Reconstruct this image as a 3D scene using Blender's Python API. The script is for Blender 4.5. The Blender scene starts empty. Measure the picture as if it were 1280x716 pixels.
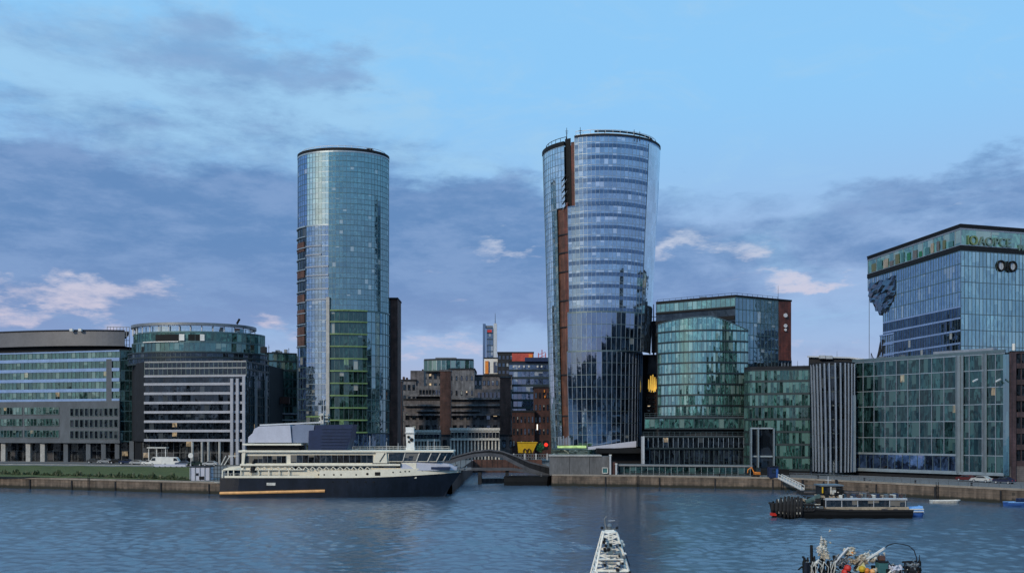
# Riverside offices and two glass towers at dusk, with moored boats.
EXPOSURE = 0.0
BG = 0.10
AIRGAIN = 1.0
SUN_EL = 27.0
SUN_AZ = 215.0
SUN_E = 2.0
WSL = 0.028
WBP = 0.07
WRG = .25
import bpy, bmesh, math, random
import numpy as np
from mathutils import Vector
random.seed(7)
R = math.radians
S = bpy.context.scene
COL = S.collection
CAMZ, F, HY = 14.4, 1200.0, 540.0          # camera height (m), focal length and horizon row of the 1280 px photograph

def X(px, d): return (px - 640.0) / F * d
def Z(py, d): return CAMZ + (HY - py) / F * d
def XY(px, d): return (X(px, d), d)

# ------------------------------------------------------------------ materials
def nmat(name):
    m = bpy.data.materials.new(name); m.use_nodes = True
    nt = m.node_tree; nt.nodes.clear()
    out = nt.nodes.new('ShaderNodeOutputMaterial')
    return m, nt, out

def N(nt, typ, ins=None, **props):
    n = nt.nodes.new(typ)
    for k, v in props.items(): setattr(n, k, v)
    for k, v in (ins or {}).items():
        if hasattr(v, 'is_output') or isinstance(v, bpy.types.NodeSocket): nt.links.new(v, n.inputs[k])
        else: n.inputs[k].default_value = v
    return n

def math_(nt, op, a, b=None, c=None, clamp=False):
    ins = {0: a}
    if b is not None: ins[1] = b
    if c is not None: ins[2] = c
    n = N(nt, 'ShaderNodeMath', ins, operation=op); n.use_clamp = clamp
    return n.outputs[0]

def mixc(nt, fac, a, b, typ='MIX'):
    n = nt.nodes.new('ShaderNodeMix'); n.data_type = 'RGBA'; n.blend_type = typ
    for sock, v in ((n.inputs[0], fac), (n.inputs[6], a), (n.inputs[7], b)):
        if isinstance(v, bpy.types.NodeSocket): nt.links.new(v, sock)
        else: sock.default_value = v if not isinstance(v, tuple) or len(v) == 4 else (*v, 1)
    return n.outputs[2]

def c4(c): return (*c, 1.0)

def solid(name, col, rough=0.7, metal=0.0, var=0.25, scale=0.6, bump=0.0, fine=None, emit=0.0, stretch=(1, 1, 1), spec=0.5):
    m, nt, out = nmat(name)
    geo = N(nt, 'ShaderNodeNewGeometry')
    mp = N(nt, 'ShaderNodeMapping', {'Vector': geo.outputs['Position'], 'Scale': stretch})
    n1 = N(nt, 'ShaderNodeTexNoise', {'Vector': mp.outputs[0], 'Scale': scale, 'Detail': 5.0, 'Roughness': 0.65})
    r1 = N(nt, 'ShaderNodeMapRange', {0: n1.outputs[0], 1: 0.3, 2: 0.7, 3: 1.0 - var, 4: 1.0 + var})
    n2 = N(nt, 'ShaderNodeTexNoise', {'Vector': mp.outputs[0], 'Scale': scale * 7.3, 'Detail': 3.0})
    r2 = N(nt, 'ShaderNodeMapRange', {0: n2.outputs[0], 1: 0.3, 2: 0.7, 3: 1.0 - var * .5, 4: 1.0 + var * .5})
    f = math_(nt, 'MULTIPLY', r1.outputs[0], r2.outputs[0])
    vm = N(nt, 'ShaderNodeVectorMath', {0: col, 'Scale': f}, operation='SCALE')
    p = N(nt, 'ShaderNodeBsdfPrincipled', {'Base Color': vm.outputs[0], 'Roughness': rough, 'Metallic': metal, 'Specular IOR Level': spec})
    if bump:
        b = N(nt, 'ShaderNodeBump', {'Height': n2.outputs[0], 'Strength': 1.0, 'Distance': bump})
        nt.links.new(b.outputs[0], p.inputs['Normal'])
    if emit:
        p.inputs['Emission Color'].default_value = c4(col); p.inputs['Emission Strength'].default_value = emit
    nt.links.new(p.outputs[0], out.inputs[0])
    return m

def masonry(name, c1, c2, mortar, sx, sy, rough=0.85, wet=None):
    """coursed stone or brick in metres; wet = height under which tide-stained stone turns dark green"""
    m, nt, out = nmat(name)
    geo = N(nt, 'ShaderNodeNewGeometry')
    sep = N(nt, 'ShaderNodeSeparateXYZ', {0: geo.outputs['Position']})
    u = math_(nt, 'ADD', sep.outputs[0], math_(nt, 'MULTIPLY', sep.outputs[1], 0.63))
    cmb = N(nt, 'ShaderNodeCombineXYZ', {0: u, 1: sep.outputs[2], 2: 0.0})
    br = N(nt, 'ShaderNodeTexBrick', {'Vector': cmb.outputs[0], 'Color1': c4(c1), 'Color2': c4(c2), 'Mortar': c4(mortar), 'Scale': 1.0,
                                      'Mortar Size': 0.02 * min(sx, 1), 'Brick Width': sx, 'Row Height': sy})
    no = N(nt, 'ShaderNodeTexNoise', {'Vector': geo.outputs['Position'], 'Scale': 0.35, 'Detail': 6.0, 'Roughness': .7})
    mp = N(nt, 'ShaderNodeMapping', {'Vector': geo.outputs['Position'], 'Scale': (1.2, 1.2, 0.12)})
    st = N(nt, 'ShaderNodeTexNoise', {'Vector': mp.outputs[0], 'Scale': 1.0, 'Detail': 5.0})
    r1 = N(nt, 'ShaderNodeMapRange', {0: no.outputs[0], 1: .3, 2: .7, 3: .5, 4: 1.4})
    r2 = N(nt, 'ShaderNodeMapRange', {0: st.outputs[0], 1: .35, 2: .65, 3: .6, 4: 1.15})
    f = math_(nt, 'MULTIPLY', r1.outputs[0], r2.outputs[0])
    col = N(nt, 'ShaderNodeVectorMath', {0: br.outputs[0], 'Scale': f}, operation='SCALE').outputs[0]
    if wet is not None:
        zz = math_(nt, 'ADD', sep.outputs[2], math_(nt, 'MULTIPLY', st.outputs[0], 0.9))
        w = N(nt, 'ShaderNodeMapRange', {0: zz, 1: wet + .2, 2: wet + .7, 3: 1.0, 4: 0.0})
        col = mixc(nt, w.outputs[0], col, (0.022, 0.022, 0.016))
    p = N(nt, 'ShaderNodeBsdfPrincipled', {'Base Color': col, 'Roughness': rough})
    b = N(nt, 'ShaderNodeBump', {'Height': no.outputs[0], 'Distance': 0.05})
    nt.links.new(b.outputs[0], p.inputs['Normal'])
    nt.links.new(p.outputs[0], out.inputs[0])
    return m

def glass(name, tint, inner, blind=(0.35, 0.36, 0.34), nblind=0.2, refl=0.4, jit=0.02, rough=0.04, lit=0.0, wave=0.006, litcol=(1.0, 0.75, 0.45), litk=0.5):
    """curtain-wall glazing: coated reflecting pane over a dim interior; every pane (one UV cell) has its own tilt, tint, blind"""
    m, nt, out = nmat(name)
    uv = N(nt, 'ShaderNodeUVMap')
    fl = N(nt, 'ShaderNodeVectorMath', {0: uv.outputs[0]}, operation='FLOOR')
    fr = N(nt, 'ShaderNodeVectorMath', {0: uv.outputs[0]}, operation='FRACTION')
    frs = N(nt, 'ShaderNodeSeparateXYZ', {0: fr.outputs[0]})
    wn = N(nt, 'ShaderNodeTexWhiteNoise', {'Vector': fl.outputs[0]}, noise_dimensions='2D')
    wc = N(nt, 'ShaderNodeSeparateColor', {0: wn.outputs['Color']})
    off = N(nt, 'ShaderNodeVectorMath', {0: fl.outputs[0], 1: (17.3, 5.1, 0)}, operation='ADD')
    wn2 = N(nt, 'ShaderNodeTexWhiteNoise', {'Vector': off.outputs[0]}, noise_dimensions='2D')
    wd = N(nt, 'ShaderNodeSeparateColor', {0: wn2.outputs['Color']})
    # interiors: clusters of rooms along a floor share their light level
    geo = N(nt, 'ShaderNodeNewGeometry')
    mp = N(nt, 'ShaderNodeMapping', {'Vector': fl.outputs[0], 'Scale': (0.23, 0.9, 1)})
    room = N(nt, 'ShaderNodeTexNoise', {'Vector': mp.outputs[0], 'Scale': 1.0, 'Detail': 3.0})
    lvl = N(nt, 'ShaderNodeMapRange', {0: room.outputs[0], 1: .3, 2: .7, 3: .35, 4: 1.7})
    lv2 = math_(nt, 'MULTIPLY', lvl.outputs[0], math_(nt, 'ADD', 0.5, wd.outputs[0]))
    inn = N(nt, 'ShaderNodeVectorMath', {0: inner, 'Scale': lv2}, operation='SCALE').outputs[0]
    # furniture and ceilings behind the glass: small blocks of detail inside each pane
    dmp = N(nt, 'ShaderNodeMapping', {'Vector': uv.outputs[0], 'Scale': (3.0, 3.2, 1)})
    dn = N(nt, 'ShaderNodeTexVoronoi', {'Vector': dmp.outputs[0], 'Scale': 1.0}, distance='CHEBYCHEV')
    dcs = N(nt, 'ShaderNodeSeparateColor', {0: dn.outputs['Color']})
    dk = N(nt, 'ShaderNodeMapRange', {0: dcs.outputs[0], 3: .1, 4: 2.1})
    inn = N(nt, 'ShaderNodeVectorMath', {0: inn, 'Scale': dk.outputs[0]}, operation='SCALE').outputs[0]
    isb = math_(nt, 'LESS_THAN', wc.outputs[0], nblind)
    drop = math_(nt, 'GREATER_THAN', frs.outputs[1], math_(nt, 'MULTIPLY', wc.outputs[1], 0.9))
    bl = math_(nt, 'MULTIPLY', isb, drop)
    inn = mixc(nt, bl, inn, blind)
    tv = N(nt, 'ShaderNodeMapRange', {0: wd.outputs[1], 3: 0.9, 4: 1.06})
    tn = N(nt, 'ShaderNodeVectorMath', {0: tint, 'Scale': tv.outputs[0]}, operation='SCALE').outputs[0]
    # normal: pane tilt plus roller-wave distortion of toughened glass
    sub = N(nt, 'ShaderNodeVectorMath', {0: wn2.outputs['Color'], 1: (.5, .5, .5)}, operation='SUBTRACT')
    sc = N(nt, 'ShaderNodeVectorMath', {0: sub.outputs[0], 'Scale': jit}, operation='SCALE')
    wav = N(nt, 'ShaderNodeTexNoise', {'Vector': geo.outputs['Position'], 'Scale': 0.9, 'Detail': 2.0})
    ws = N(nt, 'ShaderNodeVectorMath', {0: wav.outputs['Color'], 1: (.5, .5, .5)}, operation='SUBTRACT')
    wsc = N(nt, 'ShaderNodeVectorMath', {0: ws.outputs[0], 'Scale': wave * 6}, operation='SCALE')
    ad = N(nt, 'ShaderNodeVectorMath', {0: geo.outputs['Normal'], 1: sc.outputs[0]}, operation='ADD')
    ad2 = N(nt, 'ShaderNodeVectorMath', {0: ad.outputs[0], 1: wsc.outputs[0]}, operation='ADD')
    nn = N(nt, 'ShaderNodeVectorMath', {0: ad2.outputs[0]}, operation='NORMALIZE').outputs[0]
    dif = N(nt, 'ShaderNodeBsdfDiffuse', {'Color': inn})
    glo = N(nt, 'ShaderNodeBsdfGlossy', {'Color': tn, 'Roughness': rough, 'Normal': nn})
    fre = N(nt, 'ShaderNodeFresnel', {'IOR': 1.5, 'Normal': nn})
    fac = math_(nt, 'ADD', refl, math_(nt, 'MULTIPLY', fre.outputs[0], 1.0 - refl), clamp=True)
    mx = N(nt, 'ShaderNodeMixShader', {0: fac, 1: dif.outputs[0], 2: glo.outputs[0]})
    last = mx.outputs[0]
    if lit > 0:
        isl = math_(nt, 'LESS_THAN', wd.outputs[2], lit)
        dd = math_(nt, 'MULTIPLY', math_(nt, 'GREATER_THAN', frs.outputs[1], 0.55), math_(nt, 'ADD', .3, dcs.outputs[1]))
        em = N(nt, 'ShaderNodeEmission', {'Color': c4(litcol), 'Strength': math_(nt, 'MULTIPLY', math_(nt, 'MULTIPLY', isl, dd), litk)})
        last = N(nt, 'ShaderNodeAddShader', {0: last, 1: em.outputs[0]}).outputs[0]
    nt.links.new(last, out.inputs[0])
    return m

# ------------------------------------------------------------------ mesh building (world coordinates in, one object out)
ORG = {}
class MB:
    def __init__(s): s.v = []; s.f = []; s.uv = []
    def quad(s, a, b, c, d, uv=None):
        i = len(s.v); s.v += [tuple(a), tuple(b), tuple(c), tuple(d)]; s.f.append((i, i+1, i+2, i+3))
        s.uv.append(uv or ((0, 0), (1, 0), (1, 1), (0, 1)))
    def poly(s, pts):
        i = len(s.v); s.v += [tuple(p) for p in pts]; s.f.append(tuple(range(i, i+len(pts)))); s.uv.append(None)
    def box(s, x0, x1, y0, y1, z0, z1):
        p = [(x0,y0,z0),(x1,y0,z0),(x1,y1,z0),(x0,y1,z0),(x0,y0,z1),(x1,y0,z1),(x1,y1,z1),(x0,y1,z1)]
        i = len(s.v); s.v += p
        for f in ((0,3,2,1),(4,5,6,7),(0,1,5,4),(1,2,6,5),(2,3,7,6),(3,0,4,7)):
            s.f.append(tuple(i+k for k in f)); s.uv.append(((0,0),(1,0),(1,1),(0,1)))
        return s
    def prism(s, plan, z0, z1, top=True, bottom=True):
        n = len(plan)
        a = sum(plan[k][0]*plan[(k+1)%n][1]-plan[(k+1)%n][0]*plan[k][1] for k in range(n))
        if a < 0: plan = plan[::-1]
        i = len(s.v)
        s.v += [(p[0], p[1], z0) for p in plan] + [(p[0], p[1], z1) for p in plan]
        for k in range(n):
            j = (k+1) % n
            s.f.append((i+k, i+j, i+n+j, i+n+k)); s.uv.append(((0,0),(1,0),(1,1),(0,1)))
        if top: s.f.append(tuple(i+n+k for k in range(n))); s.uv.append(None)
        if bottom: s.f.append(tuple(i+k for k in reversed(range(n)))); s.uv.append(None)
        return s
    def bar(s, a, b, w, h=None):
        """square bar from a to b"""
        a = Vector(a); b = Vector(b); t = (b-a)
        if t.length < 1e-6: return s
        t.normalize(); h = h or w
        up = Vector((0,0,1)) if abs(t.z) < .95 else Vector((0,1,0))
        sx = t.cross(up).normalized(); sz = sx.cross(t).normalized()
        i = len(s.v)
        for p in (a, b):
            for q in ((-1,-1),(1,-1),(1,1),(-1,1)):
                s.v.append(tuple(p + sx*(q[0]*w/2) + sz*(q[1]*h/2)))
        for f in ((0,3,2,1),(4,5,6,7),(0,1,5,4),(1,2,6,5),(2,3,7,6),(3,0,4,7)):
            s.f.append(tuple(i+k for k in f)); s.uv.append(None)
        return s
    def tube(s, pts, r, n=8, caps=True):
        pts = [Vector(p) for p in pts]; rs = r if isinstance(r, (list, tuple)) else [r]*len(pts)
        i0 = len(s.v)
        for k, p in enumerate(pts):
            t = (pts[min(k+1, len(pts)-1)] - pts[max(k-1, 0)]).normalized()
            up = Vector((0,0,1)) if abs(t.z) < .9 else Vector((0,1,0))
            a = t.cross(up).normalized(); b = a.cross(t).normalized()
            for q in range(n):
                th = 2*math.pi*q/n
                s.v.append(tuple(p + a*math.cos(th)*rs[k] + b*math.sin(th)*rs[k]))
        for k in range(len(pts)-1):
            for q in range(n):
                q2 = (q+1) % n
                s.f.append((i0+k*n+q, i0+k*n+q2, i0+(k+1)*n+q2, i0+(k+1)*n+q)); s.uv.append(None)
        if caps:
            s.f.append(tuple(i0+q for q in reversed(range(n)))); s.uv.append(None)
            s.f.append(tuple(i0+(len(pts)-1)*n+q for q in range(n))); s.uv.append(None)
        return s
    def lathe(s, c, prof, n=16):
        """prof: (radius, z) pairs round the vertical through c"""
        i0 = len(s.v)
        for r, z in prof:
            for q in range(n):
                th = 2*math.pi*q/n
                s.v.append((c[0]+r*math.cos(th), c[1]+r*math.sin(th), c[2]+z))
        for k in range(len(prof)-1):
            for q in range(n):
                q2 = (q+1) % n
                s.f.append((i0+k*n+q, i0+k*n+q2, i0+(k+1)*n+q2, i0+(k+1)*n+q)); s.uv.append(None)
        return s
    def loft(s, rings, close=False, cap=True):
        n = len(rings[0]); i0 = len(s.v)
        for r in rings: s.v += [tuple(p) for p in r]
        for k in range(len(rings)-1):
            for q in range(n if close else n-1):
                q2 = (q+1) % n
                s.f.append((i0+k*n+q, i0+k*n+q2, i0+(k+1)*n+q2, i0+(k+1)*n+q)); s.uv.append(None)
        if cap:
            s.f.append(tuple(i0+q for q in range(n))); s.uv.append(None)
            s.f.append(tuple(i0+(len(rings)-1)*n+q for q in reversed(range(n)))); s.uv.append(None)
        return s
    def ribbon(s, pts, w, z0, z1, out=0.0):
        """upright strip of thickness w following plan points, outer face moved out by `out`"""
        ns = pnormals(pts)
        o = [(p[0]+n[0]*out, p[1]+n[1]*out) for p, n in zip(pts, ns)]
        i_ = [(p[0]+n[0]*(out-w), p[1]+n[1]*(out-w)) for p, n in zip(pts, ns)]
        k0 = len(s.v); n = len(pts)
        for z in (z0, z1):
            s.v += [(p[0], p[1], z) for p in o]; s.v += [(p[0], p[1], z) for p in i_]
        def F_(a, b, c, d): s.f.append((k0+a, k0+b, k0+c, k0+d)); s.uv.append(None)
        for k in range(n-1):
            F_(k, k+1, 2*n+k+1, 2*n+k)
            F_(n+k+1, n+k, 3*n+k, 3*n+k+1)
            F_(2*n+k, 2*n+k+1, 3*n+k+1, 3*n+k)
            F_(k+1, k, n+k, n+k+1)
        F_(n, 0, 2*n, 3*n); F_(n-1, 2*n-1, 4*n-1, 3*n-1)
        return s
    def build(s, name, mat, parent=None, smooth=False, bevel=0.0):
        me = bpy.data.meshes.new(name)
        org = ORG.get(parent.name, Vector((0,0,0))) if parent else Vector((0,0,0))
        me.from_pydata([(v[0]-org.x, v[1]-org.y, v[2]-org.z) for v in s.v], [], s.f)
        ul = me.uv_layers.new(name='UVMap')
        li = 0
        for f, uv in zip(s.f, s.uv):
            if uv:
                for k in range(len(f)): ul.data[li+k].uv = uv[k % len(uv)]
            li += len(f)
        if isinstance(mat, (list, tuple)):
            for m_ in mat: me.materials.append(m_)
        elif mat: me.materials.append(mat)
        if smooth: me.polygons.foreach_set('use_smooth', [True]*len(me.polygons))
        me.update()
        o = bpy.data.objects.new(name, me); COL.objects.link(o)
        if parent: o.parent = parent
        ORG[o.name] = org.copy()
        if bevel:
            b = o.modifiers.new('bevel', 'BEVEL'); b.width = bevel; b.segments = 2; b.limit_method = 'ANGLE'
        return o

def tag(o, label, cat, group=None, kind=None):
    o['label'] = label; o['category'] = cat
    if group: o['group'] = group
    if kind: o['kind'] = kind
    return o

def structure(o, kind='structure'):
    o['kind'] = kind
    return o

def root(name, label, cat, loc, group=None):
    o = bpy.data.objects.new(name, None); COL.objects.link(o)
    o.location = loc; o.empty_display_size = .3
    ORG[o.name] = Vector(loc)
    return tag(o, label, cat, group)

def dup(r, loc, rz=0.0, label=None, mats=None):
    c = r.copy(); COL.objects.link(c); c.location = loc; c.rotation_euler = (0, 0, rz)
    if label: c['label'] = label
    for ch in list(r.children):
        d = ch.copy(); COL.objects.link(d); d.parent = c
        if mats and ch.name.split('.')[0] in mats:
            d.data = ch.data.copy(); d.data.materials[0] = mats[ch.name.split('.')[0]]
        for g in list(ch.children):
            e = g.copy(); COL.objects.link(e); e.parent = d
    return c

# ------------------------------------------------------------------ plan helpers
def pnormals(pts):
    ns = []
    for k in range(len(pts)):
        a = pts[max(k-1, 0)]; b = pts[min(k+1, len(pts)-1)]
        dx, dy = b[0]-a[0], b[1]-a[1]; l = math.hypot(dx, dy) or 1
        ns.append((dy/l, -dx/l))
    return ns

def plen(p): return sum(math.dist(p[k], p[k+1]) for k in range(len(p)-1))

def resample(p, n):
    L = plen(p); out = []; k = 0; acc = 0.0
    for j in range(n+1):
        t = L*j/n
        while k < len(p)-2 and acc + math.dist(p[k], p[k+1]) < t - 1e-9:
            acc += math.dist(p[k], p[k+1]); k += 1
        s = math.dist(p[k], p[k+1]) or 1e-9
        u = min(1.0, (t-acc)/s)
        out.append((p[k][0]+(p[k+1][0]-p[k][0])*u, p[k][1]+(p[k+1][1]-p[k][1])*u))
    return out

def bez(a, b, c, n=20):
    return [((1-t)**2*a[0]+2*t*(1-t)*b[0]+t*t*c[0], (1-t)**2*a[1]+2*t*(1-t)*b[1]+t*t*c[1]) for t in [k/n for k in range(n+1)]]

def inset(p, w):
    return [(a[0]-n[0]*w, a[1]-n[1]*w) for a, n in zip(p, pnormals(p))]

FID = [0]
def facade(par, path, z0, z1, fh, gm, bm, mm, pane=1.5, bh=0.5, bo=0.14, mw=0.12, mo=0.12, mskip=1, bands=True, wname='window_band', bname='floor_band', topband=True, vs=1):
    """glazed front: one window band per storey (a part), its slab edge a sub-part, and one mullion lattice for the front"""
    FID[0] += 1; off = FID[0]*101
    P = path if callable(path) else (lambda z: path)
    n = max(1, round(plen(P((z0+z1)/2))/pane)); ns = max(1, round((z1-z0)/fh)); fh = (z1-z0)/ns
    for i in range(ns):
        za, zb = z0+i*fh, z0+(i+1)*fh
        A, B = resample(P(za), n), resample(P(zb), n)
        m = MB()
        for j in range(n):
            m.quad((*A[j], za), (*A[j+1], za), (*B[j+1], zb), (*B[j], zb), ((off+j, i*vs), (off+j+1, i*vs), (off+j+1, (i+1)*vs), (off+j, (i+1)*vs)))
        w = m.build(wname, gm, par)
        if bands:
            MB().ribbon(A, 0.3, za, za+bh, bo).build(bname, bm, w)
    if topband and bands:
        MB().ribbon(resample(P(z1), n), 0.3, z1-0.3, z1+0.15, bo).build('coping', bm, par)
    if mm:
        m = MB()
        levels = [z0+(z1-z0)*k/ns for k in range(ns+1)] if callable(path) else [z0, z1]
        for a, b in zip(levels[:-1], levels[1:]):
            A, B = resample(P(a), n), resample(P(b), n); nA, nB = pnormals(A), pnormals(B)
            for j in range(0, n+1, mskip):
                p = (A[j][0]+nA[j][0]*(mo/2-.02), A[j][1]+nA[j][1]*(mo/2-.02), a); q = (B[j][0]+nB[j][0]*(mo/2-.02), B[j][1]+nB[j][1]*(mo/2-.02), b)
                tx, ty = -nA[j][1]*mw/2, nA[j][0]*mw/2; ox, oy = nA[j][0]*mo/2, nA[j][1]*mo/2
                k = len(m.v)
                for c in (p, q):
                    m.v += [(c[0]-tx-ox, c[1]-ty-oy, c[2]), (c[0]+tx-ox, c[1]+ty-oy, c[2]), (c[0]+tx+ox, c[1]+ty+oy, c[2]), (c[0]-tx+ox, c[1]-ty+oy, c[2])]
                for f in ((0,1,5,4),(1,2,6,5),(2,3,7,6),(3,0,4,7),(4,5,6,7),(3,2,1,0)):
                    m.f.append(tuple(k+x for x in f)); m.uv.append(None)
        if vs > 1:
            for i in range(ns):
                for q in range(1, vs):
                    zz = z0+(i+q/vs)*fh; m.ribbon(resample(P(zz), n), .1, zz-.05, zz+.05, mo*.7)
        m.build('mullion_lattice', mm, par)

def railing(par, pts, z, h, m, step=1.5, name='railing', rails=3, w=0.06, closed=False):
    pts = list(pts) + ([pts[0]] if closed else [])
    n = max(1, round(plen(pts)/step)); q = resample(pts, n); mb = MB()
    zz = z if callable(z) else (lambda k: z)
    for k in range(n+1): mb.bar((*q[k], zz(k/n)), (*q[k], zz(k/n)+h), w)
    for r in range(rails):
        hh = h*(1-r/rails)
        for k in range(n): mb.bar((*q[k], zz(k/n)+hh), (*q[k+1], zz((k+1)/n)+hh), w)
    return mb.build(name, m, par)

def ell(cx, cy, rx, ry, s0, s1, n=40, rl=None):
    """front arc of an ellipse, from s0 to s1 as sine of the angle (negative = left)"""
    a0, a1 = math.asin(max(-1, min(1, s0))), math.asin(max(-1, min(1, s1)))
    out = []
    for k in range(n+1):
        a = a0+(a1-a0)*k/n
        r = rx if math.sin(a) > 0 or rl is None else rl
        out.append((cx+r*math.sin(a), cy-ry*math.cos(a)))
    return out
def ell_full(cx, cy, rx, ry, n=64):
    return [(cx+rx*math.cos(2*math.pi*k/n), cy+ry*math.sin(2*math.pi*k/n)) for k in range(n)]

# ------------------------------------------------------------------ the palette
M = {}
M['dark_metal'] = solid('dark_metal', (0.018, 0.020, 0.025), .75, 0, .25, spec=.2)
M['black'] = solid('black_paint', (0.008, 0.009, 0.011), .7, spec=.25)
M['grey_metal'] = solid('grey_metal', (0.20, 0.22, 0.24), .45, .6, .15)
M['pale_metal'] = solid('pale_metal', (0.50, 0.52, 0.55), .5, .2, .15)
M['white'] = solid('white_paint', (0.74, 0.73, 0.70), .45, 0, .12, .8)
M['cream'] = solid('cream_paint', (0.82, 0.76, 0.62), .4, 0, .1, .8)
M['dirty_white'] = solid('dirty_white', (0.55, 0.54, 0.50), .6, 0, .4, 2.0)
M['navy'] = solid('navy_paint', (0.008, 0.011, 0.020), .28, 0, .5, .5, stretch=(1, 1, .25))
M['navy_blue'] = solid('navy_blue_paint', (0.012, 0.025, 0.075), .4, 0, .25)
M['orange_cream'] = solid('orange_cream_paint', (0.75, 0.38, 0.14), .5, 0, .25, 1.0)
M['concrete'] = solid('concrete', (0.13, 0.13, 0.135), .85, 0, .3, .3, .02, stretch=(1, 1, .35))
M['grey_stone'] = solid('grey_stone', (0.088, 0.104, 0.124), .7, 0, .2, .3, stretch=(1, 1, .4))
M['pale_stone'] = solid('pale_stone', (0.40, 0.39, 0.37), .8, 0, .25, .4)
M['band_white'] = solid('white_band', (0.36, 0.37, 0.42), .6, 0, .15, .4)
M['band_blue'] = solid('pale_blue_band', (0.26, 0.38, 0.62), .3, .3, .15, .2)
M['band_dark'] = solid('dark_band', (0.03, 0.045, 0.05), .4, .4, .2)
M['band_teal'] = solid('teal_band', (0.09, 0.16, 0.17), .4, .5, .2)
M['band_lime'] = solid('lime_edge', (0.14, 0.23, 0.085), .5, 0, .3)
M['spandrel'] = solid('spandrel_panel', (0.10, 0.16, 0.26), .18, .7, .3, .5)
M['mull'] = solid('mullion_metal', (0.13, 0.18, 0.19), .4, .6, .15)
M['mull_pale'] = solid('pale_mullion_metal', (0.30, 0.36, 0.40), .4, .5, .15)
M['fin'] = solid('pale_fin', (0.24, 0.28, 0.34), .5, .2, .15)
M['crown_grey'] = solid('crown_cladding', (0.145, 0.145, 0.155), .5, .4, .12, .15)
M['roof_dark'] = solid('roof_felt', (0.035, 0.036, 0.04), .95, 0, .3, spec=.1)
M['brown_brick'] = masonry('brown_brick', (0.125, 0.058, 0.046), (0.085, 0.044, 0.038), (0.07, 0.055, 0.05), 0.6, 0.22)
M['red_brick'] = masonry('red_brick', (0.085, 0.030, 0.024), (0.06, 0.024, 0.021), (0.05, 0.04, 0.038), 0.6, 0.22)
M['terracotta'] = masonry('terracotta', (0.15, 0.040, 0.028), (0.11, 0.032, 0.024), (0.04, 0.018, 0.018), 1.5, 0.6, .6)
M['rust'] = masonry('rust_panel', (0.15, 0.060, 0.038), (0.10, 0.044, 0.032), (0.03, 0.016, 0.012), 1.2, 3.2, .6)
M['brown_stone'] = masonry('brown_stone', (0.155, 0.14, 0.145), (0.115, 0.108, 0.12), (0.07, 0.068, 0.072), 1.1, 0.45)
M['grey_block'] = masonry('grey_block', (0.18, 0.178, 0.19), (0.14, 0.14, 0.155), (0.08, 0.08, 0.08), 1.4, 0.5)
M['purple_brick'] = masonry('purple_brick', (0.075, 0.045, 0.055), (0.055, 0.036, 0.045), (0.05, 0.04, 0.04), 0.7, 0.25)
M['quay'] = masonry('quay_stone', (0.185, 0.138, 0.104), (0.130, 0.102, 0.082), (0.065, 0.054, 0.043), 1.8, 0.55, .9, wet=0.75)
M['quay_cap'] = solid('coping_stone', (0.26, 0.225, 0.19), .85, 0, .25, .5)
M['asphalt'] = solid('asphalt', (0.05, 0.05, 0.052), .9, 0, .25, .3)
M['paving'] = solid('paving', (0.16, 0.15, 0.145), .9, 0, .25, .5)
M['red'] = solid('red_paint', (0.55, 0.03, 0.02), .5)
M['red_clad'] = solid('red_cladding', (0.42, 0.06, 0.04), .6, 0, .3, .15)
M['orange'] = solid('orange_paint', (0.75, 0.24, 0.03), .5)
M['yellow'] = solid('yellow_paint', (0.62, 0.40, 0.015), .5, 0, .15)
M['green'] = solid('green_paint', (0.02, 0.16, 0.07), .6, 0, .3, 1)
M['blue'] = solid('blue_paint', (0.03, 0.10, 0.34), .5)
M['lightblue'] = solid('light_blue_paint', (0.20, 0.42, 0.80), .5, 0, .25, 1.5)
M['teal_paint'] = solid('teal_paint', (0.05, 0.16, 0.17), .5)
M['shop'] = solid('dark_shopfront', (0.012, 0.014, 0.018), .2, 0, .6, .35)
M['rubber'] = solid('rubber', (0.010, 0.010, 0.012), .8, 0, .3, 2)
M['canvas'] = solid('canvas', (0.52, 0.53, 0.62), .8, 0, .08, .5)
M['canvas_blue'] = solid('blue_grey_canvas', (0.20, 0.24, 0.34), .8, 0, .1, .5)
M['tan'] = solid('tan_paint', (0.34, 0.28, 0.21), .6, 0, .3, 1)
M['beige'] = solid('beige_canvas', (0.58, 0.53, 0.44), .9, 0, .35, 3, .05)
M['lit_yellow'] = solid('lit_yellow_sign', (1.0, 0.60, 0.10), .5, emit=.6, var=.5, scale=.9)
M['lit_red'] = solid('lit_red_lamp', (0.9, 0.04, 0.02), .5, emit=.6)
M['lit_white'] = solid('lit_white_lamp', (1.0, 0.9, 0.75), .5, emit=1.5)
M['lit_green'] = solid('lit_green_strip', (0.50, 0.72, 0.28), .5, emit=.22, var=.5)
G = {}
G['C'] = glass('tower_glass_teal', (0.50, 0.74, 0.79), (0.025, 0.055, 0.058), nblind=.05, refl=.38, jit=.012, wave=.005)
G['Clight'] = glass('tower_glass_silver', (0.92, 1.0, 0.90), (0.14, 0.18, 0.15), nblind=.12, refl=.66, jit=.012)  # brighter copy of the teal glass, with the upper-left sheen in its colour
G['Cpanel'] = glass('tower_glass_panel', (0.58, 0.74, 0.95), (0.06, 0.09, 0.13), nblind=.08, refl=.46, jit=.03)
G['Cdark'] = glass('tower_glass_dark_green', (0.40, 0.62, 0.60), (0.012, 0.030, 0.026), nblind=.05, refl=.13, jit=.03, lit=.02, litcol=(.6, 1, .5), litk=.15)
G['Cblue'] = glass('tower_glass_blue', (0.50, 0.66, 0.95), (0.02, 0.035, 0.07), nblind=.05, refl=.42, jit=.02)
G['D'] = glass('flared_tower_glass', (0.60, 0.79, 1.0), (0.05, 0.075, 0.10), nblind=.16, refl=.5, jit=.009, wave=.004, blind=(.42, .46, .5))
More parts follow.
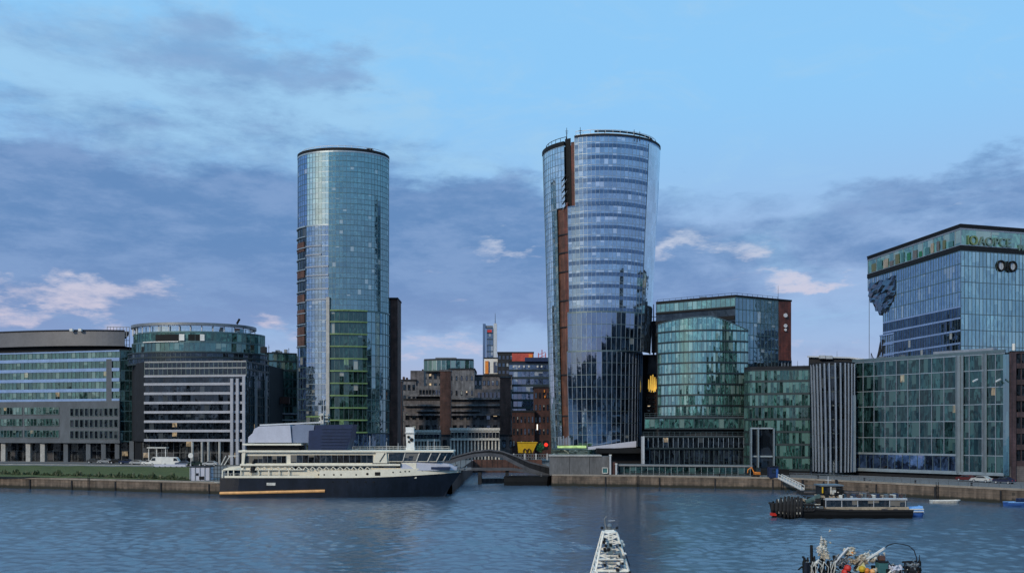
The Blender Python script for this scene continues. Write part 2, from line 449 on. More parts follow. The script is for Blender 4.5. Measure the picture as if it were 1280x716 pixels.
G['Dpale'] = glass('flared_tower_pale_glass', (0.80, 0.93, 1.0), (0.12, 0.16, 0.20), nblind=.1, refl=.62, jit=.014)
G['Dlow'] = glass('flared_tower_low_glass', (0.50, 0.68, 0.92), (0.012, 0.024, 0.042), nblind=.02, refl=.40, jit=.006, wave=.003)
G['green'] = glass('office_glass_green', (0.42, 0.68, 0.66), (0.020, 0.045, 0.040), nblind=.18, refl=.25, jit=.04, blind=(.16, .22, .20), lit=.01, litk=.25)
G['dark'] = glass('office_glass_dark', (0.45, 0.58, 0.70), (0.010, 0.014, 0.020), nblind=.06, refl=.06, jit=.03, blind=(.06, .07, .08), lit=.006, litk=.3)
G['E'] = glass('wave_glass', (0.55, 0.90, 0.88), (0.045, 0.115, 0.105), nblind=.3, refl=.34, jit=.035, blind=(.22, .34, .32))
G['Eflat'] = glass('side_glass_blue', (0.48, 0.70, 0.78), (0.025, 0.04, 0.055), nblind=.1, refl=.36, jit=.025)
G['F'] = glass('riverside_glass_green', (0.42, 0.68, 0.64), (0.018, 0.050, 0.044), nblind=.42, refl=.12, jit=.05, blind=(.10, .20, .18), lit=.008, litk=.3)
G['H'] = glass('riverside_glass_teal', (0.42, 0.66, 0.66), (0.012, 0.032, 0.034), nblind=.25, refl=.08, jit=.05, blind=(.05, .10, .10), lit=.002, litk=.2)
G['J'] = glass('block_glass_teal', (0.62, 0.88, 0.94), (0.06, 0.11, 0.12), nblind=.3, refl=.44, jit=.012, blind=(.20, .30, .32))
G['Jleft'] = glass('block_glass_blue', (0.55, 0.76, 0.95), (0.04, 0.06, 0.07), nblind=.12, refl=.5, jit=.05, blind=(.25, .26, .22), wave=.02)
G['Jdark'] = glass('block_glass_navy', (0.38, 0.55, 0.85), (0.010, 0.020, 0.034), nblind=.05, refl=.10, jit=.06, wave=.02)  # darker copy of the left-face glass, dark reflections put into its colour
G['crown'] = glass('crown_glass', (0.62, 0.86, 0.78), (0.06, 0.14, 0.10), nblind=.4, refl=.35, jit=.03, blind=(.26, .30, .24))
G['shop'] = glass('shop_window', (0.45, 0.5, 0.55), (0.02, 0.022, 0.026), nblind=.12, refl=.05, jit=.03, blind=(.10, .10, .11), lit=.05, litk=.25)
G['far'] = glass('distant_glass', (0.5, 0.62, 0.8), (0.03, 0.04, 0.06), nblind=.2, refl=.3, jit=.03)
G['pane'] = glass('window_pane', (0.6, 0.72, 0.85), (0.012, 0.014, 0.018), nblind=.25, refl=.14, jit=.05, lit=.05, litk=.6)
G['boat'] = glass('boat_window', (0.7, 0.8, 0.85), (0.018, 0.018, 0.02), nblind=.35, refl=.10, jit=.04, blind=(.20, .18, .15))
# ================================================================== camera
cam = bpy.data.cameras.new('camera'); co = bpy.data.objects.new('camera', cam); COL.objects.link(co)
co.location = (0, 0, CAMZ); co.rotation_euler = (R(90), 0, 0)
cam.sensor_width = 36; cam.lens = 36*F/1280; cam.shift_y = (HY-358)/1280; cam.clip_start = .5; cam.clip_end = 20000
S.camera = co
S.view_settings.view_transform = 'Standard'; S.view_settings.look = 'None'
S.view_settings.exposure = EXPOSURE; S.view_settings.gamma = 1
S.cycles.max_bounces = 6; S.cycles.glossy_bounces = 4; S.cycles.diffuse_bounces = 2; S.cycles.transmission_bounces = 3
S.cycles.caustics_reflective = False; S.cycles.caustics_refractive = False
S.cycles.sample_clamp_indirect = 4.0
S.cycles.use_denoising = True

# ================================================================== sky: Nishita air and two decks of cloud, all by direction
w = bpy.data.worlds.new('World'); S.world = w; w.use_nodes = True
nt = w.node_tree; nt.nodes.clear()
wo = nt.nodes.new('ShaderNodeOutputWorld')
sky = N(nt, 'ShaderNodeTexSky', sky_type='NISHITA', sun_disc=False, sun_elevation=R(SUN_EL), sun_rotation=R(SUN_AZ), altitude=20, air_density=1.0, dust_density=0.6, ozone_density=2.0)
tc = N(nt, 'ShaderNodeTexCoord'); D_ = tc.outputs['Generated']
sp = N(nt, 'ShaderNodeSeparateXYZ', {0: D_})
az = math_(nt, 'ARCTAN2', sp.outputs[0], sp.outputs[1])
hor = math_(nt, 'SQRT', math_(nt, 'ADD', math_(nt, 'MULTIPLY', sp.outputs[0], sp.outputs[0]), math_(nt, 'MULTIPLY', sp.outputs[1], sp.outputs[1])))
el = math_(nt, 'ARCTAN2', sp.outputs[2], hor)
def fbm(scale, stretch, seed, detail=7, rough=.58, distort=0.0):
    mp = N(nt, 'ShaderNodeMapping', {'Vector': D_, 'Location': (seed, seed*1.7, seed*.6), 'Scale': (1, 1, stretch)})
    return N(nt, 'ShaderNodeTexNoise', {'Vector': mp.outputs[0], 'Scale': scale, 'Detail': detail, 'Roughness': rough, 'Distortion': distort}).outputs[0]
# warp the direction a little so that bank edges are ragged
wz = math_(nt, 'MULTIPLY', math_(nt, 'SUBTRACT', fbm(7, 2.5, 3.1), .5), .16)
wa = math_(nt, 'MULTIPLY', math_(nt, 'SUBTRACT', fbm(5, 2.5, 9.7), .5), .40)
azw = math_(nt, 'ADD', az, wa); elw = math_(nt, 'ADD', el, wz)
def bank(px, py, sx, sy, wgt, warped=True):
    a0 = math.atan((px-640)/F); e0 = math.atan((HY-py)/F*math.cos(a0))
    ka, ke = F/sx, F/sy
    da = math_(nt, 'MULTIPLY', math_(nt, 'SUBTRACT', azw if warped else az, a0), ka)
    de = math_(nt, 'MULTIPLY', math_(nt, 'SUBTRACT', elw if warped else el, e0), ke)
    r2 = math_(nt, 'ADD', math_(nt, 'MULTIPLY', da, da), math_(nt, 'MULTIPLY', de, de))
    return math_(nt, 'MULTIPLY', math_(nt, 'EXPONENT', math_(nt, 'MULTIPLY', r2, -1.0)), wgt)
def total(items):
    t = items[0]
    for i in items[1:]: t = math_(nt, 'ADD', t, i)
    return t
def smooth(x, a, b, c=0.0, d=1.0):
    return N(nt, 'ShaderNodeMapRange', {0: x, 1: a, 2: b, 3: c, 4: d}, interpolation_type='SMOOTHSTEP').outputs[0]
def rgb(x):   # 8-bit display colour -> scene linear
    return tuple(((c/255)/12.92 if c/255 <= .04045 else (((c/255)+.055)/1.055)**2.4) for c in x)
K = 1.0/(BG*2**EXPOSURE)
def C(x): return tuple(v*K for v in rgb(x))
# air: Nishita, tinted by elevation as low dusk light is (mauve belt at the horizon, azure above)
air = N(nt, 'ShaderNodeVectorMath', {0: sky.outputs[0], 'Scale': AIRGAIN}, operation='SCALE').outputs[0]
e_hi = smooth(el, 0.02, 0.36)
grad = mixc(nt, e_hi, C((172, 166, 200)), C((145, 206, 253)))
midb = smooth(el, 0.10, 0.24)
grad = mixc(nt, midb, mixc(nt, smooth(el, 0.0, .12), C((176, 174, 206)), C((150, 182, 226))), grad)
base = mixc(nt, 0.90, air, grad)
# thin pale veil
veil = smooth(math_(nt, 'ADD', math_(nt, 'MULTIPLY', fbm(9, 2.6, 21.0, 9, .66, .5), .9), total([bank(250, 95, 260, 80, .22), bank(60, 110, 140, 50, .24), bank(300, 130, 160, 40, .2), bank(560, 200, 140, 50, .16), bank(900, 120, 500, 120, .07), bank(850, 300, 120, 40, .15)])), .50, .80)
c1 = mixc(nt, math_(nt, 'MULTIPLY', veil, .8), base, C((160, 204, 238)))
# main deck: slate-blue stratocumulus
deckn = math_(nt, 'ADD', math_(nt, 'MULTIPLY', fbm(4.2, 3.0, 5.0, 9, .62, .4), .50), math_(nt, 'MULTIPLY', fbm(12, 2.8, 8.0, 8, .66, .3), .38))
deckb = total([bank(120, 295, 330, 92, .36), bank(420, 270, 300, 85, .34), bank(640, 290, 220, 62, .22), bank(-150, 290, 250, 110, .3),
               bank(330, 165, 300, 26, .13), bank(90, 40, 300, 60, .17), bank(350, 75, 190, 40, .19), bank(440, 95, 90, 30, .12), bank(480, 110, 140, 24, .10), bank(20, 205, 200, 40, .10),
               bank(300, 400, 420, 42, .24), bank(1000, 305, 300, 46, .28), bank(1180, 250, 190, 24, .22), bank(900, 240, 170, 14, .17), bank(1250, 400, 260, 60, .20),
               bank(760, 380, 200, 30, .16), bank(560, 360, 160, 50, .16),
               bank(1000, 90, 330, 110, -.22), bank(720, 60, 200, 90, -.2)])
west = smooth(math_(nt, 'ABSOLUTE', az), .9, 1.5, 0, .13)
deckx = math_(nt, 'ADD', math_(nt, 'ADD', deckn, deckb), west)
deck = smooth(deckx, .54, .84)
dcol = mixc(nt, smooth(el, .04, .20), C((142, 161, 204)), C((98, 137, 187)))
dcol = mixc(nt, smooth(el, .26, .40), dcol, C((120, 160, 206)))
dcol = mixc(nt, smooth(fbm(10, 3.4, 13.0, 8, .68), .38, .66, 0, .75), dcol, C((132, 162, 206)))
deck = math_(nt, 'MULTIPLY', deck, smooth(el, .38, .24, .72, .95))
c2 = mixc(nt, deck, c1, dcol)
# lit breaks in the deck, pink white, low over the horizon
litn = math_(nt, 'ADD', math_(nt, 'MULTIPLY', fbm(21, 3.8, 31.0, 9, .70), .70),
             total([bank(150, 366, 130, 16, .25), bank(30, 376, 120, 20, .27), bank(250, 358, 90, 10, .2), bank(615, 314, 85, 15, .36), bank(20, 245, 90, 12, .16), bank(860, 310, 90, 14, .2), bank(590, 360, 60, 8, .22), bank(690, 398, 80, 18, .2),
                    bank(930, 350, 110, 14, .38), bank(1040, 352, 90, 9, .24), bank(870, 290, 90, 14, .18), bank(530, 440, 150, 26, .33), bank(1010, 425, 180, 16, .26), bank(860, 405, 120, 12, .2), bank(60, 390, 160, 14, .12), bank(1180, 262, 80, 8, .2), bank(345, 420, 40, 20, .3), bank(840, 322, 60, 12, .25)]))
lit = smooth(litn, .56, .86)
lcol = mixc(nt, smooth(el, .07, .26), C((216, 205, 220)), C((190, 208, 230)))
c3 = mixc(nt, math_(nt, 'MULTIPLY', lit, .85), c2, lcol)
# the west, behind the viewer's left: bright cream light round the low sun
sa = math_(nt, 'SUBTRACT', az, R(228-360))
glow = math_(nt, 'EXPONENT', math_(nt, 'MULTIPLY', math_(nt, 'ADD', math_(nt, 'POWER', math_(nt, 'MULTIPLY', sa, 4.2), 2.0), math_(nt, 'POWER', math_(nt, 'MULTIPLY', math_(nt, 'SUBTRACT', el, .13), 4.0), 2.0)), -1.0))
c4_ = mixc(nt, math_(nt, 'MULTIPLY', glow, .5), c3, tuple(v*K*.85 for v in (1.0, .93, .72)))
bg = N(nt, 'ShaderNodeBackground', {'Color': c4_, 'Strength': BG})
nt.links.new(bg.outputs[0], wo.inputs[0])

sl = bpy.data.lights.new('sun', 'SUN'); so = bpy.data.objects.new('sun', sl); COL.objects.link(so)
sl.energy = SUN_E; sl.angle = R(7); sl.color = (1.0, .86, .66)
sd = Vector((math.sin(R(SUN_AZ))*math.cos(R(SUN_EL)), math.cos(R(SUN_AZ))*math.cos(R(SUN_EL)), math.sin(R(SUN_EL))))
so.rotation_euler = sd.to_track_quat('Z', 'Y').to_euler()

# ================================================================== river
def QLY(x): return np.where(x < -68.5, 224-(x+68.5)*.41, np.where(x < -14, 224, np.where(x < 10.75, 999, 258-(x-10.75)*.30-np.clip(x-60, 0, 99)*.9)))
def river():
    rng = np.random.default_rng(11)
    ys = [-600.0, -100.0, 30.0, 60.0]; y = 74.0
    while y < 345: ys.append(y); y += 0.30*(y/90)**1.15
    ys += [352.0]
    ys = np.array(ys)
    ss = np.concatenate([[-20, -3, -1.2, -.8], np.linspace(-.64, .64, 640), [.8, 1.2, 3, 20]])
    Yg = np.repeat(ys[:, None], len(ss), 1); Xg = ss[None, :]*np.maximum(Yg, 60.0)
    Zg = np.zeros_like(Xg)
    dx = np.maximum(np.maximum(Yg, 60)*1.28/640, 0.30*(np.maximum(Yg, 60)/90)**1.15)
    for k in range(110):
        lam = 0.9*(4.2/0.9)**rng.random()
        th = rng.uniform(R(15), R(165))                 # travel mostly along the line of sight
        kk = 2*np.pi/lam
        slope = WSL*(1.0 if lam < 3.0 else (3.0/lam)**1.3)
        a = slope/kk
        fade = np.clip((lam/(2.2*dx)-1)*1.2, 0, 1)
        Zg += fade*a*np.sin(kk*(Xg*math.cos(th)+Yg*math.sin(th))+rng.random()*6.28)
    # gusts: patches of calmer and rougher water
    g = np.zeros_like(Xg)
    for k in range(14):
        lam = 22+60*rng.random(); th = rng.normal(R(70), R(25))
        g += np.sin(2*np.pi/lam*(Xg*math.cos(th)*.35+Yg*math.sin(th))+rng.random()*6.28)
    Zg *= np.clip(0.95+0.06*g, .6, 1.3)
    # sheltered slicks below the two towers, where the wind does not reach the water
    def slick(xa, xb, ya, yb, soft):
        sx_ = np.clip((Xg-xa(Yg))/soft, 0, 1)*np.clip((xb(Yg)-Xg)/soft, 0, 1)
        return sx_*np.clip((Yg-ya)/15, 0, 1)*np.clip((yb-Yg)/15, 0, 1)
    wob = 1.6*np.sin(Yg*.21+1)+1.1*np.sin(Yg*.47+Xg*.2)
    SK = np.clip(slick(lambda y: 2.5+.032*y+wob, lambda y: 6.5+.125*y+wob, 60, 275, 3.0)+.6*slick(lambda y: -20-.09*(y-95)+wob, lambda y: -9-.03*(y-95)+wob, 60, 190, 4.0)+.7*np.clip((Yg-(QLY(Xg)-22))/10, 0, 1), 0, 1)
    Zg *= 1-.8*SK
    inside = (Yg > 62) & (np.abs(ss)[None, :] < .7)
    Zg = np.where(inside, Zg, 0)
    nv = Xg.size; nr, nc = Xg.shape
    me = bpy.data.meshes.new('river')
    co_ = np.stack([Xg, Yg, Zg], -1).reshape(-1, 3)
    idx = np.arange(nv).reshape(nr, nc)
    q = np.stack([idx[:-1, :-1], idx[:-1, 1:], idx[1:, 1:], idx[1:, :-1]], -1).reshape(-1, 4)
    me.vertices.add(nv); me.vertices.foreach_set('co', co_.ravel())
    me.loops.add(q.size); me.loops.foreach_set('vertex_index', q.ravel().astype(np.int32))
    me.polygons.add(len(q)); me.polygons.foreach_set('loop_start', np.arange(0, q.size, 4, dtype=np.int32))
    me.polygons.foreach_set('loop_total', np.full(len(q), 4, dtype=np.int32))
    me.polygons.foreach_set('use_smooth', np.ones(len(q), dtype=bool))
    me.update(); me.validate()
    at_ = me.attributes.new('calm', 'FLOAT', 'POINT'); at_.data.foreach_set('value', SK.ravel().astype(np.float32))
    m, nt, out = nmat('river_water')
    geo = N(nt, 'ShaderNodeNewGeometry')
    mp = N(nt, 'ShaderNodeMapping', {'Vector': geo.outputs['Position'], 'Rotation': (0, 0, R(8)), 'Scale': (.8, 1.2, 1)})
    n1 = N(nt, 'ShaderNodeTexNoise', {'Vector': mp.outputs[0], 'Scale': 1.0, 'Detail': 5.0, 'Roughness': .62, 'Distortion': .5})
    b = N(nt, 'ShaderNodeBump', {'Height': n1.outputs[0], 'Strength': .8, 'Distance': WBP})
    big = N(nt, 'ShaderNodeTexNoise', {'Vector': geo.outputs['Position'], 'Scale': .03, 'Detail': 2.0})
    colr = mixc(nt, big.outputs[0], (0.060, 0.100, 0.150), (0.075, 0.112, 0.160))
    p = N(nt, 'ShaderNodeBsdfPrincipled', {'Base Color': colr, 'Roughness': N(nt, 'ShaderNodeMapRange', {0: N(nt, 'ShaderNodeAttribute', attribute_name='calm').outputs['Fac'], 3: WRG, 4: .05}).outputs[0], 'IOR': 1.7, 'Normal': b.outputs[0]})
    nt.links.new(p.outputs[0], out.inputs[0])
    me.materials.append(m)
    o = bpy.data.objects.new('river', me); COL.objects.link(o)
    structure(o)
river()

# ================================================================== land, quays
ZL, ZR, ZS = 2.75, 3.0, 4.45
QL = [(-420, 352), (-134, 251), (-68.5, 224), (-14, 224)]                    # left quay, water's edge
QR = [(10.75, 258), (31.75, 254), (69, 240), (94.7, 203), (110, 181), (150, 150), (420, 90)]
def grass_mat():
    m, nt, out = nmat('mown_grass')
    geo = N(nt, 'ShaderNodeNewGeometry')
    a = N(nt, 'ShaderNodeTexNoise', {'Vector': geo.outputs['Position'], 'Scale': .25, 'Detail': 6.0})
    f = N(nt, 'ShaderNodeTexNoise', {'Vector': geo.outputs['Position'], 'Scale': 6.0, 'Detail': 4.0})
    c = mixc(nt, smoothn(nt, a.outputs[0], .35, .65), (0.060, 0.072, 0.012), (0.092, 0.100, 0.022))
    c = mixc(nt, smoothn(nt, f.outputs[0], .4, .75), c, (0.06, 0.085, 0.022))
    p = N(nt, 'ShaderNodeBsdfPrincipled', {'Base Color': c, 'Roughness': .95})
    b = N(nt, 'ShaderNodeBump', {'Height': f.outputs[0], 'Distance': .15}); nt.links.new(b.outputs[0], p.inputs['Normal'])
    nt.links.new(p.outputs[0], out.inputs[0]); return m
def smoothn(nt, x, a, b): return N(nt, 'ShaderNodeMapRange', {0: x, 1: a, 2: b}).outputs[0]
M['grass'] = grass_mat()
M['foliage'] = solid('foliage', (0.030, 0.050, 0.016), .8, 0, .6, 3)
M['foliage_pale'] = solid('pale_foliage', (0.13, 0.14, 0.08), .8, 0, .5, 3)

# ground beyond the quays, one sheet each side of the dock inlet
m = MB()
back = 300
L2 = [(-480, 360), (-160, 300), (-68.5, 274), (-14, 274)]
for k in range(3):
    m.quad((*QL[k], ZL), (*QL[k+1], ZL), (*L2[k+1], ZS), (*L2[k], ZS))
m.poly([(-14, 274, ZS), (-14, 345, ZS), (-14, 6000, ZS), (-6000, 6000, ZS), (-6000, 360, ZS), (-480, 360, ZS), (-160, 300, ZS), (-68.5, 274, ZS)])
structure(m.build('ground', M['paving']))
m = MB()
m.poly([(10.75, 258, ZR), (31.75, 254, ZR), (69, 240, ZR), (94.7, 203, ZR), (110, 181, ZR), (150, 150, ZR), (420, 90, ZR), (6000, 90, ZR), (6000, 6000, ZR), (10.75, 6000, ZR)])
structure(m.build('ground', M['paving']))
m = MB(); m.quad((-14, 345, ZS-.01), (10.75, 345, ZS-.01), (10.75, 6000, ZS-.01), (-14, 6000, ZS-.01))
structure(m.build('ground', M['paving']))
# lawn bank along the left quay
m = MB()
Nn = 60
lx = lambda t: (X(-120, 262)+(X(236, 228)-X(-120, 262))*t)
def lawn_pt(t, s):
    px = -160+398*t
    d0 = 263-36*t*0.96; d1 = 300-28*t
    d = d0+(d1-d0)*s
    zz = 2.95+(4.5-2.95)*(s**.85)+.05*math.sin(t*40)+.04*math.sin(t*91+s*5)
    return (X(px, d), d, zz)
for i in range(Nn):
    for j in range(8):
        m.quad(lawn_pt(i/Nn, j/8), lawn_pt((i+1)/Nn, j/8), lawn_pt((i+1)/Nn, (j+1)/8), lawn_pt(i/Nn, (j+1)/8))
structure(m.build('lawn', M['grass'], smooth=True))
# road with kerb and a white edge line behind the lawn
m = MB(); m.quad((-480, 366, ZS+.02), (-66, 280, ZS+.02), (-66, 290, ZS+.02), (-480, 376, ZS+.02)); structure(m.build('road', M['asphalt']))
m = MB(); m.bar((-480, 365.6, ZS+.06), (-66, 279.6, ZS+.06), .3, .14); structure(m.build('kerb', M['pale_stone']))
m = MB(); m.quad((-480, 366.5, ZS+.026), (-66, 280.5, ZS+.026), (-66, 280.7, ZS+.026), (-480, 366.7, ZS+.026)); structure(m.build('road_marking', M['white']))

def quay(pts, ztop, label, out=0.0, batter=.25):
    r = root('quay_wall', label, 'quay wall', (pts[len(pts)//2][0], pts[len(pts)//2][1], 0))
    # pts run left to right so that the face looks at the water
    p = []
    for a, b in zip(pts[:-1], pts[1:]):
        n = max(1, int(math.dist(a, b)/6)); p += [(a[0]+(b[0]-a[0])*k/n, a[1]+(b[1]-a[1])*k/n) for k in range(n)]
    p.append(pts[-1])
    m = MB(); m.ribbon(p, 1.2, -2.5, ztop-.28, 0.0); m.build('wall_face', M['quay'], r)
    m = MB(); m.ribbon(p, 1.4, ztop-.28, ztop+.12, .14); m.build('coping', M['quay_cap'], r)
    # vertical timber fenders bolted to the face
    L = plen(pts); q = resample(pts, max(2, int(L/14))); ns = pnormals(q)
    for a, n in list(zip(q, ns))[1:-1]:
        if abs(a[0]) < 140:
            MB().bar((a[0]+n[0]*.16, a[1]+n[1]*.16, -1), (a[0]+n[0]*.16, a[1]+n[1]*.16, ztop-.45), .28).build('timber_fender', M['roof_dark'], r)
    # iron ladders down the face
    for t in (.47, .62, .78) if ztop < 2.9 else (.05, .13, .22):
        a = resample(pts, 200)[int(t*200)]; n = pnormals(resample(pts, 200))[int(t*200)]; tx, ty = -n[1], n[0]; m = MB()
        for s in (-.25, .25): m.bar((a[0]+n[0]*.25+tx*s, a[1]+n[1]*.25+ty*s, -.5), (a[0]+n[0]*.25+tx*s, a[1]+n[1]*.25+ty*s, ztop+.7), .09)
        for k in range(10): z = -.2+k*.34; m.bar((a[0]+n[0]*.25-tx*.25, a[1]+n[1]*.25-ty*.25, z), (a[0]+n[0]*.25+tx*.25, a[1]+n[1]*.25+ty*.25, z), .06)
        m.build('ladder', M['dark_metal'], r)
    return r
quay(QL, ZL, 'long low brown stone quay wall below the green lawn bank')
quay(QR, ZR, 'brown stone quay wall below the glass offices on the right')
m = MB(); m.ribbon([(-14, 224), (-14, 345)], 1.2, -2.5, ZS-.2, 0); w_ = m.build('dock_wall', M['brown_brick']); tag(w_, 'dark stone side wall of the dock inlet behind the yacht bow', 'quay wall')
m = MB(); m.ribbon([(10.75, 345), (10.75, 258)], 1.2, -2.5, ZR+.1, 0); w_ = m.build('dock_wall', M['quay']); tag(w_, 'stone side wall of the dock inlet below the grey concrete block', 'quay wall')
m = MB(); m.ribbon([(-14, 345), (10.75, 345)], 1.2, -2.5, ZS+.1, 0); w_ = m.build('dock_wall', M['brown_brick']); tag(w_, 'stone end wall of the dock inlet behind the arched footbridge', 'quay wall')

# the near bank behind and to the right of the viewer, seen in the glass fronts
def near_bank():
    rr = random.Random(41); m = MB()
    m.box(-1200, 520, -260, -62, -2, 4)
    x = -950
    while x < 420:
        w_ = 14+22*rr.random(); h = 24+14*rr.random() if x < -150 else (26+20*rr.random() if x < 20 else 46+(x-20)*.10+8*rr.random())
        d = 16+18*rr.random(); y = -80-20*rr.random(); m.box(x, x+w_, y-d, y, 4, h)
        if rr.random() < .5: m.box(x+w_*.2, x+w_*.6, y-d*.8, y-d*.2, h, h+4)
        x += w_+(1.5+4*rr.random() if x < 0 else -.5)
    m.box(175, 198, 40, 70, 3, 62); m.box(200, 226, 30, 75, 3, 92); m.box(186, 214, 88, 118, 3, 70); m.box(230, 262, 60, 120, 3, 58); m.box(150, 420, -62, 140, -2, 3)
    o = m.build('opposite_bank', masonry('near_bank_masonry', (0.060, 0.058, 0.06), (0.040, 0.042, 0.05), (0.02, 0.022, 0.03), 3.2, 3.4))
    structure(o)
near_bank()
# ================================================================== buildings
def shell(par, front, back, z0, z1, m, name='wall', ins=.35, roof=M['roof_dark']):
    """solid body behind a glazed front: plan = front moved in, then the back corners"""
    plan = inset(front, ins)+list(back)
    MB().prism(plan, z0, z1-.05, top=False).build(name, m, par)
    MB().prism(plan, z1-.05, z1+.05, bottom=False).build('roof', roof, par)

def rooftop_units(par, boxes, m):
    for b in boxes: MB().box(*b).build('plant_room', m, par, bevel=.05)

def antenna(par, x, y, z, h, w=.12, m=None, cross=True):
    a = MB().tube([(x, y, z), (x, y, z+h)], [w, w*.4], 6)
    if cross: a.bar((x-h*.12, y, z+h*.75), (x+h*.12, y, z+h*.75), w*.6); a.bar((x-h*.08, y, z+h*.6), (x+h*.08, y, z+h*.6), w*.6)
    return a.build('antenna', m or M['dark_metal'], par)

def windows(par, a, b, z0, z1, cols, rows, wf=.6, hf=.6, gm=None, fm=None, proud=.03, name='window', skip=0.0, rng=random.Random(3)):
    """rows of separate windows on the straight wall from a to b; each a part, its frame a sub-part"""
    ax, ay = a; bx, by = b; L = math.hypot(bx-ax, by-ay); tx, ty = (bx-ax)/L, (by-ay)/L; nx, ny = ty, -tx
    cw, rh = L/cols, (z1-z0)/rows
    for i in range(cols):
        for j in range(rows):
            if rng.random() < skip: continue
            u0 = (i+.5-wf/2)*cw; u1 = (i+.5+wf/2)*cw; za = z0+(j+.5-hf/2)*rh; zb = z0+(j+.5+hf/2)*rh
            pt = lambda u, z, o: (ax+tx*u+nx*o, ay+ty*u+ny*o, z)
            FID[0] += 1; q = FID[0]*3
            nu = max(1, round((u1-u0)/1.3))
            m = MB()
            for k in range(nu):
                v0, v1 = u0+(u1-u0)*k/nu, u0+(u1-u0)*(k+1)/nu
                m.quad(pt(v0, za, proud), pt(v1, za, proud), pt(v1, zb, proud), pt(v0, zb, proud), ((q+k, j), (q+k+1, j), (q+k+1, j+1), (q+k, j+1)))
            w_ = m.build(name, gm or G['pane'], par)
            f = MB(); o = proud+.04; t = .14
            f.bar(pt(u0, za, o), pt(u1, za, o), t); f.bar(pt(u0, zb, o), pt(u1, zb, o), t)
            for k in range(nu+1):
                uu = u0+(u1-u0)*k/nu; f.bar(pt(uu, za, o), pt(uu, zb, o), t*.8)
            f.build('frame', fm or M['dark_metal'], w_)

def roof_clutter(par, x0, x1, y, z, n, seed, m=None):
    rr = random.Random(seed)
    for k in range(n):
        x = x0+(x1-x0)*rr.random(); w_ = .6+1.6*rr.random(); h = .6+1.5*rr.random()
        MB().box(x, x+w_, y, y+1.5, z, z+h).build('vent_box', m or M['grey_metal'], par)

# ---------------------------------------------------------------- A: long curved office block at the left edge
A = root('office_building', 'long curved glass office block with a smooth grey roof fascia and pale blue bands', 'building', (-165, 322, ZS))
dA = lambda px: 336-18*(px+60)/210
Apath = [XY(px, dA(px)) for px in (-60, 0, 50, 100, 150)]
Apath = resample(Apath, 24)
sideA = [XY(150.5, 318), XY(184, 322)]
zt = Z(438, 318)
shell(A, Apath+[XY(184, 322)], [(-118, 350), (-240, 370)], Z(551, 322), Z(436, 318), M['dark_metal'])
MB().prism([XY(-60, 341), XY(184, 326.5), (-118, 350), (-240, 370)], ZS, Z(551, 322)+.1).build('ground_floor_wall', M['black'], A)
facade(A, Apath, Z(502, 320), zt, 3.55, G['green'], M['band_blue'], M['mull'], pane=1.6, bh=1.05, bo=.35, mw=.07)
facade(A, sideA, Z(552, 320), zt, 3.55, G['H'], M['band_teal'], M['mull'], pane=1.5, bh=.35, bo=.1, mw=.08)
# grey return framing the blue banded field
MB().ribbon([XY(134, 319.4), XY(141, 319.0)], .5, Z(502, 320), Z(449, 320), .55).build('pier', M['grey_stone'], A)
# stone lower storeys with rows of windows
def lowpt(px):
    a, b = XY(-60, 335.6), XY(150.5, 317.6); k = (px-640)/F; t = (k*a[1]-a[0])/((b[0]-a[0])-k*(b[1]-a[1]))
    return (a[0]+(b[0]-a[0])*t, a[1]+(b[1]-a[1])*t-.56)
lowA = [XY(-60, 335.6), XY(76, 323.8)]; lowB = [XY(76, 323.8), XY(86, 323.0), XY(150.5, 317.6)]
MB().ribbon([XY(-60, 335.6), XY(150.5, 317.6)], .6, Z(552, 320), Z(501, 320), .5).build('stone_front', M['grey_stone'], A)
windows(A, lowpt(-58), lowpt(76), Z(549, 325), Z(506, 325), 3, 3, .94, .62, G['green'], M['mull'], .06)
windows(A, lowpt(88), lowpt(149), Z(550, 321), Z(508, 321), 10, 3, .7, .68, G['dark'], M['mull'], .06)
# colonnade
for px in (-44, -20, 6, 37, 55, 84, 112, 131, 148, 166):
    d = dA(min(px, 150))+.6
    MB().box(X(px, d)-.75, X(px, d)+.75, d-1.1, d+.4, ZS, Z(551, d)).build('column', M['pale_stone'] if px < 60 else M['grey_stone'], A)
facade(A, [XY(-60, 339.5), XY(184, 325)], ZS, Z(551, 322), 9, G['shop'], M['shop'], M['grey_metal'], pane=2.4, bands=False, mw=.14, mskip=1, wname='ground_floor_glass', vs=2)
MB().ribbon([XY(-60, 334.9), XY(150.5, 317.0)], 1.0, Z(553.5, 320), Z(550.5, 320), .35).build('fascia', M['grey_stone'], A)
# smooth grey crown
cr = bez(XY(-60, 338), XY(60, 318), XY(156, 324), 28)
MB().ribbon(cr, 1.0, Z(432, 322), Z(413.5, 322), .7).build('crown_fascia', M['crown_grey'], A)
MB().ribbon(cr, 1.0, Z(413.5, 322), Z(412, 322), .95).build('crown_coping', M['dark_metal'], A)
MB().ribbon(inset(cr, 1.4), .4, Z(440, 322), Z(431, 322)).build('clerestory', M['black'], A)
MB().prism(inset(cr, .5)+[(-125, 345), (-240, 365)], Z(432, 322)-.2, Z(432, 322)).build('roof', M['roof_dark'], A)
MB().prism(inset(cr, 9)+[(-140, 348), (-230, 360)], Z(414, 322), Z(410.4, 322)).build('plant_room', M['dark_metal'], A)
for px in (86, 97): MB().box(X(px, 319)-.5, X(px, 319)+.5, 320.5, 321.5, Z(413, 319), Z(410, 319)).build('vent_box', M['white'], A)
railing(A, [XY(134, 326), XY(162, 327)], Z(436, 326), 7.5, M['grey_metal'], 1.0, 'roof_screen', 5, .16)

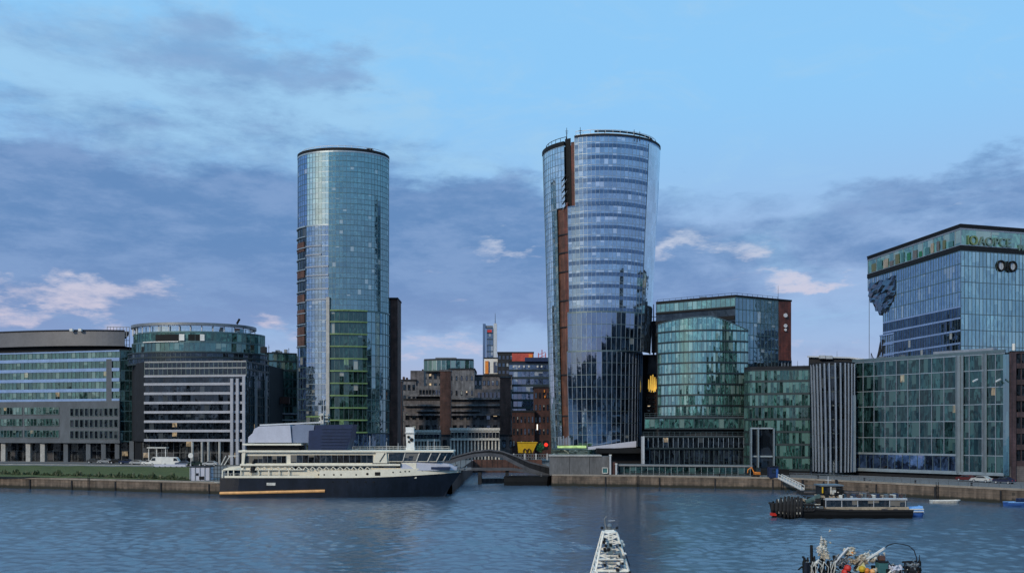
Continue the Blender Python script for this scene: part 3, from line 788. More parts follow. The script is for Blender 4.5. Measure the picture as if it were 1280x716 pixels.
# ---------------------------------------------------------------- B: drum topped office with white slats
B = root('office_building', 'dark office block with a ringed drum roof and stacked white horizontal bands', 'building', (-98, 300, ZS))
bf = [XY(181, 298), XY(308, 294)]
bside = [XY(308.5, 294.4), XY(336, 312)]
zBt = Z(452, 297)
shell(B, bf+[bside[1]], [(X(336, 312), 335), (X(160, 335), 335), XY(170, 305)], Z(551.5, 297), zBt, M['dark_metal'])
MB().prism([XY(176, 303), XY(312, 301), (X(336, 312), 335), (X(160, 335), 335)], ZS, Z(551.5, 297)+.1).build('ground_floor_wall', M['black'], B)
facade(B, bf, Z(551.5, 297), Z(470, 297), 2.73, G['dark'], M['band_white'], None, pane=1.5, bh=.78, bo=.55, bname='white_band')
facade(B, bf, Z(470, 297), zBt, 2.2, G['dark'], M['grey_metal'], M['mull'], pane=1.5, bh=.4, bo=.2)
facade(B, bside, Z(552, 300), zBt, 2.73, G['dark'], M['band_dark'], M['mull'], pane=1.4, bh=.5, bo=.1)
for px in (290.5, 297.5, 305.5):
    MB().box(X(px, 294)-.42, X(px, 294)+.42, 293.1, 294.6, ZS, Z(470 if px > 300 else 473, 294)).build('pier', M['band_white'], B)
for px, d in ((320.5, 300.5), (333, 308.6)):
    MB().box(X(px, d)-.28, X(px, d)+.28, d-.9, d+.2, Z(552, d), Z(470, d)).build('pier', M['grey_metal'], B)
cbx, cby = X(248, 316), 316
def drum(y0, y1, pxa, pxb, gm, bm, fh, ry=15, d=316, **k):
    rx = (pxb-pxa)/2*d/F; p = ell((pxa+pxb)/2*d/F-640*d/F, d, rx, ry, -1, 1, 48)
    facade(B, p, Z(y0, d-ry*.7), Z(y1, d-ry*.7), fh, gm, bm, M['mull'], pane=1.6, mw=.07, **k)
    MB().prism(inset(p, .4)+[], Z(y1, d-ry*.7)-.2, Z(y1, d-ry*.7)-.02).build('roof', M['roof_dark'], B)
    return p
drum(456, 441, 163, 334, G['dark'], M['band_dark'], 2.5, bh=.5, bo=.3)
drum(441, 428.5, 168, 331, G['green'], M['band_teal'], 3.2, bh=.35)
p3 = drum(428.5, 416, 170, 331, G['F'], M['band_teal'], 3.4, bh=.3)
# dark slots and white blocks on the upper drum
MB().ribbon(ell(cbx, 316, 82*316/F, 15, -.62, -.06, 16), .5, Z(428, 303), Z(427, 303), .5).build('balcony_edge', M['white'], B)
for s0, s1, nm, mm in ((-.42, -.05, 'loggia', 'black'), (.08, .25, 'loggia', 'black'), (-.045, .03, 'white_pier', 'white'), (.25, .31, 'white_pier', 'white')):
    MB().ribbon(ell(cbx, 316, 81*316/F, 15, s0, s1, 10), .4, Z(426.5, 303), Z(418.5, 303), .16 if nm == 'loggia' else .6).build(nm, M[mm], B)
# open ring roof on posts, glass screen below it
rr_ = ell(X(243, 316), 316, 75*316/F, 15, -1, 1, 48)
MB().ribbon(rr_, 1.4, Z(407, 303), Z(403.6, 303), .3).build('roof_ring', M['grey_metal'], B)
MB().ribbon([(q[0], 632-q[1]) for q in rr_][::-1], 1.2, Z(407, 303), Z(403.6, 303), .3).build('roof_ring', M['grey_metal'], B)
MB().ribbon(inset(rr_, 1.2), .15, Z(416, 303), Z(407.5, 303)).build('glass_screen', G['Dpale'], B)
for q in resample(rr_, 16): MB().bar((q[0], q[1]+.6, Z(416, 303)), (q[0], q[1]+.6, Z(406, 303)), .25).build('post', M['pale_metal'], B)
MB().tube([(X(296, 305), 305, Z(404, 303)), (X(299.5, 305), 305, Z(397.5, 303))], .35, 6).build('vent_pipe', M['dark_metal'], B)
# plant storeys and the canopy over the street
roof_clutter(B, X(165, 300), X(330, 300), 304.6, Z(440.5, 303), 8, 5, M['dark_metal'])
for px in (240, 252, 260, 274): MB().tube([(X(px, 292), 292.4, ZS), (X(px, 292), 292.4, Z(552, 292))], .38, 10).build('column', M['pale_stone'], B)
facade(B, [XY(179, 302.2), XY(310, 299.4)], ZS, Z(551.5, 297), 9, G['shop'], M['shop'], M['grey_metal'], pane=2.0, bands=False, mw=.12, wname='ground_floor_glass', vs=2)
# the low teal wing to the right
Bw = root('office_building', 'low dark teal glass block filling the gap left of the round tower', 'building', (X(350, 330), 330, ZS))
wf_ = [XY(331, 330), XY(371, 334)]
shell(Bw, wf_, [(X(372, 350), 350), (X(331, 350), 350)], ZS, Z(441, 331), M['dark_metal'])
facade(Bw, wf_, Z(575, 331), Z(441, 331), 3.1, G['green'], M['band_dark'], M['mull'], pane=1.4, bh=.5)
MB().box(X(344, 328), X(362, 328), 327.2, 328.5, Z(504.5, 328), Z(496, 328)).build('brick_balcony', M['red_brick'], Bw)
for y in (516, 524): MB().ribbon([XY(331, 329), XY(371, 333)], 1.0, Z(y+1.3, 330), Z(y, 330), .5).build('white_band', M['band_white'], Bw)
roof_clutter(Bw, X(335, 335), X(355, 335), 335, Z(441, 331), 4, 8)
antenna(Bw, X(336, 333), 333, Z(441, 331), 3); antenna(Bw, X(361, 333), 333, Z(441, 331), 2)

# ---------------------------------------------------------------- C: the round tower
T1 = root('glass_tower', 'round teal glass tower with a pale upright fin and lime edged lower floors', 'tower', (X(428, 312), 312, ZS))
cx, cy, crx, cry = X(428.8, 312), 313.0, 14.75, 10.3
dC = 303.5
zC = lambda py: Z(py, dC)
zTop = zC(189)
def c_arc(s0, s1, n=24): return ell(cx, cy, crx, cry, s0, s1, n)
FH = 3.45
s_l, s_m = -.69, -.20
# body
MB().prism(ell_full(cx, cy+.2, crx-.8, cry-.8), ZS, zTop-.4).build('core_wall', M['dark_metal'], T1)
back = [(2*cx-x, 2*cy-y) for x, y in c_arc(-1, 1, 40)]
facade(T1, back, ZS, zTop, FH*2, G['C'], M['band_teal'], None, pane=2.5, bands=False, wname='rear_window_band')
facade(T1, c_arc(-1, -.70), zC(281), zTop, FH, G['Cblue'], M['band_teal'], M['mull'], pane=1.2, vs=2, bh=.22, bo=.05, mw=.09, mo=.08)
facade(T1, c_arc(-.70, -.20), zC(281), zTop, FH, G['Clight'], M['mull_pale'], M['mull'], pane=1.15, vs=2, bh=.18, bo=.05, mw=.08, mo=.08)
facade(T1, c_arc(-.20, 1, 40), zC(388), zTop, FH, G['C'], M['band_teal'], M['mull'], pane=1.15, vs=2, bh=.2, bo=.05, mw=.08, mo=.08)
# left strip of stacked balconies and dark glass
facade(T1, c_arc(-1, -.72), zC(432), zC(281), FH, G['dark'], M['mull_pale'], M['mull'], pane=1.6, bh=.28, bo=.45, mw=.1)
facade(T1, c_arc(-1, -.72), ZS, zC(432), FH, G['Cblue'], M['band_teal'], M['mull'], pane=1.6, bh=.25, bo=.1, mw=.1)
for y0, y1 in ((312, 300), (345, 336), (377, 366), (431, 407), (402, 385)):
    MB().ribbon(c_arc(-.995, -.76, 8), .3, zC(y0), zC(y1), .22).build('balcony_screen', M['brown_brick'], T1)
# the pale blue panel
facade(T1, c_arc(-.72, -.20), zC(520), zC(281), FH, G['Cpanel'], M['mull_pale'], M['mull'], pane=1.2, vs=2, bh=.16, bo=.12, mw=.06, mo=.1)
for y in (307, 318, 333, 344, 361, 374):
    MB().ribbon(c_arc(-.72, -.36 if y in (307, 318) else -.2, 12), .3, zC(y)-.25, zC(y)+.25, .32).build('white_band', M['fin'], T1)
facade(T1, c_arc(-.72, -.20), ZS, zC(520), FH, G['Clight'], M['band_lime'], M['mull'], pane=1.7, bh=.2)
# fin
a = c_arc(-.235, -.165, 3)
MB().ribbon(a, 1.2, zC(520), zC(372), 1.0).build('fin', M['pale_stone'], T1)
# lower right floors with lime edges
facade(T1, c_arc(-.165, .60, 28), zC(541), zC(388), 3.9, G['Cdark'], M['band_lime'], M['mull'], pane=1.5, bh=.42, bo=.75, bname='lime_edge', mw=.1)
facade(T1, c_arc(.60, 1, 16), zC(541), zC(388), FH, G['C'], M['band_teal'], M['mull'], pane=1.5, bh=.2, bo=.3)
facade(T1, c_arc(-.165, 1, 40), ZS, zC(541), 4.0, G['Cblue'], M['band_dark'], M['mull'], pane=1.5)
# dark rim, parapet rail and roof gear
full = ell_full(cx, cy, crx+.15, cry+.15); full.append(full[0])
MB().ribbon(full, .8, zTop, zTop+.9, .0).build('roof_rim', M['black'], T1)
MB().ribbon(full, .5, zTop-.5, zTop, -.02).build('parapet', M['mull_pale'], T1)
MB().prism(ell_full(cx, cy, crx-.6, cry-.6), zTop-.3, zTop+.1).build('roof', M['roof_dark'], T1)
railing(T1, inset(full, 1.2), zTop+.6, 1.2, M['pale_metal'], 2.0, 'roof_railing', 2, .12)
roof_clutter(T1, cx-11, cx+10, cy-6, zTop+.1, 9, 4)
for k in range(7): antenna(T1, cx-9+3.2*k, cy-5-abs(3-k)*-.5, zTop, 1.6+.8*(k % 3 == 1), .1, cross=False)
# brick core standing behind on the right
T1b = root('brick_core_tower', 'narrow dark brown brick shaft against the right side of the round tower', 'tower', (X(490, 322), 322, ZS))
MB().box(X(484, 320), X(497, 320), 320, 330, ZS, Z(373, 320)).build('shaft', M['brown_brick'], T1b)
MB().box(X(483.4, 320), X(497.6, 320), 319.6, 330.4, Z(374, 320), Z(372, 320)).build('coping', M['dark_metal'], T1b)
facade(T1b, [XY(484.3, 319.9), XY(488, 319.9)], ZS+20, Z(376, 320), 3.4, G['dark'], M['band_dark'], None, pane=1.0, bh=.4)

# ---------------------------------------------------------------- D: the flared tower
T2 = root('glass_tower', 'flared blue glass tower with a rust coloured slot, widest at its top', 'tower', (X(750, 300), 300, ZR))
dD, dF = 300.0, 285.0
TAB = [(183, 678.5, 826), (240, 680, 823.5), (300, 682, 820), (360, 683.5, 817), (442, 685.5, 813.5), (500, 687.5, 811), (560, 690, 808)]
LOWR = [(442, 804), (500, 803), (575, 802.5)]
yOf = lambda z: HY-(z-CAMZ)*F/dD
zD = lambda py: Z(py, dD)
def interp(tab, y, c):
    if y <= tab[0][0]: return tab[0][c]
    for p, q in zip(tab[:-1], tab[1:]):
        if y <= q[0]: return p[c]+(q[c]-p[c])*(y-p[0])/(q[0]-p[0])
    return tab[-1][c]
DC = 750.0
def d_arc(z, s0, s1, n=36, low=False, off=0.0):
    y = yOf(z)
    l = X(interp(TAB, y, 1), dD); r = X(interp(LOWR, y, 1), dD) if low else X(interp(TAB, y, 2), dD)
    c = X(DC, dD); ryy = 15.5*(X(interp(TAB, y, 2), dD)-l)/2/18.3
    return ell(c, 302.0, r-c-off, ryy-off, s0, s1, n, rl=c-l-off)
def sL(px, py):   # sine of the angle at which a photo column px falls on the tower at row py
    c = DC; l = interp(TAB, py, 1); r = interp(TAB, py, 2)
    return (px-c)/((c-l) if px < c else (r-c))
zt2 = zD(183)
# core behind the glass, and the lining of the slot
lev = [ZR, zD(500), zD(442), zD(360), zD(300), zD(240), zt2-2.5]
rings = [[(*p, z) for p in d_arc(z, -1, 1, 40, low=True, off=1.6)]+[(*p, z) for p in [(q[0], 604-q[1]) for q in d_arc(z, -1, 1, 40, low=True, off=1.6)][::-1]] for z in lev]
MB().loft(rings, close=True).build('core_wall', M['black'], T2)
facade(T2, lambda z: [(q[0], 604-q[1]) for q in d_arc(z, -1, 1, 40, low=True)][::-1], ZR, zt2-2.5, 7.0, G['D'], M['band_teal'], None, pane=2.5, bands=False, wname='rear_window_band')
zslot = zD(268)
# left wing of glass
def left_up(z): return d_arc(z, -1, sL(701.5+3*(zD(268)-z)/-31, 225), 14)
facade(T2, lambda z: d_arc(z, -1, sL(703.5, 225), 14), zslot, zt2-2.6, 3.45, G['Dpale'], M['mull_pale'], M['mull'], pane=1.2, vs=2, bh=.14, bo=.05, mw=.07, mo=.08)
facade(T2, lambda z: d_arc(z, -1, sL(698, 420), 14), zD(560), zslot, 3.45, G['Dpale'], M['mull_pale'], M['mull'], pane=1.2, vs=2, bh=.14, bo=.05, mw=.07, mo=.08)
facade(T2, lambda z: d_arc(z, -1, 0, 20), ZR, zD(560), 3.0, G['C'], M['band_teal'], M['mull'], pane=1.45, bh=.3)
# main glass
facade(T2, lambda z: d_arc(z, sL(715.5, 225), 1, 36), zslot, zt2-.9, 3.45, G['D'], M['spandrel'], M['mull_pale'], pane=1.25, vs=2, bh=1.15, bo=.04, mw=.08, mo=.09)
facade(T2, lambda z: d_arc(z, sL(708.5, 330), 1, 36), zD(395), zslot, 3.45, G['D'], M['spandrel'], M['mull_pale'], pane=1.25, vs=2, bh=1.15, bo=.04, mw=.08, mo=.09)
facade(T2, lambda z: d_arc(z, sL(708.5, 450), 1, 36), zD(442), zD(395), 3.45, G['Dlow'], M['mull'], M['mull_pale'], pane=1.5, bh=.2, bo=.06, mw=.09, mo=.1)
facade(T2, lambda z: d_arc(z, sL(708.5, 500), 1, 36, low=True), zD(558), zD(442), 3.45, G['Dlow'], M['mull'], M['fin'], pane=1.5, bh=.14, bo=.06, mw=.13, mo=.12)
# glazed wing edge that hangs clear of the lower body
m = MB()
for za, zb in zip([zD(442), zD(400), zD(360), zD(300), zD(240)], [zD(400), zD(360), zD(300), zD(240), zD(190)]):
    A_, B_ = d_arc(za, .74, 1, 8, off=-.12), d_arc(zb, .74, 1, 8, off=-.12)
    for j in range(8): m.quad((*A_[j], za), (*A_[j+1], za), (*B_[j+1], zb), (*B_[j], zb), ((j+900, za/3.4), (j+901, za/3.4), (j+901, zb/3.4), (j+900, zb/3.4)))
m.build('glass_wing', G['Dpale'], T2)
# slot linings
def slot(s0, s1, y0, y1, m_, name, off):
    mb = MB(); ys_ = [y0+(y1-y0)*k/8 for k in range(9)]
    for ya, yb in zip(ys_[:-1], ys_[1:]):
        za, zb = zD(ya), zD(yb)
        A_, B_ = d_arc(za, s0, s1, 3, off=off), d_arc(zb, s0, s1, 3, off=off)
        for j in range(3): mb.quad((*A_[j], za), (*A_[j+1], za), (*B_[j+1], zb), (*B_[j], zb))
    return mb.build(name, m_, T2)
slot(sL(709.5, 225), sL(717, 225), 268, 190, M['terracotta'], 'rust_lining', 1.0)
slot(sL(702.5, 225), sL(709.5, 225), 268, 185, M['black'], 'dark_lining', .9)
slot(sL(696, 420), sL(707, 420), 560, 262, M['rust'], 'rust_lining', .55)
slot(sL(705, 420), sL(709.5, 420), 560, 262, M['terracotta'], 'rust_lining', .35)
for y in (300, 322, 345, 380, 412, 470, 520):     # slab ends crossing the slot
    z = zD(y); MB().ribbon(d_arc(z, sL(697, 420), sL(709, 420), 4), .6, z-.2, z+.2, -.25).build('slab_edge', M['dark_metal'], T2)
# open bracing round the slot's middle
for k in range(6):
    y = 236+7*k; z = zD(y); a = d_arc(z, sL(700, 225), sL(706, 225), 2)
    MB().bar((a[0][0], a[0][1]-.2, z), (a[2][0], a[2][1]-.4, z+2), .16).build('brace', M['grey_metal'] if k % 2 else M['dark_metal'], T2)
# base: pale skirt, green lit strip, dark canopies
MB().ribbon([XY(690, 288), XY(712, 285.5), XY(735, 285)], .4, Z(569, 286), Z(562, 286), .8).build('podium_glass', G['Clight'], T2)
MB().ribbon([XY(697, 286), XY(733, 285)], .4, Z(559.5, 286), Z(556.5, 286), 1.0).build('light_strip', M['lit_green'], T2)
for k in range(8): MB().bar((X(698+2*k, 286), 284.5, Z(556, 286)), (X(698+2*k, 286), 284.5, Z(544+random.random()*6, 286)), .3).build('planter_post', M['fin'], T2)
m = MB(); m.loft([[(X(735, 284), 283.5, Z(561.5, 284)), (X(735, 284), 283.5, Z(558.5, 284)), (X(735, 287), 288, Z(558.5, 284)), (X(735, 287), 288, Z(561.5, 284))],
                  [(X(795, 284), 283.5, Z(558.5, 284)), (X(795, 284), 283.5, Z(551, 284)), (X(795, 287), 288, Z(551, 284)), (X(795, 287), 288, Z(558.5, 284))]], close=True)
m.build('entrance_canopy', M['canvas'], T2)
MB().box(X(746, 280), X(802, 280), 279, 288, Z(566, 280), Z(560, 280)).build('dark_canopy', M['black'], T2)
MB().box(X(748, 284), X(803, 284), 283, 292, ZR, Z(566, 283)).build('podium', M['dark_metal'], T2)
# roof: rims, rails, window cleaning gear
rim = d_arc(zt2-.9, sL(715.5, 225), 1, 36)
MB().ribbon(rim, .7, zt2-.9, zt2-.3, .15).build('roof_rim', M['dark_metal'], T2)
riml = d_arc(zt2-2.6, -1, sL(703.5, 225), 12)
MB().ribbon(riml, .8, zt2-2.6, zt2-1.4, .25).build('roof_rim', M['black'], T2)
bz = zt2-.9
MB().ribbon(inset(rim[6:-8], 1.5), .25, bz+1.6, bz+2.1).build('roof_rail', M['dark_metal'], T2)
railing(T2, inset(rim, 1.2), bz, 2.2, M['pale_metal'], 2.2, 'roof_railing', 2, .12)
MB().ribbon(inset(rim[-10:], 1.6), .3, bz-.5, bz+1.9).build('roof_screen', M['fin'], T2)
railing(T2, inset(riml, 1.0), zt2-1.4, 1.6, M['dark_metal'], 2.0, 'roof_railing', 1, .14)
MB().prism(inset(rim, .6)+[(q[0], 604-q[1]) for q in d_arc(zt2, -.4, 1, 20, off=1.0)][::-1], zt2-2.2, zt2-1.8).build('roof', M['roof_dark'], T2)
roof_clutter(T2, X(722, 300), X(800, 300), 294, zt2-1.8, 10, 9, M['dark_metal'])
for px, h in ((708.5, 4.0), (725.5, 4.2), (756, 3), (793, 3.5), (800, 3)): antenna(T2, X(px, 288), 288.5, zt2-1.9, h, .16, cross=h > 3.8)

# ---------------------------------------------------------------- E: wave fronted office
E = root('office_building', 'office with a wave topped green glass front and a rust coloured side slab', 'building', (X(890, 280), 285, ZR))
eL, eC, eR = XY(820.5, 294), XY(919, 279), XY(973, 287.5); zE = Z(370, 279)
shell(E, [eL, eC, eR], [(X(990, 310), 312), (X(820, 318), 318)], ZR, zE-.4, M['dark_metal'])
facade(E, [eL, eC], Z(385, 281), zE-.2, 4.0, G['E'], M['band_dark'], M['mull'], pane=1.5, bh=.4)
facade(E, [(eL[0], eL[1]), (eC[0], eC[1])], Z(415, 281), Z(385.2, 281), 3.4, G['dark'], M['black'], None, pane=3, bh=1.1, bo=.5)  # shade of the recessed loggia floor put into dark glass and black edges
facade(E, [eC, eR], Z(466, 282), zE-.2, 3.5, G['Eflat'], M['band_teal'], M['mull'], pane=1.4, bh=.18, mw=.07)
MB().ribbon([eL, eC, eR, XY(989, 290)], 1.0, zE-.2, zE+.35, .3).build('roof_rim', M['black'], E)
m = MB(); m.prism([XY(973, 287.4), XY(989, 289.6), (X(989, 305), 306), (X(973, 303), 304)], Z(450, 288), zE-.3); m.build('side_slab', M['terracotta'], E)
facade(E, [XY(973, 288.5), XY(989, 290.6)], Z(466, 289), Z(450, 289), 4.3, G['dark'], M['fin'], M['fin'], pane=1.1, bh=.3, mw=.3)
for y, r_ in ((394, .62), (407, .55), (412, .4)): MB().tube([(X(982, 288), 288.9, Z(y, 288)), (X(982, 288), 288.0, Z(y, 288))], r_*1.0, 14).build('round_window', M['pale_metal'], E)
# wave glass front: bulging plan, curved top edge
wp = bez(XY(822.5, 283), XY(872, 270), XY(935, 277.5), 40)
def wave_top(t):   # t along the plan 0..1
    px = 822+113*t
    if px < 890: y = 401-6*math.sin((px-822)/68*math.pi/2)
    else: y = 395+15*min(1, (px-890)/42)**1.1
    return Z(y, 274)
npn = 44; wq = resample(wp, npn); z0w = Z(521, 276); nst = 9
for i in range(nst):
    m = MB(); FID[0] += 1; off = FID[0]*101
    lo, hi = [], []
    for j in range(npn+1):
        t = j/npn; zt_ = wave_top(t); zmin = Z(414, 276)
        base_h = (zmin-z0w)/(nst-1)
        if i < nst-1: a_, b_ = z0w+base_h*i, z0w+base_h*(i+1)
        else: a_, b_ = zmin, max(zmin+.05, zt_)
        lo.append(a_); hi.append(b_)
    nsub = 1 if i < nst-1 else 2
    for s in range(nsub):
        for j in range(npn):
            a0, a1 = lo[j]+(hi[j]-lo[j])*s/nsub, lo[j+1]+(hi[j+1]-lo[j+1])*s/nsub
            b0, b1 = lo[j]+(hi[j]-lo[j])*(s+1)/nsub, lo[j+1]+(hi[j+1]-lo[j+1])*(s+1)/nsub
            m.quad((*wq[j], a0), (*wq[j+1], a1), (*wq[j+1], b1), (*wq[j], b0), ((off+j, i+s), (off+j+1, i+s), (off+j+1, i+s+1), (off+j, i+s+1)))
    wb = m.build('window_band', G['E'], E)
    MB().ribbon(wq, .3, lo[0], lo[0]+.45, .28).build('floor_band', M['band_dark'], wb)
m = MB()
for j in range(0, npn+1, 2):
    nrm = pnormals(wq)[j]; m.bar((wq[j][0]+nrm[0]*.05, wq[j][1]+nrm[1]*.05, z0w), (wq[j][0]+nrm[0]*.05, wq[j][1]+nrm[1]*.05, wave_top(j/npn)), .1)
m.build('mullion_lattice', M['mull'], E)
ring = [(*wq[j], wave_top(j/npn)) for j in range(npn+1)]
m = MB(); m.tube([(p[0], p[1]-.05, p[2]) for p in ring], .14, 6); m.build('wave_edge', M['mull'], E)
m = MB()
for j in range(npn): m.quad(ring[j], ring[j+1], (wq[j+1][0]+.5, wq[j+1][1]+6, ring[j+1][2]-.4), (wq[j][0]+.5, wq[j][1]+6, ring[j][2]-.4))
m.build('wave_roof', M['roof_dark'], E)
MB().prism(inset(wq, .5)+[XY(935, 290), XY(823, 292)], ZR, z0w+.1).build('lower_core', M['dark_metal'], E)
# terraces
for (xa, xb, y0, y1, d, pale) in ((806, 936, 536.5, 522, 273, 0), (804, 936, 561, 545.5, 270, 1), (806, 936, 582, 561, 270.6, 0)):
    p = [XY(xa, d+2.5), XY(xb, d)]
    facade(E, p, max(ZR, Z(y0, d)), Z(y1, d), 3.6 if y0 < 570 else 5, G['dark'] if y0 > 540 else G['E'], M['band_dark'], M['mull_pale'] if pale else M['mull'], pane=1.4, bh=.4)
    MB().prism([p[0], p[1], XY(xb, d+8), XY(xa, d+8)], Z(y1, d)-.2, Z(y1, d)+.25).build('terrace_slab', M['grey_metal'], E)
    railing(E, [(p[0][0], p[0][1]+.3), (p[1][0], p[1][1]+.3)], Z(y1, d)+.25, 1.1, M['mull'], 1.5, 'terrace_railing', 2, .06)
MB().box(X(803.5, 269), X(806, 269), 269.6, 272.5, ZR, Z(545, 270)).build('end_pier', M['pale_metal'], E)
railing(E, [(eL[0]+.5, eL[1]+1), (eC[0], eC[1]+1), (eR[0], eR[1]+1)], zE+.2, .9, M['dark_metal'], 2.0, 'roof_railing', 1, .08)
antenna(E, X(975, 290), 292, zE, 5, .08, cross=False); roof_clutter(E, X(850, 290), X(950, 290), 292, zE, 5, 12)

# the slim dark building in the gap, with its lit sign
P = root('narrow_building', 'narrow dark building in the gap between flared tower and wave fronted office', 'building', (X(815, 306), 308, ZR))
MB().prism([XY(801, 306), XY(828, 306), XY(828, 318), XY(801, 318)], ZR, Z(443, 306)).build('wall', M['dark_metal'], P)
m = MB(); m.loft([[(X(808, 305), 305, Z(487, 305)), (X(826, 305), 305, Z(487, 305)), (X(826, 305), 306.2, Z(487, 305)), (X(808, 305), 306.2, Z(487, 305))],
                  [(X(811, 305), 305, Z(443, 305)), (X(823, 305), 305, Z(443, 305)), (X(823, 305), 306.2, Z(443, 305)), (X(811, 305), 306.2, Z(443, 305))]], close=True)
m.build('upper_panel', M['brown_stone'], P)
MB().box(X(808, 304.5), X(826, 304.5), 304.6, 306.2, Z(517, 304), Z(491, 304)).build('brick_panel', M['brown_brick'], P)
windows(P, XY(808, 304.5), XY(826, 304.5), Z(516, 304), Z(494, 304), 3, 4, .6, .5, None, None, .04)
MB().box(X(808.5, 304), X(825, 304), 304.2, 304.6, Z(490.5, 304), Z(467, 304)).build('sign_box', M['dark_metal'], P)
for k, (px, ya, yb, w_) in enumerate(((811, 489, 474, 1.0), (813.6, 490, 469.5, 1.5), (816.2, 490, 468, 1.3), (818.6, 489, 471, 1.2), (821, 490, 473, 1.1), (823.2, 488, 477, .9))):
    m = MB(); m.loft([[(X(px-w_, 304), 304.0, Z(ya, 304)), (X(px+w_, 304), 304.0, Z(ya, 304)), (X(px+w_, 304), 304.2, Z(ya, 304)), (X(px-w_, 304), 304.2, Z(ya, 304))], [(X(px-w_*.45, 304), 304.0, Z(yb, 304)), (X(px+w_*.45, 304), 304.0, Z(yb, 304)), (X(px+w_*.45, 304), 304.2, Z(yb, 304)), (X(px-w_*.45, 304), 304.2, Z(yb, 304))]], close=True)
    m.build('lit_flame', M['lit_yellow'], P)
for k in range(6): MB().box(X(809.5+2.6*k, 303.8), X(811+2.6*k, 303.8), 303.8, 303.95, Z(490.5, 304), Z(486+(k*37 % 4), 304)).build('sign_bar', M['dirty_white'] if k % 2 else M['dark_metal'], P)
antenna(P, X(817, 306), 306, Z(443, 306), 16, .3)
MB().box(X(816, 300), X(821, 300), 300, 303, Z(440, 300), Z(401, 300)).build('plant_tower', M['dark_metal'], P)

# ---------------------------------------------------------------- F: green riverside glass, G: finned bay, H: gridded riverside glass, K: purple end block
Fb = root('office_building', 'green glass riverside block with a dark open corner, left of the pale fins', 'building', (X(970, 262), 264, ZR))
fp = [XY(930.5, 267), XY(938, 263.5), XY(1014, 259)]
zF = Z(461.5, 261)
shell(Fb, fp, [(X(1014, 275), 276), (X(931, 280), 281)], ZR, zF, M['dark_metal'])
facade(Fb, fp, Z(588, 262), zF, 3.5, G['F'], M['band_dark'], M['mull'], pane=.8, bh=.55, mw=.05)
MB().ribbon([XY(938.5, 263.3), XY(966, 261.8)], .4, Z(586, 262), Z(535.5, 262), .35).build('dark_recess', G['dark'], Fb)
for px in (938.5, 947, 966): MB().box(X(px, 262)-.16, X(px, 262)+.16, 261.2-(px-938)*.02, 262.6-(px-938)*.03, Z(588, 262), Z(535, 262)).build('frame_post', M['mull_pale'], Fb)
for y in (535, 570): MB().ribbon([XY(938, 263.2), XY(966, 261.7)], .5, Z(y, 262)-.2, Z(y, 262)+.2, .7).build('frame_beam', M['mull_pale'], Fb)
MB().ribbon([(p[0], p[1]-.1) for p in fp], .7, zF, zF+.9, .1).build('parapet', M['dark_metal'], Fb)
for px in range(941, 1010, 8): antenna(Fb, X(px, 266), 266, zF+.3, 1.4+(px % 3), .08, cross=False)
MB().box(X(930, 258), X(985, 258), 257, 263, ZR, Z(586, 258)).build('ground_floor', M['black'], Fb)

Gb = root('finned_bay', 'curved bay clad in tall pale upright fins between two riverside glass blocks', 'building', (X(1040, 254), 256, ZR))
gp = bez(XY(1012, 258.5), XY(1042, 245), XY(1068, 254.5), 20)
zG = Z(455.5, 252)
shell(Gb, gp, [XY(1068, 268), XY(1012, 272)], ZR, zG, M['dark_metal'])
facade(Gb, gp, ZR, zG, 3.6, G['dark'], M['band_dark'], None, pane=1.3, bh=.35, bo=.05)
for j, t in enumerate(np.linspace(0.03, .97, 12)):
    a = resample(gp, 100)[int(t*100)]; n = pnormals(resample(gp, 100))[int(t*100)]
    b = (a[0]+(X(1042, 250)-a[0])*.10, a[1])
    pts = []
    for k in range(9):
        u = k/8; xx = b[0]+(a[0]-b[0])*u; yy = a[1]-.5-1.2*math.sin(math.pi*(1-u)*.5)*.8
        pts.append((xx, yy, ZR+1.0+(zG+.3-ZR-1)*u))
    m = MB()
    for p, q in zip(pts[:-1], pts[1:]): m.bar(p, q, .34, .5)
    m.build('fin', M['fin'], Gb)
MB().ribbon(gp, .8, zG, zG+.7, .2).build('parapet', M['dark_metal'], Gb)
MB().box(X(1064, 253), X(1069, 253), 252.5, 254.5, ZR+1, zG-8).build('side_pier', M['mull_pale'], Gb)

Hb = root('office_building', 'wide riverside glass block with a grid of tall panes beneath the corner block', 'building', (X(1160, 240), 242, ZR))
h0, h1 = XY(1066, 256), XY(1256, 224); zH = 33.0
hp = [h0, h1]
shell(Hb, hp, [(h1[0]+7, h1[1]+9), (h0[0]+7, h0[1]+9)], ZR, zH, M['dark_metal'])
hA, hB = h0, XY(1196, 233.0)
zh0 = Z(567, 243)
facade(Hb, [hA, hB], zh0, zH, 4.1, G['H'], M['mull_pale'], M['fin'], pane=1.05, bh=.2, bo=.12, mw=.13, mo=.2, mskip=3)
facade(Hb, [hB, h1], Z(590, 232), zH, 4.15, G['H'], M['mull_pale'], M['fin'], pane=1.05, bh=.2, bo=.12, mw=.13, mo=.22, mskip=3)
facade(Hb, [hA, hB], 4.7, zh0, 4.2, G['Cblue'], M['mull_pale'], M['mull'], pane=2.1, bh=.3, bo=.3)
u = ((hB[0]-hA[0])/math.dist(hA, hB), (hB[1]-hA[1])/math.dist(hA, hB))
for px, d, wd in ((1197, 232.7, .55), (1202, 231.9, .28), (1231, 227.5, .3)):
    MB().box(X(px, d)-wd*.6, X(px, d)+wd*.6, d-.55, d+.5, 4.5, zH).build('pier', M['mull_pale'], Hb)
MB().ribbon([XY(1254.5, 223.9), XY(1262, 222.8)], 1.2, 4, zH-.5, .25).build('end_pier', G['C'], Hb)
MB().ribbon([hA, h1], .8, 4.2, 4.8, .6).build('base_beam', M['mull_pale'], Hb)
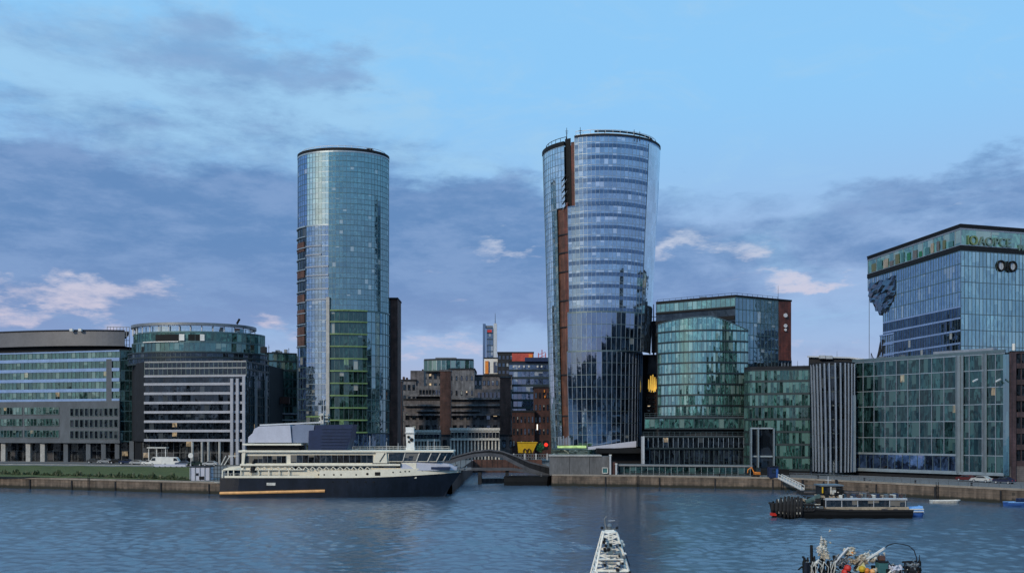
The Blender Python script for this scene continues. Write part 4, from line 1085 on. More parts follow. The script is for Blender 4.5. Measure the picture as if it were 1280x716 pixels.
MB().ribbon([(h0[0]+1, h0[1]+1.5), (h1[0]+1, h1[1]+1.5)], .4, ZR, 4.5, 0).build('ground_floor_glass', M['shop'], Hb)
MB().ribbon([hA, h1], 1.0, zH, zH+.7, .35).build('parapet', M['mull'], Hb)
MB().ribbon([XY(1165, 240), XY(1240, 228)], 2.0, zH+.7, zH+1.5, -.6).build('roof_canopy', M['fin'], Hb)
for px in (1088, 1120, 1150): roof_clutter(Hb, X(px, 252), X(px+14, 252), 250, zH, 2, px)
MB().tube([(X(1267, 230), 230, zH+1), (X(1267, 230), 230, zH+2.6)], .35, 8).build('roof_lamp', M['white'], Hb)
for px in (1256, 1227): MB().bar((X(px, 221), 223, Z(474, 224)), (X(px-8, 221), 222, Z(477, 224)), .3).build('flag_arm', M['white'], Hb)

Kb = root('office_building', 'purple brown brick block with banded floors at the right edge', 'building', (X(1275, 222), 224, ZR))
k0, k1 = XY(1262.5, 222.4), (150, 217)
shell(Kb, [k0, k1], [(152, 240), (k0[0]+2, 240)], ZR, Z(440, 222), M['dark_metal'])
facade(Kb, [k0, k1], ZR+3.6, Z(440, 222), 3.9, G['dark'], M['purple_brick'], M['purple_brick'], pane=1.2, bh=1.2, bo=.25, mw=.25, mskip=2)
MB().box(X(1265.5, 221.5), X(1269.5, 221.5), 221.2, 223, ZR, Z(441, 222)).build('brick_pier', M['purple_brick'], Kb)
MB().ribbon([k0, k1], .6, ZR, ZR+3.6, .2).build('ground_floor_wall', M['brown_stone'], Kb)
MB().ribbon([k0, k1], .8, Z(440, 222), Z(438.5, 222), .3).build('coping', M['dark_metal'], Kb)
windows(Kb, (k0[0]+1.5, k0[1]-.22), (k0[0]+8, k0[1]-.72), ZR+.3, ZR+3.2, 2, 1, .6, .9)

# roof house behind the fins
Rh = root('roof_building', 'low dark sloping roofed structure showing above the pale fins', 'building', (X(1050, 275), 275, ZR))
m = MB(); m.loft([[(X(1008, 274), 274, ZR), (X(1011, 274), 274, Z(446, 274)), (X(1011, 285), 285, Z(446, 274)), (X(1008, 285), 285, ZR)],
                  [(X(1062, 272), 272, ZR), (X(1062, 272), 272, Z(447.5, 272)), (X(1062, 283), 283, Z(447.5, 272)), (X(1062, 283), 283, ZR)],
                  [(X(1098, 270), 270, ZR), (X(1098, 270), 270, Z(452.5, 270)), (X(1098, 281), 281, Z(452.5, 270)), (X(1098, 281), 281, ZR)]])
m.build('wall', M['roof_dark'], Rh)
MB().bar((X(1010, 273), 273.5, Z(445.5, 273.5)), (X(1062, 271.5), 271.5, Z(447, 271.5)), .5, .4).build('ridge', M['pale_metal'], Rh)
MB().bar((X(1062, 271.5), 271.5, Z(447, 271.5)), (X(1092, 269.6), 269.6, Z(450.5, 269.6)), .5, .4).build('ridge', M['pale_metal'], Rh)
for px, y, s in ((1028, 444, .7), (1036, 444.4, .9), (1074, 449, 1.0), (1083, 450.5, .8)): MB().box(X(px, 272)-s, X(px, 272)+s, 271.5, 273, Z(y+4, 272), Z(y, 272)).build('vent_box', M['pale_metal'] if px < 1040 else M['dark_metal'], Rh)
antenna(Rh, X(1047, 273), 273.5, Z(447, 273), 2, .06, cross=False)

# ---------------------------------------------------------------- J: the corner block with the ring sign
Jb = root('office_building', 'tall teal glass corner block with a glazed crown and a dark ring sign', 'building', (X(1200, 272), 275, ZR))
dj = 268; jc = XY(1201, dj); zJ = Z(281, dj)
djl = dj*(HY-281)/(HY-321.5); jl = XY(1085, djl)
djr = dj*(HY-281)/(HY-287.0); jr0 = XY(1280, djr); jr = (jc[0]+(jr0[0]-jc[0])*1.9, jc[1]+(jr0[1]-jc[1])*1.9)
zb1, zb0 = Z(306.5, dj), Z(312.5, dj)
lp = lambda px: (lambda t: (jl[0]+(jc[0]-jl[0])*t, jl[1]+(jc[1]-jl[1])*t))(min(1, max(0, LT(px))))
def LT(px):   # where the sight line of column px meets the left face, 0 at its far end
    k = (px-640)/F; dx, dy = jc[0]-jl[0], jc[1]-jl[1]
    return (k*jl[1]-jl[0])/(dx-k*dy)
jback = [(jr[0], jr[1]+40), (jr[0]-20, jl[1]+20)]
plan_full = [jl, jc, jr, (jr[0], jr[1]+45), (jl[0]+12, jl[1]+8)]
nl = lp(1104)
def jin(a, w): return (a[0]+w, a[1]+w*.9)
MB().prism([jin(nl, .5), jin(jc, .6), jr, (jr[0], jr[1]+45), (nl[0]+14, nl[1]+9)], ZR, zb0).build('wall', M['dark_metal'], Jb)
zn = Z(394, djl-8)
MB().prism([jin(jl, .4), jin(nl, .4), (nl[0]+14, nl[1]+9), (jl[0]+12, jl[1]+8)], zn+8, zb0).build('wall', M['dark_metal'], Jb)
facade(Jb, [jc, jr], ZR+22, zb0, 4.6, G['J'], M['mull'], M['mull'], pane=1.25, bh=.2, bo=.06, mw=.1)
zd = Z(392, 285)
facade(Jb, [lp(1104), jc], zd, zb0, 4.2, G['Jleft'], M['band_teal'], M['mull'], pane=1.3, bh=.22, bo=.06, mw=.07)
facade(Jb, [jl, lp(1104)], zn+9, zb0, 4.2, G['Jleft'], M['band_teal'], M['mull'], pane=1.3, bh=.22, bo=.06, mw=.07)
facade(Jb, [lp(1104), jc], ZR+22, zd, 3.6, G['Jdark'], M['band_blue'], M['mull'], pane=1.3, bh=.5, bo=.1, mw=.06)  # reflected dark and pale streaks drawn as darker panes and pale bands
facade(Jb, [lp(1100.5), lp(1118)], ZR+22, zd-4, 3.6, G['Cpanel'], M['band_blue'], M['mull'], pane=1.3, bh=.3, bo=.35, mw=.06)
# dark band, glazed crown and black roof edge
for a_, b_ in ((jl, jc), (jc, jr)):
    facade(Jb, [a_, b_], zb1, zJ-1.0, zJ-1-zb1, G['crown'], M['mull_pale'], M['fin'], pane=2.6, bh=.25, bo=.1, mw=.16, mskip=2 if a_ is jl else 4)
pth = [jl, jc, jr]
MB().ribbon(pth, .9, zb0, zb1, .35).build('dark_band', M['black'], Jb)
MB().ribbon(pth, .9, zJ-.85, zJ-.1, .3).build('roof_edge', M['black'], Jb)
MB().ribbon(pth, .5, zJ-1.25, zJ-.85, .2).build('roof_trim', M['fin'], Jb)
MB().ribbon(pth, .7, zJ-.1, zJ+.25, .45).build('roof_edge', M['dark_metal'], Jb)
MB().prism([jin(jl, .3), jin(jc, .3), jr, (jr[0], jr[1]+45), (jl[0]+12, jl[1]+8)], zJ-.5, zJ-.2).build('roof', M['roof_dark'], Jb)
MB().prism([jin(jl, .9), jin(jc, 1.0), jr, (jr[0], jr[1]+45), (jl[0]+12, jl[1]+8)], zb0, zJ-.6).build('crown_wall', M['dark_metal'], Jb)
# planting and boards standing inside the crown on the left face
rj = random.Random(5)
for k in range(14):
    pxa = 1090+k*7.4; q = lp(pxa); n_ = pnormals([jl, jc])[0]
    h = 1.6+1.6*rj.random(); c_ = ('foliage_pale', 'teal_paint', 'tan', 'concrete')[k % 4]
    if k in (6, 8): c_ = 'green'
    q2 = lp(pxa+3+3*rj.random())
    MB().ribbon([q, q2], .06, zb1+.3, zb1+.3+h, .18).build('crown_panel', M[c_], Jb)
# writing on the crown
def lettering(par, text, at, dirn, size, m, name='lettering', depth=.08):
    cu = bpy.data.curves.new('lettering', 'FONT'); cu.body = text; cu.size = size; cu.extrude = depth; cu.offset = .012*size
    to = bpy.data.objects.new('lettering_source', cu); COL.objects.link(to)
    me = bpy.data.meshes.new_from_object(to.evaluated_get(bpy.context.evaluated_depsgraph_get()))
    bpy.data.objects.remove(to)
    ang = math.atan2(dirn[1], dirn[0]); c, s = math.cos(ang), math.sin(ang); org = ORG[par.name]
    for v in me.vertices:
        x, y, z = v.co
        v.co = (at[0]+x*c+z*s-org.x, at[1]+x*s-z*c-org.y, at[2]+y-org.z)
    me.materials.append(m)
    o = bpy.data.objects.new(name, me); COL.objects.link(o); o.parent = par; ORG[o.name] = org.copy()
    return o
ju = ((jr[0]-jc[0])/math.dist(jc, jr), (jr[1]-jc[1])/math.dist(jc, jr)); jn = (ju[1], -ju[0])
def jr_pt(px, o=.3):
    k = (px-640)/F; t = (k*jc[1]-jc[0])/(ju[0]-k*ju[1])
    return (jc[0]+ju[0]*t+jn[0]*o, jc[1]+ju[1]*t+jn[1]*o)
M['glyph_lime'] = solid('lime_lettering', (0.16, 0.22, 0.09), .6); M['glyph_pale'] = solid('pale_green_lettering', (0.13, 0.22, 0.195), .6)
q = jr_pt(1208); lettering(Jb, 'IO', (*q, Z(305, dj)), ju, 3.6, M['glyph_lime'])
q = jr_pt(1223); lettering(Jb, 'AOPCE', (*q, Z(305, dj)), ju, 3.5, M['glyph_pale'])
q = jr_pt(1272); lettering(Jb, 'M', (*q, Z(308.5, dj)), ju, 2.4, M['glyph_pale'])
# ring sign: two rings, a bar between, tail below
def ringtube(px, py, r, o=.35, wd=.42):
    c0 = jr_pt(px, o); z0 = Z(py, math.hypot(0, c0[1]))
    return [(c0[0]+ju[0]*r*math.cos(a), c0[1]+ju[1]*r*math.cos(a), z0+r*1.12*math.sin(a)) for a in [2*math.pi*k/28 for k in range(29)]]
for px, py, r in ((1250.6, 332.2, 1.25), (1265.2, 333, 1.22)):
    pts = ringtube(px, py, r); MB().tube(pts, .26, 8, caps=False).build('sign_ring', M['black'], Jb)
    c0 = jr_pt(px, .12); z0 = Z(py, c0[1])
    MB().poly([(c0[0]+ju[0]*r*.95*math.cos(a), c0[1]+ju[1]*r*.95*math.cos(a), z0+r*1.05*math.sin(a)) for a in [2*math.pi*k/28 for k in range(28)]]) or None
m = MB(); a_ = jr_pt(1258, .35); m.bar((*a_, Z(338.5, a_[1])), (*a_, Z(326.5, a_[1])), .42); a2 = jr_pt(1262, .35); m.bar((*a_, Z(338.5, a_[1])), (*a2, Z(340, a2[1])), .3); m.build('sign_bar', M['black'], Jb)
for px, r in ((1250.6, 1.0), (1265.2, .98)):
    c0 = jr_pt(px, .1); z0 = Z(332.6, c0[1]); m = MB()
    m.poly([(c0[0]+ju[0]*r*math.cos(a), c0[1]+ju[1]*r*math.cos(a), z0+r*1.12*math.sin(a)) for a in [2*math.pi*k/28 for k in range(28)]]); m.build('sign_disc', M['pale_metal'], Jb)
# dark reflection modelled as facets at the left edge, and the thin rods beneath
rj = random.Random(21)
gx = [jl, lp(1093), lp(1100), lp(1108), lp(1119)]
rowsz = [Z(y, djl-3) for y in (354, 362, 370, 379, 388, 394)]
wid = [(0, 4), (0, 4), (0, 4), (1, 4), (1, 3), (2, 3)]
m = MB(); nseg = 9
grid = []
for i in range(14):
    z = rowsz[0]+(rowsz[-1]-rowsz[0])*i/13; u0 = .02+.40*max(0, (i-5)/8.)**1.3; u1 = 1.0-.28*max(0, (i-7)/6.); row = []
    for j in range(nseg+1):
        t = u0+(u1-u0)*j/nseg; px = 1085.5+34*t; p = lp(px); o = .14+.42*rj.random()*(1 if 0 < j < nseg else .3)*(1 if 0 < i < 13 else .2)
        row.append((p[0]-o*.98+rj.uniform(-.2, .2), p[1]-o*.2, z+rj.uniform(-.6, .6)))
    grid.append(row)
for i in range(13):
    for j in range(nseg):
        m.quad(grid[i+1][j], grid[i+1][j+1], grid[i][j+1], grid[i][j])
for i in range(13):   # back of the facets so that they have depth
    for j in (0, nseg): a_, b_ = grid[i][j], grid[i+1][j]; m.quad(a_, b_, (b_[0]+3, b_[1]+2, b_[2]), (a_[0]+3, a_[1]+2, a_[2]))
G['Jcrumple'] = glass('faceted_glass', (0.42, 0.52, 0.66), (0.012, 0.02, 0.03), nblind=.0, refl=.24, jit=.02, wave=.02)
M['crumple'] = solid('crumpled_metal', (.10, .125, .16), .16, .8, .6, .5)
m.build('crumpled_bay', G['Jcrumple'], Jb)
zr = zH
for px, t_ in ((1086.5, .07),): q = lp(px); MB().bar((q[0], q[1], 20), (q[0], q[1], zn+12), t_*2).build('edge_rod', M['grey_metal'], Jb)
q = lp(1100); MB().tube([(q[0], q[1]-2, Z(448, q[1])), (q[0], q[1]-2, Z(425, q[1]))], .22, 6).build('roof_mast', M['dark_metal'], Jb)
MB().tube([(X(1088.5, 262), 262, zH-1), (X(1089, 262), 262, zH+3), (X(1092, 262), 262, zH+1.2), (X(1096, 262), 262, zH+1.0), (X(1100, 262), 262, zH+3.5), (X(1100.5, 262), 262, zH+6)], [.1, .1, .2, .3, .5, .15], 8).build('roof_dish', M['dark_metal'], Rh)
# small dark shapes that face the left front: open vents
for px, y in ((1118, 330),): pass

# ---------------------------------------------------------------- the quarter between the towers, near to far
def block(name, label, x0, x1, yt, d, depth, wm, cols=0, rows=0, yb=560, cat='building', z0=ZS, wf=.5, hf=.55, gm=None, yw=None, par=True, roof=None, skip=0, fm=None):
    r = root(name, label, cat, ((X(x0, d)+X(x1, d))/2, d+depth/2, z0))
    MB().box(X(x0, d), X(x1, d), d, d+depth, z0, Z(yt, d)).build('wall', wm, r)
    if par: MB().box(X(x0, d)-.25, X(x1, d)+.25, d-.25, d+depth+.25, Z(yt, d), Z(yt, d)+.7).build('coping', roof or M['dark_metal'], r)
    if cols: windows(r, XY(x0, d), XY(x1, d), max(z0+.3, Z(yb, d)), Z(yw if yw else yt, d)-.5, cols, rows, wf, hf, gm, fm, .05, skip=skip)
    return r
# far
ST = root('slender_tower', 'far slender grey glass tower with pale side blades rising behind the brick quarter', 'tower', (X(612, 700), 705, ZS))
MB().box(X(608, 700), X(616.5, 700), 702, 712, ZS, Z(409, 700)).build('shaft', M['grey_metal'], ST)
facade(ST, [XY(608.2, 701.8), XY(616.3, 701.8)], Z(470, 700), Z(409, 700), 4.2, G['far'], M['band_dark'], M['mull'], pane=1.6, bh=.6, mw=.3)
for a_, b_, y in ((603.5, 607, 404.5), (617, 621, 404)): MB().box(X(a_, 700), X(b_, 700), 700, 713, ZS, Z(y, 700)).build('side_blade', G['far'] if a_ < 610 else M['pale_metal'], ST)
MB().box(X(609, 699), X(614.5, 699), 700.6, 702, Z(415, 700), Z(412, 700)).build('red_panel', M['red'], ST)
MB().box(X(607, 699), X(616, 699), 701, 708, Z(409, 700), Z(406.5, 700)).build('roof_box', M['grey_metal'], ST)
antenna(ST, X(619, 705), 705, Z(404, 700), 8, .25, cross=False)
WB = block('apartment_building', 'far white block with an orange stripe and blue windows below the slender tower', 605, 624, 448, 620, 15, M['white'], 2, 1, 468, wf=.5, hf=.75, yw=449)
MB().box(X(606.5, 620), X(610.5, 620), 619.3, 620, Z(470, 620), Z(451, 620)).build('orange_stripe', M['orange'], WB)
MB().box(X(624, 620), X(634, 620), 619.5, 630, ZS, Z(455, 620)).build('blue_wing', M['lightblue'], WB)
RB = block('office_building', 'far dark building whose upper storeys are clad in red at the right end', 622, 667, 441, 600, 20, M['roof_dark'], 9, 3, 470, wf=.6, hf=.5)
MB().box(X(640, 600), X(666.5, 600), 599.4, 600, Z(452.5, 600), Z(441.5, 600)).build('red_cladding', M['red_clad'], RB)
MB().box(X(661, 599), X(665.5, 599), 598.8, 599.4, Z(452, 600), Z(443, 600)).build('orange_stripe', M['orange'], RB)
for px in (672, 677, 682): 
    pass
CR = root('construction_frame', 'far reddish open lattice mast beside the flared tower', 'mast', (X(677, 560), 560, ZS))
m = MB()
for px in (673, 677.5, 682): m.bar((X(px, 560), 560, ZS), (X(px, 560), 560, Z(437 if px == 677.5 else 441, 560)), .5)
for k in range(30):
    z = ZS+k*1.9; 
    if z < Z(442, 560): m.bar((X(673, 560), 560, z), (X(682, 560), 560, z+1.6), .28)
m.build('lattice_mast', M['red_clad'], CR)
DB = block('office_building', 'dark blue glass office with stripes of floors beneath the red clad building', 636, 690, 453, 480, 22, M['navy_blue'], yb=520)
facade(DB, [XY(636.5, 479.8), XY(689, 479.8)], Z(520, 480), Z(455, 480), 3.9, G['far'], M['band_dark'], M['mull'], pane=2.2, bh=1.1, bo=.3)
MB().box(X(656, 478), X(690, 478), 478, 479.5, Z(452, 480), Z(447, 480)).build('roof_screen', M['navy_blue'], DB)
for k, px in enumerate((641, 648, 654, 660, 671, 676)): MB().box(X(px, 478), X(px+2, 478), 478.4, 479.2, Z(459, 478), Z(456.5, 478)).build('lamp_box', M['dirty_white'], DB)
TG = block('office_building', 'distant office with a teal glass upper storey and flat roof', 528, 593, 463, 500, 30, M['grey_block'], 10, 3, 500)
tgp = bez(XY(530, 499), XY(560, 492), XY(592, 499), 16)
facade(TG, tgp, Z(464.5, 498), Z(450, 498), 5.5, G['green'], M['band_dark'], M['mull_pale'], pane=2.4, bh=.6, mw=.3)
MB().prism(tgp+[XY(592, 525), XY(530, 525)], Z(450, 498), Z(448.4, 498)).build('roof', M['roof_dark'], TG)
MB().box(X(544, 497), X(570, 497), 498, 510, Z(448.5, 498), Z(446.6, 498)).build('plant_room', M['grey_metal'], TG)
GB = block('stone_block', 'pale grey rough stone block standing right of the left brick chimney', 561, 593, 462, 450, 25, M['grey_block'], 5, 2, 500, wf=.3, hf=.3)
SL = block('office_building', 'slate dark stepped building right of the pale stone block', 592, 640, 470, 455, 25, M['brown_stone'], 9, 2, 500, wf=.5, hf=.4)
MB().box(X(605, 454), X(636, 454), 454.4, 466, Z(470, 455), Z(467, 455)).build('roof_step', M['roof_dark'], SL)
GL = block('office_building', 'grey building with chimney pots just right of the round tower', 497, 520, 476, 420, 20, M['grey_block'], 4, 4, 530, wf=.5, hf=.5)
for px in (502, 506, 513, 516): MB().box(X(px, 420), X(px+2, 420), 424, 427, Z(476, 420), Z(469+(px % 3), 420)).build('chimney', M['brown_brick'], GL)
MB().box(X(513, 421), X(530, 421), 421, 430, ZS, Z(463, 421)).build('stair_tower', M['brown_stone'], GL)
UB = block('warehouse', 'long brown warehouse with pale ledges behind the two inner chimneys', 505, 640, 500, 400, 20, M['brown_stone'], 16, 3, 556, wf=.55, hf=.5, yw=512)
for y, xa, xb in ((493, 508, 560), (497, 560, 634), (505, 505, 636), (512, 520, 600), (517, 510, 640)):
    MB().box(X(xa, 399), X(xb, 399), 398.4, 402, Z(y+2.2, 399), Z(y, 399)).build('ledge', M['grey_block'] if y < 510 else M['brown_stone'], UB)
MB().box(X(520, 400), X(556, 400), 401, 415, Z(501, 400), Z(482, 400)).build('upper_storey', M['grey_block'], UB)
MB().box(X(593, 400), X(640, 400), 401, 415, Z(501, 400), Z(486, 400)).build('upper_storey', M['brown_stone'], UB)
for k in range(9): MB().box(X(524+4*k, 400), X(526.5+4*k, 400), 400.7, 401.0, Z(494, 400), Z(487, 400)).build('upper_window', G['pane'], UB)
for k in range(8): MB().box(X(597+5*k, 400), X(600+5*k, 400), 400.7, 401.0, Z(497, 400), Z(490, 400)).build('upper_window', G['pane'], UB)
# brick chimneys
for px0, px1, y0, lab in ((487.5, 502, 475, 'squat dark brick chimney partly hidden beside the round tower'), (550, 563.5, 462, 'tall dark brick chimney, left one of the two standing over the arcade'), (625, 638.5, 470, 'tall dark brick chimney, right one of the two standing over the arcade')):
    r = root('brick_chimney', lab, 'chimney', (X((px0+px1)/2, 380), 382, ZS), 'brick chimneys in the old quarter')
    MB().box(X(px0, 380), X(px1, 380), 380, 384.5, ZS, Z(y0+2, 380)).build('shaft', M['brown_brick'], r)
    MB().box(X(px0, 380)-.25, X(px1, 380)+.25, 379.75, 384.75, Z(y0+2, 380), Z(y0, 380)).build('chimney_cap', M['brown_stone'], r)
    MB().box(X(px0, 380)-.15, X(px1, 380)+.15, 379.85, 384.65, ZS, ZS+5).build('plinth', M['brown_stone'], r)
# white arcades
def arcade(x0, x1, y0, y1, d, lab, nb):
    r = root('arcade_building', lab, 'building', (X((x0+x1)/2, d), d+3, ZS))
    xa, xb = X(x0, d), X(x1, d); zt_, zm = Z(y0, d), Z(y0+(y1-y0)*.5, d); z0 = Z(y1, d)
    MB().box(xa, xb, d+1.2, d+8, ZS, zt_-.3).build('wall', M['brown_stone'], r)
    MB().box(xa, xb, d-.1, d+1.2, zm, zt_-.9).build('frieze', M['pale_stone'], r)
    MB().box(xa-.3, xb+.3, d-.5, d+1.4, zt_-.9, zt_).build('cornice', M['dirty_white'], r)
    MB().box(xa-.3, xb+.3, d-.4, d+1.3, zm-.35, zm).build('string_course', M['dirty_white'], r)
    n = nb
    for k in range(n+1):
        x = xa+(xb-xa)*k/n
        MB().tube([(x, d+.4, ZS), (x, d+.4, zm-.35)], .3, 8).build('column', M['dirty_white'], r)
    for k in range(n):
        x = xa+(xb-xa)*(k+.5)/n
        w_ = MB().box(x-.55, x+.55, d-.14, d-.1, zm+.5, zt_-1.6).build('window', G['pane'], r)
        MB().box(x-.7, x+.7, d-.3, d-.1, zt_-1.6, zt_-1.35).build('lintel', M['dirty_white'], w_)
    return r
arcade(563.5, 624, 534.5, 563, 350, 'white colonnaded arcade between the two tall brick chimneys', 14)
arcade(514, 549.5, 537, 563, 352, 'grey white colonnaded range left of the tall brick chimneys, above the wheelhouse', 9)
# brick building by the flared tower
BR = block('brick_building', 'red brick building with lit windows beside the foot of the flared tower', 640, 668, 515, 365, 14, M['red_brick'], 6, 3, 562, wf=.4, hf=.5)
B2 = block('brick_building', 'taller red brown brick block touching the left edge of the flared tower', 667.5, 692, 485, 368, 14, M['red_brick'], 5, 5, 562, wf=.4, hf=.45)
for px, y in ((671, 530), (680, 487), (680.5, 494)): MB().box(X(px, 367), X(px+1.3, 367), 367.4, 367.9, Z(y+7 if y == 530 else y+3, 367), Z(y, 367)).build('lit_window', M['lit_white'] if y == 530 else M['orange'], B2)
BB = block('office_building', 'low dark brown building below the warehouse and behind the footbridge', 505, 690, 545, 372, 6, M['brown_stone'], 20, 1, 562, wf=.5, hf=.6)
# ================================================================== footbridge, dock things
M['bridge_steel'] = solid('bridge_steel', (0.085, 0.088, 0.10), .5, .3, .3)
FB = root('footbridge', 'dark arched steel footbridge across the dock inlet between bow and concrete block', 'bridge', (-3, 268, 0))
def bz_(px, pts, d):
    for (p, a), (q, b) in zip(pts[:-1], pts[1:]):
        if px <= q: return Z(a+(b-a)*(px-p)/(q-p), d)
    return Z(pts[-1][1], d)
top = [(556, 574), (575, 568.5), (592, 564), (611, 562), (628, 564), (645, 570), (662, 577.5), (688, 584)]
low = [(556, 579), (575, 573), (592, 569), (611, 567.6), (628, 570), (645, 579), (662, 587), (688, 595)]
tie = [(556, 586), (640, 586), (655, 588), (670, 591), (688, 596)]
def arc_pts(tab, d, n=40, dz=0): return [(X(556+132*k/n, d), d, bz_(556+132*k/n, tab, d)+dz) for k in range(n+1)]
for d in (266, 271):
    for tab, wd, nm in ((top, .4, 'arch_rib'), (low, .95, 'arch_rib'), (tie, .8, 'deck_beam')):
        m = MB(); p = arc_pts(tab, d)
        for a, b in zip(p[:-1], p[1:]): m.bar(a, b, wd*.6, wd)
        m.build(nm, M['bridge_steel'], FB)
    m = MB(); a, b, c = arc_pts(top, d), arc_pts(low, d), arc_pts(tie, d)
    for k in range(0, 41, 2):
        m.bar(a[k], b[k], .16)
        if b[k][2] > c[k][2]+.3: m.bar(b[k], c[k], .12)
    m.build('hanger_lattice', M['dark_metal'], FB)
    m = MB()
    for k in range(40):
        m.quad(*[(q[0], q[1]+.12, q[2]) for q in (b[k], b[k+1], a[k+1], a[k])])
        m.quad(*[(q[0], q[1]+.17, q[2]) for q in (a[k], a[k+1], b[k+1], b[k])])
    m.build('parapet_panel', M['dark_metal'], FB)
m = MB(); c = arc_pts(tie, 266), arc_pts(tie, 271)
for k in range(40):
    a, b, e, f = c[0][k], c[0][k+1], c[1][k+1], c[1][k]
    m.loft([[(a[0], a[1], a[2]-.3), (a[0], a[1], a[2]+.1), (f[0], f[1], f[2]+.1), (f[0], f[1], f[2]-.3)], [(b[0], b[1], b[2]-.3), (b[0], b[1], b[2]+.1), (e[0], e[1], e[2]+.1), (e[0], e[1], e[2]-.3)]], close=True, cap=False)
m.build('deck', M['dark_metal'], FB)
for px in (600, 634): MB().box(X(px, 269)-.5, X(px, 269)+.5, 266.5, 270.5, -2, bz_(px, tie, 268)-.2).build('pier', M['roof_dark'], FB)
PR = root('palisade_fence', 'dark railing of upright bars along the quay right of the footbridge arch', 'fence', (X(666, 290), 290, ZR))
railing(PR, [XY(642, 346.5), XY(692, 346.5)], ZS, Z(567.5, 346.5)-ZS, M['grey_metal'], .9, 'palisade', 2, .22)
for px in (642, 656, 670, 684): MB().box(X(px, 346)-.25, X(px, 346)+.25, 346.1, 346.6, ZS, Z(566.5, 346)).build('post', M['pale_metal'], PR)
# dark barge under the bridge
def hull_rings(L, beam, d0, d1, n, bow=.35, z0=-.4, rake=1.5, stern=.85):
    """rings of a simple hull, x from 0 (stern) to L (bow): keel, turn of bilge, sheer on both sides"""
    out = []
    for k in range(n+1):
        t = k/n; x = t*L
        b = beam/2*(1 if t < 1-bow else math.sqrt(max(0, 1-((t-(1-bow))/bow)**2)))*(stern+(1-stern)*min(1, t/.25))
        b = max(b, .04); h = d0+(d1-d0)*max(0, (t-.4)/.6)**2
        xx = lambda z: x - rake*max(0, (t-.75)/.25)*(1-z)
        out.append([(xx(1), -b, h), (xx(.55), -b*.97, h*.45), (xx(.1), -b*.86, 0.0), (xx(0), -b*.55, z0), (xx(0), b*.55, z0), (xx(.1), b*.86, 0.0), (xx(.55), b*.97, h*.45), (xx(1), b, h)])
    return out
def place(rings, ox, oy, flip=False, rot=0):
    c, s = math.cos(rot), math.sin(rot); r = []
    for ring in rings:
        r.append([(ox+((-p[0] if flip else p[0])*c-p[1]*s), oy+(p[1]*c+(-p[0] if flip else p[0])*s), p[2]) for p in ring])
    return r
BG_ = root('barge', 'black flat barge moored under the footbridge beside the quay', 'barge', (4, 262, 0))
MB().loft(place(hull_rings(13.2, 4.5, 2.3, 2.6, 10, .12, rake=.6), -2.2, 262), cap=True).build('hull', M['black'], BG_)
MB().box(-2, 9.8, 260, 264, 2.2, 2.5).build('deck', M['roof_dark'], BG_)
MB().bar((-2, 259.7, 2.6), (10.2, 259.7, 2.75), .2).build('rubbing_strake', M['dark_metal'], BG_)
for x in (0, 8): MB().lathe((x, 261, 2.5), [(0, 0), (.25, 0), (.18, .3), (.28, .45), (0, .5)], 8).build('bollard', M['grey_metal'], BG_)
PN = tag(MB().box(X(598, 274), X(634, 274), 272.5, 276.5, -.5, 1.3).build('mooring_pontoon', M['brown_stone'], None, bevel=.1), 'brownish low pontoon left of the black barge under the footbridge', 'pontoon')
# grey concrete block at the dock mouth
CB = root('concrete_block', 'grey concrete flood wall block on the quay at the foot of the flared tower', 'flood wall', (X(724, 260), 262, ZR))
MB().box(X(687.5, 259), X(762, 259), 259, 264, ZR-.2, Z(570, 259)).build('wall', M['concrete'], CB)
MB().box(X(687, 259)-.1, X(752, 259), 258.7, 264.3, Z(570, 259), Z(568.3, 259)).build('coping', M['pale_stone'], CB)
for px in (712, 737): MB().box(X(px, 259)-.05, X(px, 259)+.05, 258.96, 259.02, ZR, Z(570, 259)).build('joint', M['roof_dark'], CB)
NB = root('notice_frame', 'small white framed notice panel on the grey concrete block', 'sign', (X(756, 258), 258.7, ZR+.3))
MB().box(X(753.5, 258.5), X(759, 258.5), 258.7, 258.9, Z(590.5, 258.6), Z(585, 258.6)).build('panel', M['teal_paint'], NB)
m = MB(); fr = [(X(753, 258.5), 258.65, Z(591, 258.6)), (X(759.6, 258.5), 258.65, Z(591, 258.6)), (X(759.6, 258.5), 258.65, Z(584.3, 258.6)), (X(753, 258.5), 258.65, Z(584.3, 258.6))]
for k in range(4): m.bar(fr[k], fr[(k+1) % 4], .22)
m.build('frame', M['dirty_white'], NB)
for px, y0, lab in ((762.8, 569, 'taller white steel post at the end of the concrete block'), (770.2, 580, 'shorter white steel post right of the concrete block steps')):
    r = root('gate_post', lab, 'post', (X(px, 258), 258.4, ZR)); d = 258.4
    MB().box(X(px, d)-.22, X(px, d)+.22, d-.2, d+.2, ZR, Z(y0, d)).build('shaft', M['pale_metal'], r)
    MB().box(X(px, d)-.32, X(px, d)+.32, d-.3, d+.3, Z(y0, d), Z(y0, d)+.25).build('post_cap', M['white'], r)
ST_ = tag(MB().box(X(764, 260), X(769.5, 260), 259, 262, ZR, Z(577, 260)).build('brick_stair', M['red_brick']), 'dark red brick stair block between two white posts', 'stairs')
